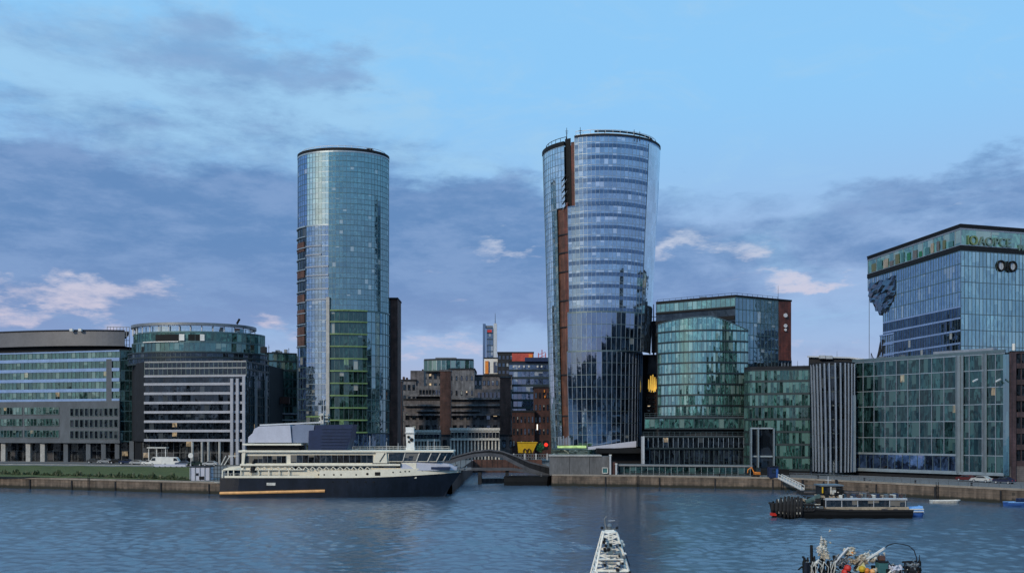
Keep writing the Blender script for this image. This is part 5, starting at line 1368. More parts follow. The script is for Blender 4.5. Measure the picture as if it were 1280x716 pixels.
# glazed low pavilion along the right quay
PV = root('quay_pavilion', 'long low glazed pavilion on the quay below the wave fronted office', 'pavilion', (X(855, 258), 260, ZR))
a, b = XY(773, 261), XY(938, 252)
facade(PV, [a, b], ZR, Z(582.5, 257), 5, G['H'], M['band_dark'], M['mull_pale'], pane=1.6, bh=.5, bo=.05, mw=.1)
MB().prism([(a[0]-.4, a[1]-.6), (b[0]+.4, b[1]-.6), (b[0]+1, b[1]+5), (a[0]+1, a[1]+5)], Z(582.5, 257), Z(580.6, 257)).build('roof', M['grey_metal'], PV)
MB().prism([(a[0]+.4, a[1]+.6), (b[0]-.2, b[1]+.6), (b[0]-.2, b[1]+5), (a[0]+.4, a[1]+5)], ZR, Z(583, 257)).build('wall', M['dark_metal'], PV)
# promenade rail along the right quay
def qr_off(o): return [(p[0]-n[0]*o, p[1]-n[1]*o) for p, n in zip(QR, pnormals(QR))]
RL = root('quay_railing', 'dark promenade railing on top of the right quay wall', 'railing', (80, 228, ZR))
rl = qr_off(1.0)[2:6]
railing(RL, rl, ZR, 1.25, M['grey_metal'], 2.2, 'railing', 3, .09)
RL2 = root('quay_railing', 'thin dark railing on the quay in front of the low glazed pavilion', 'railing', (45, 250, ZR))
railing(RL2, qr_off(.9)[1:3], ZR, 1.1, M['dark_metal'], 2.2, 'railing', 2, .08)
# bollards along the right promenade
for k in range(11):
    q = resample(qr_off(2.1)[1:6], 100)[6+8*k]
    b_ = MB().lathe((q[0], q[1], ZR), [(0, 0), (.28, 0), (.2, .15), (.17, .55), (.27, .7), (.22, .85), (0, .9)], 10).build('mooring_bollard', M['dark_metal'], smooth=True)
    tag(b_, 'squat black iron mooring bollard on the right quay behind the wall coping', 'bollard', 'mooring bollards along the right quay')
# planting strip behind the left quay coping
rh = random.Random(9)
HD = MB(); HP = MB()
for k in range(1400):
    px = -60+296*rh.random(); d = 262-33*(px+60)/298+1.6*rh.random()
    x = X(px, d); h = (.35+.75*rh.random())*(.6+.7*abs(math.sin(px*.11)+.5*math.sin(px*.37))*.7)
    t = HD if rh.random() < .72 else HP
    for j in range(3):
        a = rh.random()*math.pi; r = .16+.22*rh.random(); z = 2.85+h*rh.random()
        t.quad((x-r*math.cos(a), d-r*math.sin(a), z-.1), (x+r*math.cos(a), d+r*math.sin(a), z), (x+r*.5*math.cos(a), d+r*.5*math.sin(a), z+.5*h), (x-r*.4*math.cos(a), d, z+.45*h))
hd = root('hedge', 'low dark planted strip with pale flower heads along the left quay coping', 'hedge', (-95, 245, 2.8))
HD.build('foliage', M['foliage'], hd)['kind'] = 'stuff'; HP.build('flower_heads', M['foliage_pale'], hd)['kind'] = 'stuff'
# pale container and its fence at the end of the lawn
CT = root('site_container', 'pale grey fenced site container at the right end of the lawn', 'container', (X(250, 231), 231, 2.8))
MB().box(X(237, 230), X(262.5, 230), 230, 232.6, 2.8, Z(583.5, 230)).build('body', M['canvas'], CT, bevel=.05)
for px in (238, 244, 250, 256, 262): MB().box(X(px, 229.9)-.09, X(px, 229.9)+.09, 229.88, 230, 2.8, Z(583.5, 230)).build('rib', M['grey_metal'], CT)
MB().box(X(249, 229.9), X(255, 229.9), 229.86, 229.98, Z(599, 230), Z(595, 230)).build('dark_hatch', M['black'], CT)
MB().box(X(245, 229.9), X(248, 229.9), 229.86, 229.98, Z(594, 230), Z(591, 230)).build('vent', M['dark_metal'], CT)
MB().box(X(236.5, 230), X(263, 230), 229.8, 232.8, Z(583.5, 230), Z(582.7, 230)).build('roof', M['dark_metal'], CT)
GF = root('site_fence', 'dark steel site fence between the pale container and the yacht stern', 'fence', (X(268, 230), 230, 2.8))
railing(GF, [XY(263.5, 229.5), XY(284, 228.5)], 2.8, 3.6, M['dark_metal'], .8, 'railing', 4, .1)

# ================================================================== road vehicles (built once, copied)
def car(name, label, col, kind):
    r = root(name, label, 'van' if kind == 'van' else 'car', (0, 0, 0))
    if kind == 'car':
        L, H = 4.4, 1.45; prof = [(-2.2, .35), (-2.2, .85), (-1.9, .95), (-1.25, 1.0), (-.55, 1.42), (.9, 1.45), (1.6, 1.02), (2.15, .9), (2.2, .35)]
        gl = [(-1.1, 1.0), (-.5, 1.37), (.85, 1.4), (1.45, 1.03)]
    else:
        L, H = 5.6, 2.5; prof = [(-2.8, .4), (-2.8, 1.15), (-2.3, 1.35), (-1.7, 2.35), (-1.3, 2.5), (2.75, 2.5), (2.8, .4)]
        gl = [(-2.1, 1.4), (-1.65, 2.2), (-.8, 2.25), (-.8, 1.4)]
    m = MB(); m.loft([[(x, -.86, z) for x, z in prof], [(x*.995, -.9, z) for x, z in prof], [(x*.995, .9, z) for x, z in prof], [(x, .86, z) for x, z in prof]], close=True)
    m.build('body', col, r, bevel=.04)
    for s in (-1, 1):
        m = MB(); m.poly([(x, s*.915, z) for x, z in (gl if s > 0 else gl[::-1])]); m.build('side_window', G['boat'], r)
        for x in (-L*.31, L*.31):
            w_ = MB().tube([(x, s*.72, .33), (x, s*.93, .33)], .33, 14).build('wheel', M['rubber'], r)
            MB().tube([(x, s*.93, .33), (x, s*.95, .33)], .2, 10).build('rim', M['pale_metal'], w_)
        MB().box(-L/2-.02, -L/2+.05, s*.6-.15, s*.6+.15, .65, .8).build('headlight', M['white'], r)
        MB().box(L/2-.05, L/2+.02, s*.65-.1, s*.65+.1, .7, .85).build('tail_light', M['red'], r)
    a, b = (gl[0], gl[1]); m = MB(); m.quad((a[0]-.08, -.75, a[1]+.02), (a[0]-.08, .75, a[1]+.02), (b[0]-.08, .65, b[1]+.03), (b[0]-.08, -.65, b[1]+.03)); m.build('windscreen', G['boat'], r)
    return r
c0 = car('parked_car', 'white car parked low behind the lawn just left of the white van', M['white'], 'car')
v0 = car('parked_van', 'white van parked on the street under the white banded office', M['white'], 'van')
c0.location = (X(187, 291), 291, ZS+.02); c0['group'] = 'cars parked on the left street'
v0.location = (X(198, 289), 289.5, ZS+.02)
v1 = dup(v0, (X(214, 287), 287.5, ZS+.02), math.pi, 'boxy white van parked right of the first van, facing the other way')
carcol = lambda c, n: solid(n, c, .3, .2, .1)
CC = [('dark grey car parked near the columns of the blue banded office', 118, 311, (.04, .045, .05)), ('silver car parked between a dark grey and a black car', 132, 309, (.30, .32, .34)),
      ('black car parked right of the silver car before the left office', 146, 307, (.012, .012, .014)), ('dark blue car parked third from the white van on the left street', 158, 302, (.015, .03, .08)),
      ('pale grey car parked second left of the white van', 172, 296, (.42, .43, .44)), ('grey blue car parked right of the boxy white van', 229, 286, (.10, .13, .19)),
      ('dark green car parked under the right piers of the white banded office', 245, 285, (.015, .035, .028)), ('pale silver car parked above the yacht stern gangway', 263, 284, (.46, .47, .48))]
for k, (lab, px, d, c) in enumerate(CC):
    dup(c0, (X(px, d), d, ZS+.02), 0 if k % 2 else math.pi, lab, {'body': carcol(c, 'car_paint')})
c1 = dup(c0, (X(1218, 222.5), 219, ZR+.02), R(-55), 'white car on the right promenade beneath the gridded glass block', {'body': carcol((.55, .56, .55), 'car_paint')}); c1['group'] = 'cars on the right promenade'
c2 = dup(c0, (X(1208, 224), 224, ZR+.02), R(-55), 'dark red car just left of the white car on the promenade', {'body': carcol((.11, .02, .02), 'car_paint')}); c2['group'] = 'cars on the right promenade'
c3 = dup(c0, (X(1258, 212), 213, ZR+.02), R(-55), 'dark blue car near the right edge on the promenade', {'body': carcol((.02, .025, .06), 'car_paint')}); c3['group'] = 'cars on the right promenade'
# white market shelter and pale traffic barriers on the left street
SH = root('street_shelter', 'white framed street shelter behind the two white vans', 'shelter', (X(196, 293), 293, ZS))
for px in (186, 196, 207): MB().bar((X(px, 293), 293, ZS), (X(px, 293), 293, Z(559, 293)), .2).build('post', M['white'], SH)
MB().box(X(184.5, 293), X(208.5, 293), 292.4, 295, Z(560, 293), Z(558.5, 293)).build('roof', M['dirty_white'], SH)
BAR = root('traffic_barrier', 'long pale blue barrier standing along the lawn top', 'barrier', (X(215, 277), 277, ZS))
MB().box(X(192, 277), X(232, 277), 277, 277.3, ZS, ZS+.7).build('panel', M['canvas'], BAR, bevel=.05)
for px in range(192, 235, 7): MB().box(X(px, 277), X(px+1, 277), 276.8, 277.6, ZS-.2, ZS+.15).build('foot', M['roof_dark'], BAR)
for px, d, lab in ((238.5, 283, 'white round sign on a short post on the left street'),):
    r = root('street_sign', lab, 'sign', (X(px, d), d, ZS)); MB().bar((X(px, d), d, ZS), (X(px, d), d, Z(568, d)), .14).build('post', M['pale_metal'], r)
    MB().tube([(X(px, d), d-.1, Z(569, d)), (X(px, d), d-.18, Z(569, d))], .75, 14).build('disc', M['white'], r)
# yellow tip, green bush and red sign by the brick building
YS = root('yellow_skip', 'yellow tapered skip with a dark arched mark standing by the red brick building', 'skip', (X(659, 352), 352, ZS))
yz0, yz1 = Z(565.5, 352), Z(552.5, 352)
m = MB(); m.loft([[(X(648, 351), 351, yz0), (X(665.5, 351), 351, yz0), (X(671.5, 351), 350.5, yz1), (X(647, 351), 350.5, yz1)], [(X(648, 351), 354, yz0), (X(665.5, 351), 354, yz0), (X(671.5, 351), 354.5, yz1), (X(647, 351), 354.5, yz1)]], close=True)
m.build('body', M['yellow'], YS, bevel=.06)
MB().bar((X(646.5, 350.4), 350.4, yz1), (X(672, 350.4), 350.4, yz1), .3).build('rim', M['yellow'], YS)
m = MB()
for c_ in (656.2, 661.2): m.tube([(X(c_-2.3, 350.5), 350.55, yz0+.1), (X(c_-1.6, 350.5), 350.5, yz0+1.1), (X(c_, 350.5), 350.48, yz0+1.5), (X(c_+1.6, 350.5), 350.5, yz0+1.1), (X(c_+2.3, 350.5), 350.55, yz0+.1)], .2, 6)
m.build('arched_mark', M['red_brick'], YS)
for px in (650, 663): MB().box(X(px, 351)-.4, X(px, 351)+.4, 351, 354, ZS, yz0).build('foot', M['roof_dark'], YS)
def leafball(name, label, c, r, n, m, seed, cat='bush'):
    rr = random.Random(seed); mb = MB()
    for k in range(n):
        v = Vector((rr.gauss(0, 1), rr.gauss(0, 1), rr.gauss(0, .8))); v = v.normalized()*r*(.45+.6*rr.random()); s = .12+.16*rr.random()
        p = Vector(c)+v; a = Vector((rr.uniform(-1, 1), rr.uniform(-1, 1), rr.uniform(-1, 1))).normalized()*s; b = Vector((rr.uniform(-1, 1), rr.uniform(-1, 1), rr.uniform(-1, 1))).normalized()*s
        mb.quad(p-a, p-b, p+a, p+b)
    t = root(name, label, cat, (c[0], c[1], ZS)); mb.build('crown', m, t); MB().tube([(c[0], c[1], ZS), (c[0], c[1], c[2])], .12, 6).build('trunk', M['roof_dark'], t); return t
leafball('round_bush', 'green bush between the yellow skip and the red round sign', (X(676, 352), 352, Z(559, 352)), 1.7, 700, M['green'], 4)
RS = root('traffic_light', 'glowing red round lamp on a post at the foot of the flared tower', 'traffic light', (X(682.5, 350), 350, ZS))
MB().bar((X(682.5, 350), 350, ZS), (X(682.5, 350), 350, Z(551, 350)), .2).build('post', M['dark_metal'], RS)
MB().box(X(680, 350), X(685, 350), 349.7, 350.2, Z(562, 350), Z(550, 350)).build('housing', M['black'], RS, bevel=.05)
MB().tube([(X(682.5, 350), 349.7, Z(555.5, 350)), (X(682.5, 350), 349.5, Z(555.5, 350))], .72, 14).build('lamp', M['lit_red'], RS)
# things by the right quay: orange digger, dark cabin, gangway
DG = root('mini_digger', 'small orange digger on the quay left of the dark blue cabin', 'digger', (X(947, 244), 245, ZR))
MB().box(X(941, 244), X(950, 244), 244, 246, ZR+.05, ZR+.55).build('track', M['rubber'], DG, bevel=.15)
MB().box(X(944, 244), X(951, 244), 244.1, 245.9, ZR+.6, ZR+1.3).build('body', M['orange'], DG, bevel=.1)
MB().box(X(947.5, 244), X(951, 244), 244.2, 245.8, ZR+1.3, ZR+2.4).build('cab', G['boat'], DG)
m = MB(); m.bar((X(944, 244), 245, ZR+1.0), (X(940.5, 244), 245, ZR+2.5), .22); m.bar((X(940.5, 244), 245, ZR+2.5), (X(936, 244), 245, ZR+1.9), .18); m.bar((X(936, 244), 245, ZR+1.9), (X(935.5, 244), 245, ZR+.9), .15); m.build('boom', M['orange'], DG)
MB().box(X(934.5, 244), X(937, 244), 244.7, 245.3, ZR+.5, ZR+1.0).build('bucket', M['dark_metal'], DG)
CA = root('quay_cabin', 'dark navy cabin on the quay at the head of the white gangway', 'cabin', (X(968, 240), 241.5, ZR))
MB().box(X(963, 240), X(974.5, 240), 240.8, 243, ZR, Z(583, 240)).build('wall', M['navy_blue'], CA, bevel=.04)
MB().box(X(962.4, 240), X(975, 240), 240.5, 243.3, Z(583, 240), Z(582.2, 240)).build('roof', M['dark_metal'], CA)
MB().box(X(966, 240), X(970.5, 240), 240.72, 240.8, Z(591, 240), Z(586, 240)).build('window', G['pane'], CA)
MB().box(X(971.2, 240), X(973.6, 240), 240.72, 240.8, ZR, Z(586, 240)).build('door', M['blue'], CA)
GW = root('gangway', 'white gangway sloping from the quay cabin down to the mooring', 'gangway', (X(988, 236), 234, 1))
ga, gb = Vector((X(975, 238.5), 238.5, Z(598, 238.5))), Vector((X(1003, 226), 226, Z(612, 226)))
tv_ = (gb-ga).normalized(); sd_ = tv_.cross(Vector((0, 0, 1))).normalized()*.45
m = MB(); m.bar(ga, gb, .9, .15); m.build('deck', M['pale_metal'], GW)
for s in (-1, 1):
    m = MB(); m.bar(ga+sd_*s+Vector((0, 0, .3)), gb+sd_*s+Vector((0, 0, .3)), .12, .3); m.bar(ga+sd_*s+Vector((0, 0, 1.1)), gb+sd_*s+Vector((0, 0, 1.1)), .12)
    for k in range(9): p = ga.lerp(gb, k/8)+sd_*s; m.bar(p, p+Vector((0, 0, 1.1)), .09)
    m.build('side_rail', M['white'], GW)
PO = root('floating_pontoon', 'dark floating pontoon with piles behind the tug at the foot of the gangway', 'pontoon', (X(1040, 222), 222, 0))
MB().box(X(1000, 224), X(1090, 224), 221, 227, -.4, .75).build('deck', M['roof_dark'], PO, bevel=.08)
MB().box(X(1000, 224), X(1090, 224), 220.9, 221.05, .4, .8).build('rubbing_strake', M['brown_stone'], PO)
for px in (1004, 1046, 1088): MB().tube([(X(px, 227), 227.4, -2), (X(px, 227), 227.4, 3.2)], .3, 10).build('pile', M['dark_metal'], PO)
railing(PO, [XY(1006, 226.5), XY(1086, 226.5)], .75, 1.1, M['grey_metal'], 2.0, 'railing', 2, .07)

# ================================================================== the white and navy yacht
M['louvre_blue'] = solid('louvre_blue', (0.02, 0.036, 0.085), .4)
YT = root('yacht', 'long moored yacht with navy hull, cream upper decks and a grey canopy aft', 'yacht', (X(424, 212), 217, 0))
yd = 212.0; yk = yd/F
yx = lambda px: X(px, yd); yz = lambda py: Z(py, yd)
NS = 48; rings = []; cream = []
Lx0, Lx1, wl1 = yx(273.5), yx(575), yx(552)
def half(t): return 4.3*(1 if .08 < t < .62 else (.90+.10*t/.08 if t <= .08 else max(.012, (1-((t-.62)/.38)**2.2)**.9)))
def sheer(t): return yz(597.0) if t < .5 else yz(597-6.2*((t-.5)/.5)**1.7)
for k in range(NS+1):
    t = k/NS; b = half(t); zs = sheer(t)
    xt = Lx0+(Lx1-Lx0)*t; xb = Lx0+(wl1-Lx0)*t
    fl = max(0, (t-.55)/.45)
    ring = []
    for s, seq in ((-1, (0, 1, 2, 3, 4)), (1, (4, 3, 2, 1, 0))):
        for q in seq:
            u = (1, .66, .33, 0.0, -.10)[q]
            bb = b*(1-fl*.35*(1-u)**1.0)*(1 if u >= 0 else .8)
            ring.append((xb+(xt-xb)*max(u, 0), 216.5+s*bb, zs*u if u >= 0 else -.9))
    rings.append(ring)
MB().loft(rings, close=False).build('hull', M['navy'], YT, smooth=False)
# deck and the cream bulwark strip above the hull
dk = [(rings[k][0][0], rings[k][0][1], sheer(k/NS)) for k in range(NS+1)]; dk2 = [(rings[k][-1][0], rings[k][-1][1], sheer(k/NS)) for k in range(NS+1)]
m = MB()
for k in range(NS): m.quad(dk[k], dk[k+1], dk2[k+1], dk2[k])
m.build('deck', M['tan'], YT)
def strip(side, t0, t1, za, zb, w=.12, ins=.06):
    r = []
    for k in range(NS+1):
        t = k/NS
        if t0-1e-6 <= t <= t1+1e-6:
            p = rings[k][0] if side < 0 else rings[k][-1]; y = p[1]-side*ins*(1 if abs(p[1]-216.5) > .3 else 0)
            a, b = za(t), zb(t)
            r.append([(p[0], y, a), (p[0], y, b), (p[0], y-side*w, b), (p[0], y-side*w, a)])
    return r
btop = lambda t: yz(587.5) if t < .55 else (yz(587.5-3.5*(t-.55)/.45) if t < .9 else yz(586.3))
for s in (-1, 1):
    MB().loft(strip(s, .40, 1.0, lambda t: sheer(t)-.02, btop), close=True).build('bulwark', M['cream'], YT)
    MB().loft(strip(s, .02, .40, lambda t: yz(597.5), lambda t: yz(594.5)), close=True).build('bulwark', M['cream'], YT)
# hull stripe fender
sp_ = []
for k in range(NS+1):
    t = k/NS; px = 274+(406-274)*t
    tt = (yx(px)-Lx0)/(Lx1-Lx0); b = half(max(.0, tt)); sp_.append((yx(px), 216.5-b*1.0-.02, yz(615.8-(3.0*t))-.1))
MB().tube(sp_, .34, 8).build('orange_stripe', M['orange_cream'], YT)
# portholes in the cream strip and in the hull
for px, y, r_ in ((398, 593, .18), (405, 593, .18), (417, 593, .18), (426, 593, .18), (445, 593, .18), (459, 592, .28), (491, 590, .17), (500, 589.5, .16), (506, 589, .16), (511, 589, .16), (527, 588, .15)):
    tt = (yx(px)-Lx0)/(Lx1-Lx0); yy = 216.5-half(tt)+.07
    MB().tube([(yx(px), yy+.1, yz(y)), (yx(px), yy-.06, yz(y))], r_, 12).build('porthole', M['black'], YT)
MB().box(yx(468), yx(475.5), 216.5-half(.66)-.0, 216.5-half(.66)+.3, yz(594.5), yz(589.5)).build('dark_port', M['black'], YT, bevel=.2)
for px, y in ((416, 602), (434, 602), (457, 602), (467, 602)):
    tt = (yx(px)-Lx0)/(Lx1-Lx0); MB().tube([(yx(px), 216.5-half(tt)+.12, yz(y)), (yx(px), 216.5-half(tt)-.04, yz(y))], .2, 10).build('porthole', M['black'], YT)
MB().box(yx(333), yx(344), 216.5-half(.2)-.05, 216.5-half(.2)+.2, yz(606.5), yz(603)).build('hull_vent', M['dirty_white'], YT)
# main deck cabin: lower wall (open side deck with rail), window strip, roof
def cabin(x0, x1, y0, y1, hw, m, name, xr=None):
    """block with slightly tucked ends; hw half width; y0 lower row, y1 upper row"""
    return MB().box(yx(x0), yx(x1), 216.5-hw, 216.5+hw, yz(y0), yz(y1)).build(name, m, YT, bevel=.08)
cabin(300, 520, 598, 578.5, 3.3, M['cream'], 'main_cabin')
cabin(300, 486, 580, 563.5, 3.25, M['cream'], 'upper_cabin')
def yglass(x0, x1, y0, y1, yy, n, name='side_window', slant=0):
    for s in (0, 1):
        m = MB(); FID[0] += 1; off = FID[0]*101; yv = yy if s == 0 else 433-yy
        for k in range(n):
            a, b = x0+(x1-x0)*k/n, x0+(x1-x0)*(k+1)/n
            pts = [(yx(a), yv, yz(y0)), (yx(b), yv, yz(y0)), (yx(b+slant), yv, yz(y1)), (yx(a+slant), yv, yz(y1))]
            m.quad(*(pts if s == 0 else pts[::-1]), ((off+k, 0), (off+k+1, 0), (off+k+1, 1), (off+k, 1)))
        w_ = m.build(name, G['boat'], YT)
        f = MB()
        for k in range(n+1):
            a = x0+(x1-x0)*k/n; f.bar((yx(a), yv+(-.02 if s == 0 else .02), yz(y0)), (yx(a+slant), yv+(-.02 if s == 0 else .02), yz(y1)), .07)
        f.build('frame', M['grey_metal'], w_)
yglass(303.5, 356, 579, 569.5, 213.2, 9)
yglass(362, 465, 578.5, 568.5, 213.2, 14)
# dark side deck openings under the windows and the row of deck clutter
yglass(362, 462, 586.2, 582.8, 213.15, 22, 'low_window')
yglass(465, 501, 584.5, 578.5, 213.1, 5, 'low_window')
for (x0, x1, y0, y1, hw, nm, mm) in ((299, 500, 582.2, 579.6, 4.05, 'side_deck', 'cream'), (297, 567, 565.2, 562.6, 4.0, 'boat_roof', 'cream'), (278, 380, 587.6, 586.4, 4.0, 'aft_deck', 'cream')):
    cabin(x0, x1, y0, y1, hw, M[mm], nm)
# aft open deck: posts, rails, dark doorway, sloping cream brackets
for px in (277, 284, 291, 300, 312, 322, 335, 348, 360):
    for s in (-3.8, 3.8): MB().bar((yx(px), 216.5+s, yz(597)), (yx(px), 216.5+s, yz(587)), .22).build('deck_post', M['cream'], YT)
for s in (-3.9, 3.9):
    railing(YT, [(yx(276), 216.5+s), (yx(370), 216.5+s)], yz(597.4), 1.0, M['dirty_white'], 1.0, 'side_railing', 2, .06)
    # curved brackets along the side deck
    m = MB(); rj = random.Random(3)
    for k in range(17):
        a = 318+k*8.6; m.tube([(yx(a), 216.5+s*.98, yz(587)), (yx(a+3), 216.5+s*.98, yz(583.4)), (yx(a+7), 216.5+s*.98, yz(586.8))], .13, 6)
    m.build('deck_bracket_lattice', M['cream'], YT)
m = MB(); m.loft([[(yx(300), 212.7, yz(587)), (yx(303), 212.7, yz(587)), (yx(306), 212.7, yz(562)), (yx(302), 212.7, yz(562))], [(yx(300), 213.3, yz(587)), (yx(303), 213.3, yz(587)), (yx(306), 213.3, yz(562)), (yx(302), 213.3, yz(562))]], close=True); m.build('aft_strut', M['cream'], YT)
m = MB(); m.loft([[(yx(277), 212.7, yz(589)), (yx(278), 212.7, yz(586)), (yx(286), 212.7, yz(583.2)), (yx(303), 212.7, yz(582)), (yx(303), 212.7, yz(584))], [(yx(277), 213, yz(589)), (yx(278), 213, yz(586)), (yx(286), 213, yz(583.2)), (yx(303), 213, yz(582)), (yx(303), 213, yz(584))]], close=True); m.build('aft_wing', M['cream'], YT)
MB().box(yx(279), yx(300), 213.5, 219.5, yz(597), yz(588)).build('aft_saloon', G['dark'], YT)
for a, b in ((275, 281), (279, 286)): MB().bar((yx(a), 212.8, yz(581)), (yx(b), 212.8, yz(569.5)), .18).build('stern_davit', M['dirty_white'], YT)
MB().bar((yx(284), 212.8, yz(569.5)), (yx(297), 212.8, yz(569.5)), .2).build('stern_davit', M['dirty_white'], YT)
# fir shaped dark parasol on the aft deck
MB().lathe((yx(315), 212.9, yz(590)), [(.75, 0), (.6, .5), (.7, .6), (.35, 1.3), (.42, 1.4), (.03, 2.7)], 9).build('folded_parasol', M['black'], YT)
# wheelhouse forward, slanted windows, bow deck
wl = [(483, 578.5), (566, 574.5)]
m = MB()
m.loft([[(yx(483), 213.0, yz(577)), (yx(483), 213.0, yz(564)), (yx(483), 220, yz(564)), (yx(483), 220, yz(577))], [(yx(545), 213.4, yz(577)), (yx(551), 213.1, yz(564)), (yx(551), 219.9, yz(564)), (yx(545), 219.6, yz(577))], [(yx(560), 215.6, yz(576)), (yx(566.5), 215.2, yz(564)), (yx(566.5), 217.8, yz(564)), (yx(560), 217.4, yz(576))]], close=True)
m.build('wheelhouse', M['cream'], YT)
def slant_glass():
    seg = [(485, 212.97, 485.4, 212.95), (503, 213.1, 506, 212.97), (520, 213.22, 524, 213.02), (534, 213.3, 539, 213.04), (545, 213.36, 550.5, 213.06), (553, 214.4, 559, 214.1), (559.5, 215.5, 565.5, 215.1)]
    for a, b in zip(seg[:-1], seg[1:]):
        m = MB(); FID[0] += 1; off = FID[0]*101
        for k in range(3):
            u, v = k/3, (k+1)/3; L = lambda i, t: a[i]+(b[i]-a[i])*t
            m.quad((yx(L(0, u)), L(1, u)-.06, yz(576)), (yx(L(0, v)), L(1, v)-.06, yz(576)), (yx(L(2, v)), L(3, v)-.06, yz(566)), (yx(L(2, u)), L(3, u)-.06, yz(566)), ((off+k, 0), (off+k+1, 0), (off+k+1, 1), (off+k, 1)))
        w_ = m.build('wheelhouse_window', G['boat'], YT)
        MB().bar((yx(b[0]), b[1]-.12, yz(576.3)), (yx(b[2]), b[3]-.12, yz(565.6)), .2).build('window_post', M['dirty_white'], w_)
slant_glass()
m = MB(); m.loft([[(yx(467), 212.6, yz(578)), (yx(470), 212.6, yz(566)), (yx(482), 212.6, yz(563.2)), (yx(483), 212.6, yz(578))], [(yx(467), 213.4, yz(578)), (yx(470), 213.4, yz(566)), (yx(482), 213.4, yz(563.2)), (yx(483), 213.4, yz(578))]], close=True); m.build('side_fairing', M['cream'], YT, bevel=.1)
MB().bar((yx(474), 212.55, yz(577)), (yx(481), 212.55, yz(566)), .16).build('fairing_line', M['dark_metal'], YT)
# fore deck mass sloping to the bow
m = MB(); fr_ = []
for px, yt_, hw in ((500, 577, 3.5), (520, 576, 3.3), (545, 577.5, 2.7), (560, 580, 1.9), (570, 584.5, .9)):
    fr_.append([(yx(px), 216.5-hw, yz(588)), (yx(px), 216.5-hw*.96, yz(yt_+3)), (yx(px), 216.5-hw*.8, yz(yt_)), (yx(px), 216.5+hw*.8, yz(yt_)), (yx(px), 216.5+hw*.96, yz(yt_+3)), (yx(px), 216.5+hw, yz(588))])
m.loft(fr_); m.build('fore_deck', M['canvas'], YT)
MB().box(yx(538), yx(562), 213.6, 219.4, yz(586.6), yz(583.6)).build('bow_slot', M['navy_blue'], YT)
m = MB(); rj = random.Random(8)
for k in range(16):
    a = 561+22*rj.random(); b = a+rj.uniform(-5, 6); ya = rj.uniform(582, 592); m.bar((yx(a), 216.2+rj.uniform(-.6, .6), yz(ya)), (yx(b), 216.2+rj.uniform(-.6, .6), yz(ya+rj.uniform(-4, 3))), .2)
m.bar((yx(560), 216.5, yz(588)), (yx(588), 216.5, yz(586)), .5); m.build('anchor_gear', M['grey_metal'], YT)
# canopy, louvred funnel housing and masts on the top deck
cabin(302, 376, 556.5, 554.2, 3.9, M['cream'], 'awning')
cabin(306, 372, 563, 556.5, 2.8, M['black'], 'top_saloon')
cv = [(308, 553), (308.5, 546), (314, 541), (316, 535.5), (322, 532.6), (361, 531), (363, 553)]
m = MB(); m.loft([[(yx(a), 213.2, yz(b)) for a, b in cv], [(yx(a), 219.8, yz(b)) for a, b in cv]], close=True); m.build('canopy', M['canvas'], YT)
cv2 = [(363.3, 553.2), (363.1, 532), (369, 530), (391, 531), (389, 553.2)]
m = MB(); m.loft([[(yx(a), 213.6, yz(b)) for a, b in cv2], [(yx(a), 219.4, yz(b)) for a, b in cv2]], close=True); m.build('canopy_end', M['canvas_blue'], YT)
fn = [(383.5, 563), (384.5, 538), (392, 537), (392, 531), (440, 530), (437, 548), (432, 563)]
m = MB(); m.loft([[(yx(a), 213.3, yz(b)) for a, b in fn], [(yx(a), 219.7, yz(b)) for a, b in fn]], close=True); m.build('funnel_housing', M['navy_blue'], YT)
for k in range(7): MB().box(yx(401-.3*k), yx(438-1.0*k+(.8*k if k < 3 else 0)), 213.12, 213.3, yz(536+4*k), yz(535+4*k)).build('louvre', M['louvre_blue'], YT)
MB().box(yx(397), yx(401), 215, 218, yz(531), yz(516)).build('radar_mast', M['dirty_white'], YT)
for y in (517, 520.5, 525): MB().box(yx(395), yx(406), 215.4, 217.6, yz(y+1.6), yz(y)).build('radar_bar', M['dirty_white'], YT)
MB().box(yx(398.4), yx(400.2), 214.9, 215, yz(524), yz(519)).build('lamp', M['black'], YT)
MB().bar((yx(400), 216, yz(516)), (yx(400), 216, yz(497)), .12).build('aerial', M['pale_metal'], YT)
MB().box(yx(505), yx(516), 215.4, 217.6, yz(563), yz(559)).build('mast_base', M['white'], YT)
m = MB(); m.loft([[(yx(506), 215.6, yz(560)), (yx(515.5), 215.6, yz(560)), (yx(515.5), 217.4, yz(560)), (yx(506), 217.4, yz(560))], [(yx(504.5), 215.8, yz(533.5)), (yx(515), 215.8, yz(533.5)), (yx(515), 217.2, yz(533.5)), (yx(504.5), 217.2, yz(533.5))]], close=True)
m.build('signal_mast', M['white'], YT)
for px, y, r_ in ((508.5, 546, .32), (512.5, 549.5, .42), (509, 552, .25)): MB().tube([(yx(px), 215.66, yz(y)), (yx(px), 215.4, yz(y))], r_, 10).build('signal_lamp', M['black'], YT)
MB().box(yx(504), yx(516), 215.3, 217.7, yz(541), yz(540)).build('radar_bar', M['white'], YT)
for px, h in ((459, 6), (480, 3.4), (495, 3), (533, 4), (541, 4.6)): MB().bar((yx(px), 216, yz(563)), (yx(px), 216, yz(563)+h*.55), .09).build('aerial', M['pale_metal'], YT)
MB().bar((yx(322), 214, yz(531)), (yx(400), 214, yz(527.5)), .35, .35).build('boom', M['pale_metal'], YT)
for s in (-3.7, 3.7): railing(YT, [(yx(440), 216.5+s), (yx(560), 216.5+s*.6)], yz(562.6), .8, M['dirty_white'], 1.6, 'top_railing', 2, .045)
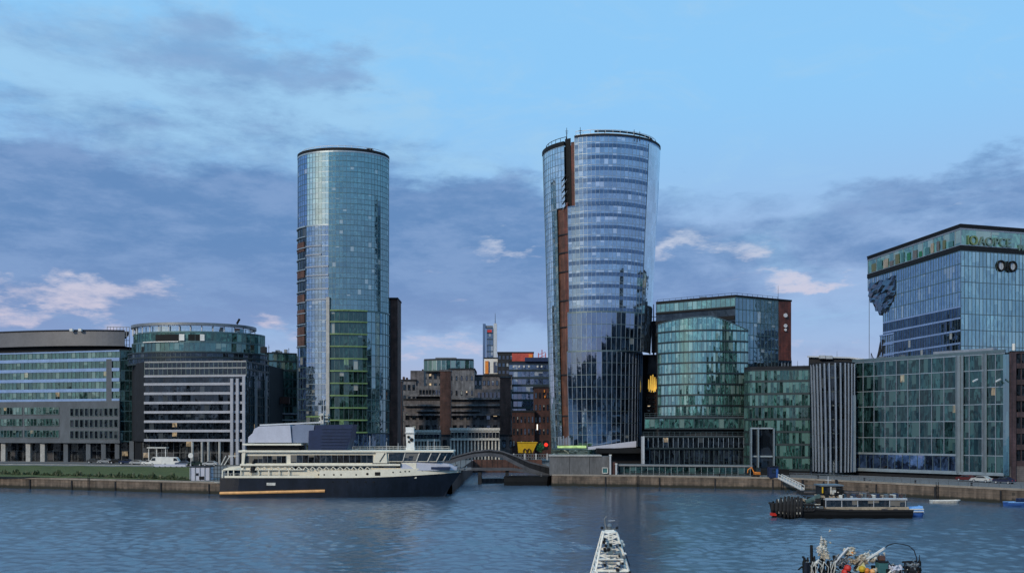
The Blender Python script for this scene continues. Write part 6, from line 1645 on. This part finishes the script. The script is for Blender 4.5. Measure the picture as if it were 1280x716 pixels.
# mooring lines
for a, b, lab in (((yx(276), 220.4, yz(597)), (X(266, 226), 225, 2.9), 'mooring line from the yacht stern to the quay'),):
    pts = [tuple(Vector(a).lerp(Vector(b), k/8)-Vector((0, 0, .8*math.sin(math.pi*k/8)))) for k in range(9)]
    tag(MB().tube(pts, .05, 5).build('mooring_rope', M['dirty_white']), lab, 'rope')
# ================================================================== tug with the long cabin, right
M['dark_teal'] = solid('dark_teal_canvas', (0.05, 0.09, 0.09), .8, 0, .4, 2)
M['warm_white'] = solid('warm_white_paint', (0.86, 0.82, 0.74), .5, 0, .2, 2.5)
TG_ = root('tug_boat', 'dark tug boat with tyre hung bow and long glazed cabin near the right quay', 'boat', (X(1054, 160), 163, 0))
td = 160.0; tx = lambda px: X(px, td); tz = lambda py: Z(py, td); ty0 = 163.2
rg = []
for ring in hull_rings(tx(1143)-tx(968), 6.2, tz(638), tz(630), 28, .22, z0=-.7, rake=.6, stern=.9):
    rg.append([(tx(1143)-p[0], ty0+p[1], p[2]) for p in ring])
MB().loft(rg).build('hull', M['black'], TG_)
m = MB()
for a, b in zip(rg[:-1], rg[1:]): m.quad(*[(p[0], p[1], p[2]-.12) for p in (a[0], b[0], b[-1], a[-1])])
m.build('deck', M['grey_metal'], TG_)
for sd__ in (0, -1):
    m = MB()
    for a, b in zip(rg[:-1], rg[1:]): m.bar(a[sd__], b[sd__], .22, .3)
    m.build('rubbing_strake', M['rubber'], TG_)
def tbox(x0, x1, y0, y1, hw, mt, name, dy=0, bevel=.05): return MB().box(tx(x0), tx(x1), ty0+dy-hw, ty0+dy+hw, tz(y0), tz(y1)).build(name, mt, TG_, bevel=bevel)
tbox(1034, 1138, 640, 633.5, 2.75, M['tan'], 'cabin_base')
tbox(1033.5, 1135, 634, 625, 2.65, M['dark_metal'], 'cabin')
FID[0] += 1
for s in (-1, 1):
    n = 5
    for k in range(n):
        a = 1034+100*k/n; b = a+100/n-1.2; off = FID[0]*101+k*7
        m = MB(); y = ty0+s*2.68
        for j in range(3):
            u, v = a+(b-a)*j/3, a+(b-a)*(j+1)/3
            pts = [(tx(u), y, tz(633.4)), (tx(v), y, tz(633.4)), (tx(v), y, tz(625.8)), (tx(u), y, tz(625.8))]
            m.quad(*(pts if s < 0 else pts[::-1]), ((off+j, 0), (off+j+1, 0), (off+j+1, 1), (off+j, 1)))
        m.build('side_window', G['boat'], TG_)
    for k in range(n+1): MB().box(tx(1033.5+100*k/n)-.06, tx(1033.5+100*k/n)+.06, ty0+s*2.66-.05, ty0+s*2.66+.06, tz(634), tz(625)).build('window_post', M['pale_metal'], TG_)
tbox(1033, 1135.5, 625.2, 622.6, 2.85, M['pale_metal'], 'cabin_roof')
for px, y, w_ in ((1046, 638.5, 3), (1062, 637.5, 5), (1088, 638, 4), (1103, 636.8, 7), (1118, 637, 5)): MB().box(tx(px), tx(px+w_), ty0-2.95, ty0-2.75, tz(y+1.5), tz(y-1.2)).build('side_patch', M['brown_stone'], TG_)
# wheelhouse over the forward end
tbox(1030, 1058, 622.6, 619.5, 1.9, M['tan'], 'wheelhouse_base')
tbox(1031, 1056, 619.8, 608, 1.75, M['dark_metal'], 'wheelhouse')
for k in range(4):
    a = 1032+6*k; m = MB(); m.quad((tx(a), ty0-1.78, tz(618.5)), (tx(a+4.4), ty0-1.78, tz(618.5)), (tx(a+4.4), ty0-1.78, tz(609.5)), (tx(a), ty0-1.78, tz(609.5)), ((900+k, 0), (901+k, 0), (901+k, 1), (900+k, 1))); m.build('wheelhouse_window', G['boat'], TG_)
for px in (1031, 1042, 1056): MB().box(tx(px)-.12, tx(px)+.12, ty0-1.86, ty0-1.74, tz(620), tz(607.5)).build('window_post', M['dirty_white'] if px == 1042 else M['dark_metal'], TG_)
tbox(1029, 1058, 608.2, 606.2, 2.0, M['grey_metal'], 'wheelhouse_roof')
MB().box(tx(1030.5), tx(1032), ty0-2.0, ty0-1.8, tz(616.5), tz(609)).build('yellow_board', M['yellow'], TG_)
MB().lathe((tx(1052), ty0-1.9, tz(617)), [(.0, -.3), (.3, -.25), (.3, .25), (0, .3)], 10).build('life_ring', M['white'], TG_)
m = MB(); m.bar((tx(1043), ty0, tz(606)), (tx(1043), ty0, tz(596)), .12); m.bar((tx(1039), ty0, tz(601)), (tx(1047), ty0, tz(601)), .08); m.build('mast', M['pale_metal'], TG_)
# crowd of gear on the cabin roof
rj = random.Random(17)
railing(TG_, [(tx(1060), ty0-2.6), (tx(1134), ty0-2.6)], tz(622.6), .75, M['grey_metal'], 1.3, 'roof_railing', 2, .05)
for k in range(17):
    px = 1060+4.4*k; h = .25+.5*rj.random(); c_ = ('grey_metal', 'brown_brick', 'dirty_white', 'navy_blue', 'red_brick', 'tan')[k % 6]
    MB().box(tx(px), tx(px+2+2*rj.random()), ty0-1.8+rj.random(), ty0-.6+rj.random(), tz(622.6), tz(622.6)+h).build('deck_crate', M[c_], TG_, bevel=.04)
# foredeck: winch, pale table, rope heaps, crane
tbox(1001, 1032, 637, 633, 2.2, M['grey_metal'], 'foredeck_house')
tbox(1005, 1029, 631.5, 630.2, 1.9, M['dirty_white'], 'foredeck_table')
tbox(1007, 1026, 634.8, 633.9, 2.3, M['dirty_white'], 'foredeck_step')
MB().tube([(tx(1012), ty0-1.2, tz(628)), (tx(1030), ty0-1.2, tz(622))], [.35, .6], 10).build('rolled_tarpaulin', M['dark_teal'], TG_)
m = MB()
for k in range(40):
    a = Vector((tx(1000+34*rj.random()), ty0-2+3.5*rj.random(), tz(630-9*rj.random()*(1 if k % 3 else .4)))); b = a+Vector((rj.uniform(-1, 1), rj.uniform(-.5, .5), rj.uniform(-.6, .5))); m.bar(a, b, .05+.07*rj.random())
m.build('rigging_lattice', M['dark_metal'], TG_)
for k in range(46):    # gear heaped on the foredeck and round the wheelhouse
    px = 998+60*rj.random(); y = 634-rj.random()*(11 if px < 1031 else 6)*(1 if px < 1031 else 0)-(0 if px < 1031 else 12+rj.random()*9)
    s = .12+.28*rj.random(); x = tx(px); yy = ty0-2.1+2.6*rj.random() if px < 1031 else ty0-2.3+.4*rj.random()
    MB().box(x-s, x+s*(.6+rj.random()), yy-.2, yy+.3, tz(y)-s, tz(y)+s*(.5+rj.random())).build('deck_gear', M[('black', 'dark_metal', 'dirty_white', 'grey_metal', 'black', 'tan', 'rubber')[k % 7]], TG_, bevel=.03)
# tyres slung round the bow
for k in range(9):
    th = R(-100+25*k+0); cxx = tx(979)+1.5*0; px = 969+ (k*4.2 if k < 8 else 33)
    cxp, cyp = tx(970+3.9*k), ty0-(.7+2.35*math.sin(min(1, (k+.6)/6)*math.pi/2)); 
    ztop = tz((628, 624.5, 622, 620.5, 619.8, 620.4, 621, 620, 622)[k]); m = MB()
    zbot = (641, 643, 644.5, 645.5, 646, 646.5, 646, 645.5, 645)[k]; m.tube([(cxp, cyp-.15, tz(zbot)), (cxp-.05, cyp-.32, tz(638)), (cxp, cyp-.3, tz(630)), (cxp+.1, cyp-.05, ztop)], [.16, .34, .36, .2], 10)
    m.build('bow_fender', M['rubber'], TG_)
    if k in (1, 2, 3, 4, 6, 7): MB().tube([(cxp+.3, cyp-.42, tz(642)), (cxp+.28, cyp-.5, tz(634)), (cxp+.2, cyp-.3, tz(624))], .07, 6).build('fender_rope', M['dirty_white'], TG_)
for k in range(4):
    cxp = tx(1003+4*k); m = MB(); r_ = .55; cy_ = ty0-3.15
    m.tube([(cxp+r_*math.cos(a), cy_, tz(634)+r_*math.sin(a)) for a in [2*math.pi*q/14 for q in range(15)]], .18, 8, caps=False); m.build('tyre', M['rubber'], TG_)
MB().box(tx(968.2), tx(975), ty0-1.2, ty0-.3, tz(645.5), tz(642)).build('red_flash', M['red'], TG_)
# blue and white tender astern
TD = root('tender', 'small blue and white covered tender lying close behind the tug', 'boat', (X(1153, 161), 163, 0))
rg2 = []
for ring in hull_rings(3.6, 2.4, .75, 1.0, 12, .45, z0=-.3, rake=.4): rg2.append([(tx(1139.5)+p[0], ty0+.3+p[1], p[2]) for p in ring])
MB().loft(rg2).build('hull', M['blue'], TD)
m = MB(); m.loft([[(tx(1141), ty0-.8, .75), (tx(1141), ty0-.6, 1.65), (tx(1141), ty0+1.2, 1.65), (tx(1141), ty0+1.4, .75)], [(tx(1163), ty0-.7, .8), (tx(1162), ty0-.5, 1.8), (tx(1162), ty0+1.1, 1.8), (tx(1163), ty0+1.3, .8)]], close=True); m.build('cover', M['lightblue'], TD, bevel=.1)
for z_ in (1.0, 1.4): MB().box(tx(1142), tx(1162.5), ty0-.85, ty0-.7, z_-.07, z_+.07).build('white_stripe', M['white'], TD)
# rowing boat by the wall and the blue launch at the edge
def small_boat(name, label, px0, px1, d, beam, h, m1, m2, cat='boat'):
    r = root(name, label, cat, ((X(px0, d)+X(px1, d))/2, d, 0)); L = X(px1, d)-X(px0, d); rs = []
    for ring in hull_rings(L, beam, h, h*1.2, 14, .4, z0=-.3, rake=.5): rs.append([(X(px0, d)+p[0], d+p[1], p[2]) for p in ring])
    MB().loft(rs).build('hull', m1, r)
    m = MB()
    for a, b in zip(rs[:-1], rs[1:]):
        for s in (0, -1): m.bar(a[s], b[s], .16, .14)
    m.build('gunwale', m2, r)
    for k in (.3, .55): MB().box(X(px0, d)+L*k-.15, X(px0, d)+L*k+.15, d-beam*.42, d+beam*.42, h*.8, h*.9).build('thwart', m2, r)
    return r
small_boat('rowing_boat', 'pale flat rowing boat drifting under the quay wall right of the tender', 1164, 1200, 196, 1.9, .5, M['dirty_white'], M['white'])
bl = small_boat('launch', 'blue launch cut by the right edge of the view below the quay', 1257, 1300, 188, 2.4, .75, M['blue'], M['lightblue'])
MB().box(X(1272, 188), X(1290, 188), 187.2, 188.8, .7, 1.5).build('cuddy', M['navy_blue'], bl, bevel=.1)
# ================================================================== near: white masted boat and the cluttered work boat
WM = root('mast_boat', 'white tapering lattice mast and wheelhouse top of a boat cut by the bottom edge', 'boat', (X(762, 80), 80, 0))
md = 80.0; mx = lambda px: X(px, md); mz = lambda py: Z(py, md)
rs = []
for ring in hull_rings(11, 4.2, 1.1, 1.7, 20, .4, z0=-.5, rake=1): rs.append([(mx(764)+p[1], 76.0+p[0]*.9, p[2]) for p in ring])
MB().loft(rs).build('hull', M['navy'], WM)
m = MB()
for a, b in zip(rs[:-1], rs[1:]): m.quad(*[(p[0], p[1], p[2]-.1) for p in (a[0], b[0], b[-1], a[-1])])
m.build('deck', M['tan'], WM)
MB().box(mx(742), mx(785), 78.6, 82.5, .9, mz(726)).build('wheelhouse', M['white'], WM, bevel=.08)
for k in range(4): MB().box(mx(744+10.4*k), mx(751.5+10.4*k), 78.55, 78.62, mz(742), mz(729)).build('window', G['boat'], WM)
MB().box(mx(740), mx(787), 78.2, 83, mz(726), mz(723)).build('wheelhouse_roof', M['white'], WM)
def lev_(y): t = (y-664)/(716-664); return mx(763-9-12.5*t), mx(763+7+15*t), .55+1.0*t
ys_ = [724, 716, 709, 700, 692, 684, 676, 669, 664]
m = MB()
for a, b in zip(ys_[:-1], ys_[1:]):
    for s in (-1, 1):
        la, lb = lev_(a), lev_(b)
        for i in (0, 1):
            m.bar((la[i], 80+s*la[2], mz(a)), (lb[i], 80+s*lb[2], mz(b)), .13)
        if s < 0 or a in (716, 692): m.bar((la[0], 80+s*la[2], mz(a)), (la[1], 80+s*la[2], mz(a)), .10)
        if s > 0: continue
        m.bar((la[0], 80+s*la[2], mz(a)), (lb[1], 80+s*lb[2], mz(b)), .09); m.bar((la[1], 80+s*la[2], mz(a)), (lb[0], 80+s*lb[2], mz(b)), .07)
    for i in (0, 1): m.bar((la[i], 80-la[2], mz(a)), (la[i], 80+la[2], mz(a)), .1); m.bar((la[i], 80-la[2], mz(a)), (lb[i], 80+lb[2], mz(b)), .06)
m.build('lattice_mast', M['warm_white'], WM)
# ladder, trunking, speakers, lamps on the mast
m = MB()
for px in (759.5, 765): m.bar((mx(px), 79.1, mz(716)), (mx(px+(.4 if px < 762 else -.4)), 79.4, mz(668)), .1)
for k in range(16): y = 714-3*k; m.bar((mx(759.5), 79.1+.018*k, mz(y)), (mx(765), 79.1+.018*k, mz(y)), .07)
m.build('ladder', M['warm_white'], WM)
m = MB(); m.loft([[(mx(761), 79.8, mz(724)), (mx(767), 79.8, mz(724)), (mx(767), 80.3, mz(724)), (mx(761), 80.3, mz(724))], [(mx(761), 79.8, mz(668)), (mx(765), 79.8, mz(668)), (mx(765), 80.2, mz(668)), (mx(761), 80.2, mz(668))]], close=True); m.build('mast_trunk', M['warm_white'], WM)
rj = random.Random(31)
for k in range(34):
    y = 672+42*rj.random(); l = lev_(y); x = l[0]+(l[1]-l[0])*rj.random(); s = .04+.07*rj.random()
    MB().box(x-s, x+s*1.3, 79.0-(y-664)*.012-.2, 79.2-(y-664)*.012, mz(y), mz(y)+s*2.2).build('fitting_box', M[('black', 'warm_white', 'dark_metal', 'black', 'grey_metal')[k % 5]], WM, bevel=.02)
for y, x0, x1 in ((709.5, 740, 783), (695, 746, 776), (703, 744, 750), (688, 777, 780)): MB().box(mx(x0), mx(x1), 78.3, 79.0, mz(y+1.2), mz(y)).build('platform', M['warm_white'], WM)
for px, y in ((778, 680), (776, 676), (775.5, 684)): MB().lathe((mx(px), 79.6, mz(y)), [(0, -.18), (.17, -.12), (.19, .06), (0, .2)], 10).build('floodlight', M['dirty_white'], WM)
m = MB(); m.loft([[(mx(754), 79.4, mz(665)), (mx(770), 79.4, mz(665)), (mx(770), 80.6, mz(665)), (mx(754), 80.6, mz(665))], [(mx(757), 79.6, mz(661.5)), (mx(767), 79.6, mz(661.5)), (mx(767), 80.4, mz(661.5)), (mx(757), 80.4, mz(661.5))]], close=True); m.build('mast_cap', M['warm_white'], WM)
MB().tube([(mx(758), 80, mz(662)), (mx(756.3), 80, mz(653)), (mx(755.8), 80, mz(648)), (mx(758.3), 80, mz(645))], [.1, .08, .07, .05], 8).build('hooked_aerial', M['grey_metal'], WM)
MB().lathe((mx(762), 80, mz(658)), [(.0, -.25), (.2, -.2), (.24, .05), (.12, .25), (0, .3)], 10).build('radar_dome', M['grey_metal'], WM)
MB().bar((mx(753), 80, mz(661.5)), (mx(772), 80, mz(660.5)), .12).build('spreader', M['grey_metal'], WM)
MB().bar((mx(760), 79.6, mz(650)), (mx(768), 79.6, mz(649.5)), .05).build('spreader', M['pale_metal'], WM)
for px in (752.5, 771): MB().lathe((mx(px), 80, mz(661)), [(0, 0), (.12, .02), (.12, .2), (0, .24)], 8).build('lamp', M['dark_metal'], WM)
m = MB(); m.bar((mx(780), 79.2, mz(712)), (mx(806), 78, mz(719)), .08); m.bar((mx(786), 79.2, mz(705)), (mx(772), 79.8, mz(668)), .05); m.build('stay_wire', M['dark_metal'], WM)

WK = root('work_boat', 'cluttered work boat with black bow posts, rope heaps and a thin hoop', 'boat', (X(1078, 86), 86, 0))
wd = 85.0; wx = lambda px: X(px, wd); wz = lambda py: Z(py, wd)
rs = []
for ring in hull_rings(wx(1153)-wx(1002), 4.0, 1.0, 1.4, 24, .2, z0=-.5, rake=.4): rs.append([(wx(1153)-p[0], 86.2+p[1], p[2]) for p in ring])
MB().loft(rs).build('hull', M['black'], WK)
m = MB()
for a, b in zip(rs[:-1], rs[1:]): m.quad(*[(p[0], p[1], p[2]-.1) for p in (a[0], b[0], b[-1], a[-1])])
m.build('deck', M['grey_metal'], WK)
MB().box(wx(1046), wx(1100), 85, 87.4, .8, wz(716)).build('deck_house', M['dirty_white'], WK, bevel=.06)
MB().box(wx(1100), wx(1148), 85.2, 87.2, .8, wz(722)).build('engine_casing', M['navy_blue'], WK, bevel=.06)
rj = random.Random(77)
for k in range(13):
    px = 1006+3.2*k+rj.uniform(-.8, .8); y = rj.uniform(694, 703); yy = 84.6+rj.random()*2.2
    if k == 4: y = 682
    MB().tube([(wx(px), yy, .9), (wx(px+rj.uniform(-.6, .6)), yy, wz(y+5)), (wx(px+rj.uniform(-1, 1)), yy, wz(y))], [.13, .14, .06 if k % 2 else .12], 8).build('bow_post', M['black'], WK)
MB().tube([(wx(1006), 84.4, .9), (wx(1006.5), 84.4, wz(701))], .24, 10).build('fender', M['navy'], WK)
m = MB()
for k in range(14):
    a = Vector((wx(1010+30*rj.random()), 84.5, wz(716))); m.tube([tuple(a), tuple(a+Vector((rj.uniform(-.2, .2), -.1, .6))), tuple(a+Vector((rj.uniform(-.4, .4), 0, 1.1)))], .035, 5)
m.build('pale_rope', M['dirty_white'], WK)
# cream heaps of folded canvas and rope
def heap(c, r, seed, mt, name, n=70):
    rr = random.Random(seed); m = MB()
    for k in range(n):
        v = Vector((rr.gauss(0, .5)*r[0], rr.gauss(0, .45)*r[1], abs(rr.gauss(0, .55))*r[2])); s = .05+.10*rr.random(); a = Vector(c)+v
        m.tube([tuple(a+Vector((rr.uniform(-2, 2)*s, rr.uniform(-1, 1)*s, rr.uniform(-2, 2)*s))), tuple(a), tuple(a+Vector((rr.uniform(-2, 2)*s, rr.uniform(-1, 1)*s, rr.uniform(-2, 2)*s)))], [s*.6, s, s*.5], 6)
    return m.build(name, mt, WK)
heap((wx(1031), 85.2, wz(697)), (.45, .4, 1.25), 3, M['beige'], 'canvas_bundle', 90)
heap((wx(1029), 85.0, wz(690)), (.35, .3, .9), 6, M['dirty_white'], 'canvas_bundle', 50)
heap((wx(1064), 85.2, wz(693)), (.42, .4, .45), 4, M['beige'], 'rope_heap', 60)
heap((wx(1077), 85.4, wz(704)), (.9, .6, .5), 5, M['tan'], 'net_heap', 130)
heap((wx(1090), 85.6, wz(700)), (.8, .5, .5), 8, M['dirty_white'], 'rope_heap', 90)
heap((wx(1050), 85.2, wz(706)), (.7, .5, .6), 9, M['grey_metal'], 'chain_heap', 90)
MB().box(wx(1062), wx(1066), 84.8, 85.3, wz(694), wz(689)).build('orange_can', M['orange'], WK, bevel=.04)
m = MB(); m.tube([(wx(1043), 84.9, wz(703)), (wx(1049), 84.9, wz(696)), (wx(1056), 84.9, wz(688)), (wx(1060), 84.9, wz(684))], .11, 8); m.build('crane_arm', M['pale_metal'], WK)
m = MB(); m.bar((wx(1076), 85, wz(699)), (wx(1086), 85, wz(697)), .14); m.bar((wx(1086), 85, wz(697)), (wx(1105), 85, wz(685)), .16); m.build('crane_arm', M['white'], WK)
MB().lathe((wx(1105), 85, wz(685)), [(0, -.12), (.13, -.05), (.13, .08), (0, .14)], 10).build('crane_head', M['pale_metal'], WK)
MB().tube([(wx(1105+2*1.0), 85.2, wz(684.5)), (wx(1112), 85.2, wz(680.8)), (wx(1120), 85.2, wz(679)), (wx(1130), 85.2, wz(680)), (wx(1138), 85.2, wz(682.5)), (wx(1144), 85.2, wz(688)), (wx(1147), 85.2, wz(697)), (wx(1148), 85.2, wz(716))], .05, 6).build('hoop', M['dark_metal'], WK)
m = MB(); m.tube([(wx(1109), 85, wz(700)), (wx(1113), 85, wz(706)), (wx(1120), 85, wz(709))], .05, 6); m.build('hanging_rope', M['navy'], WK)
for k, (px, y, c, r_, nm) in enumerate(((1058, 709, 'red', .33, 'red_buoy'), (1054.5, 714, 'red', .3, 'red_buoy'), (1076, 710, 'yellow', .3, 'yellow_tub'), (1082, 712, 'orange', .26, 'orange_tub'), (1089, 713, 'orange_cream', .25, 'orange_tub'))):
    MB().lathe((wx(px), 84.7, wz(y)), [(0, -r_), (r_*.8, -r_*.7), (r_, 0), (r_*.75, r_*.7), (0, r_)], 12).build(nm, M[c], WK)
m = MB(); m.loft([[(wx(1070), 84.8, wz(712)), (wx(1083), 84.8, wz(712)), (wx(1083), 85.4, wz(712)), (wx(1070), 85.4, wz(712))], [(wx(1077), 84.9, wz(702)), (wx(1079), 84.9, wz(702)), (wx(1079), 85.2, wz(702)), (wx(1077), 85.2, wz(702))]], close=True); m.build('pale_cowl', solid('pale_yellow_canvas', (.62, .6, .34), .8), WK)
MB().box(wx(1097), wx(1108.5), 84.7, 85.6, .8, wz(702)).build('tool_locker', M['teal_paint'], WK, bevel=.04)
MB().box(wx(1096.5), wx(1109), 84.6, 85.7, wz(702), wz(700.8)).build('locker_lid', M['dark_metal'], WK)
MB().box(wx(1099), wx(1107), 84.9, 85.5, wz(700.8), wz(694)).build('rust_drum', M['brown_brick'], WK, bevel=.12)
m = MB(); m.bar((wx(1128), 85, wz(702)), (wx(1146), 85, wz(701)), .16)
for px in (1131, 1138, 1146): m.bar((wx(px), 85, .9), (wx(px), 85, wz(702)), .1)
m.bar((wx(1112), 84.9, wz(713)), (wx(1138), 84.9, wz(712)), .12); m.build('stern_frame', M['dark_metal'], WK)
MB().tube([(wx(1136), 85.2, wz(712)), (wx(1144), 85.2, wz(712))], .5, 12).build('winch_drum', M['dark_metal'], WK)
MB().lathe((wx(1150.5), 85.2, wz(706)), [(.05, -1), (.16, -.9), (.16, .3), (.05, .45), (.03, .9)], 8).build('exhaust_pipe', M['black'], WK)
heap((wx(1142), 85, wz(708)), (.45, .4, .35), 13, M['grey_metal'], 'chain_heap', 60)
heap((wx(1118), 85, wz(712)), (.7, .4, .25), 14, M['canvas'], 'rope_heap', 60)
# more gear heaped over the work boat's deck
rj = random.Random(404)
for k in range(95):
    px = 1004+146*rj.random(); y = 716-rj.random()**1.3*(20 if px < 1046 else 15 if px < 1096 else 9)
    s_ = .05+.13*rj.random(); x = wx(px); yy = 84.6+1.6*rj.random()
    col_ = M[('black', 'dirty_white', 'grey_metal', 'beige', 'black', 'dark_metal', 'tan', 'warm_white', 'black', 'brown_brick')[k % 10]] if px > 1046 or k % 3 == 0 else M['black']
    m = MB()
    if k % 3 == 0: m.tube([(x-s_*2, yy, wz(y)-s_), (x, yy-.1, wz(y)+s_), (x+s_*2.2, yy+.1, wz(y)-s_*.4)], [s_*.5, s_*.7, s_*.4], 7)
    else: m.box(x-s_, x+s_*(.5+1.2*rj.random()), yy-.15, yy+.15, wz(y)-s_*1.5, wz(y)+s_)
    m.build('deck_gear', col_, WK, bevel=.02)
tag(MB().lathe((X(1051.5, 90), 90, Z(678, 90)), [(0, 0), (0, 0)], 3).build('gull', M['black']), 'small dark gull flying just above the cluttered work boat', 'bird') if False else None
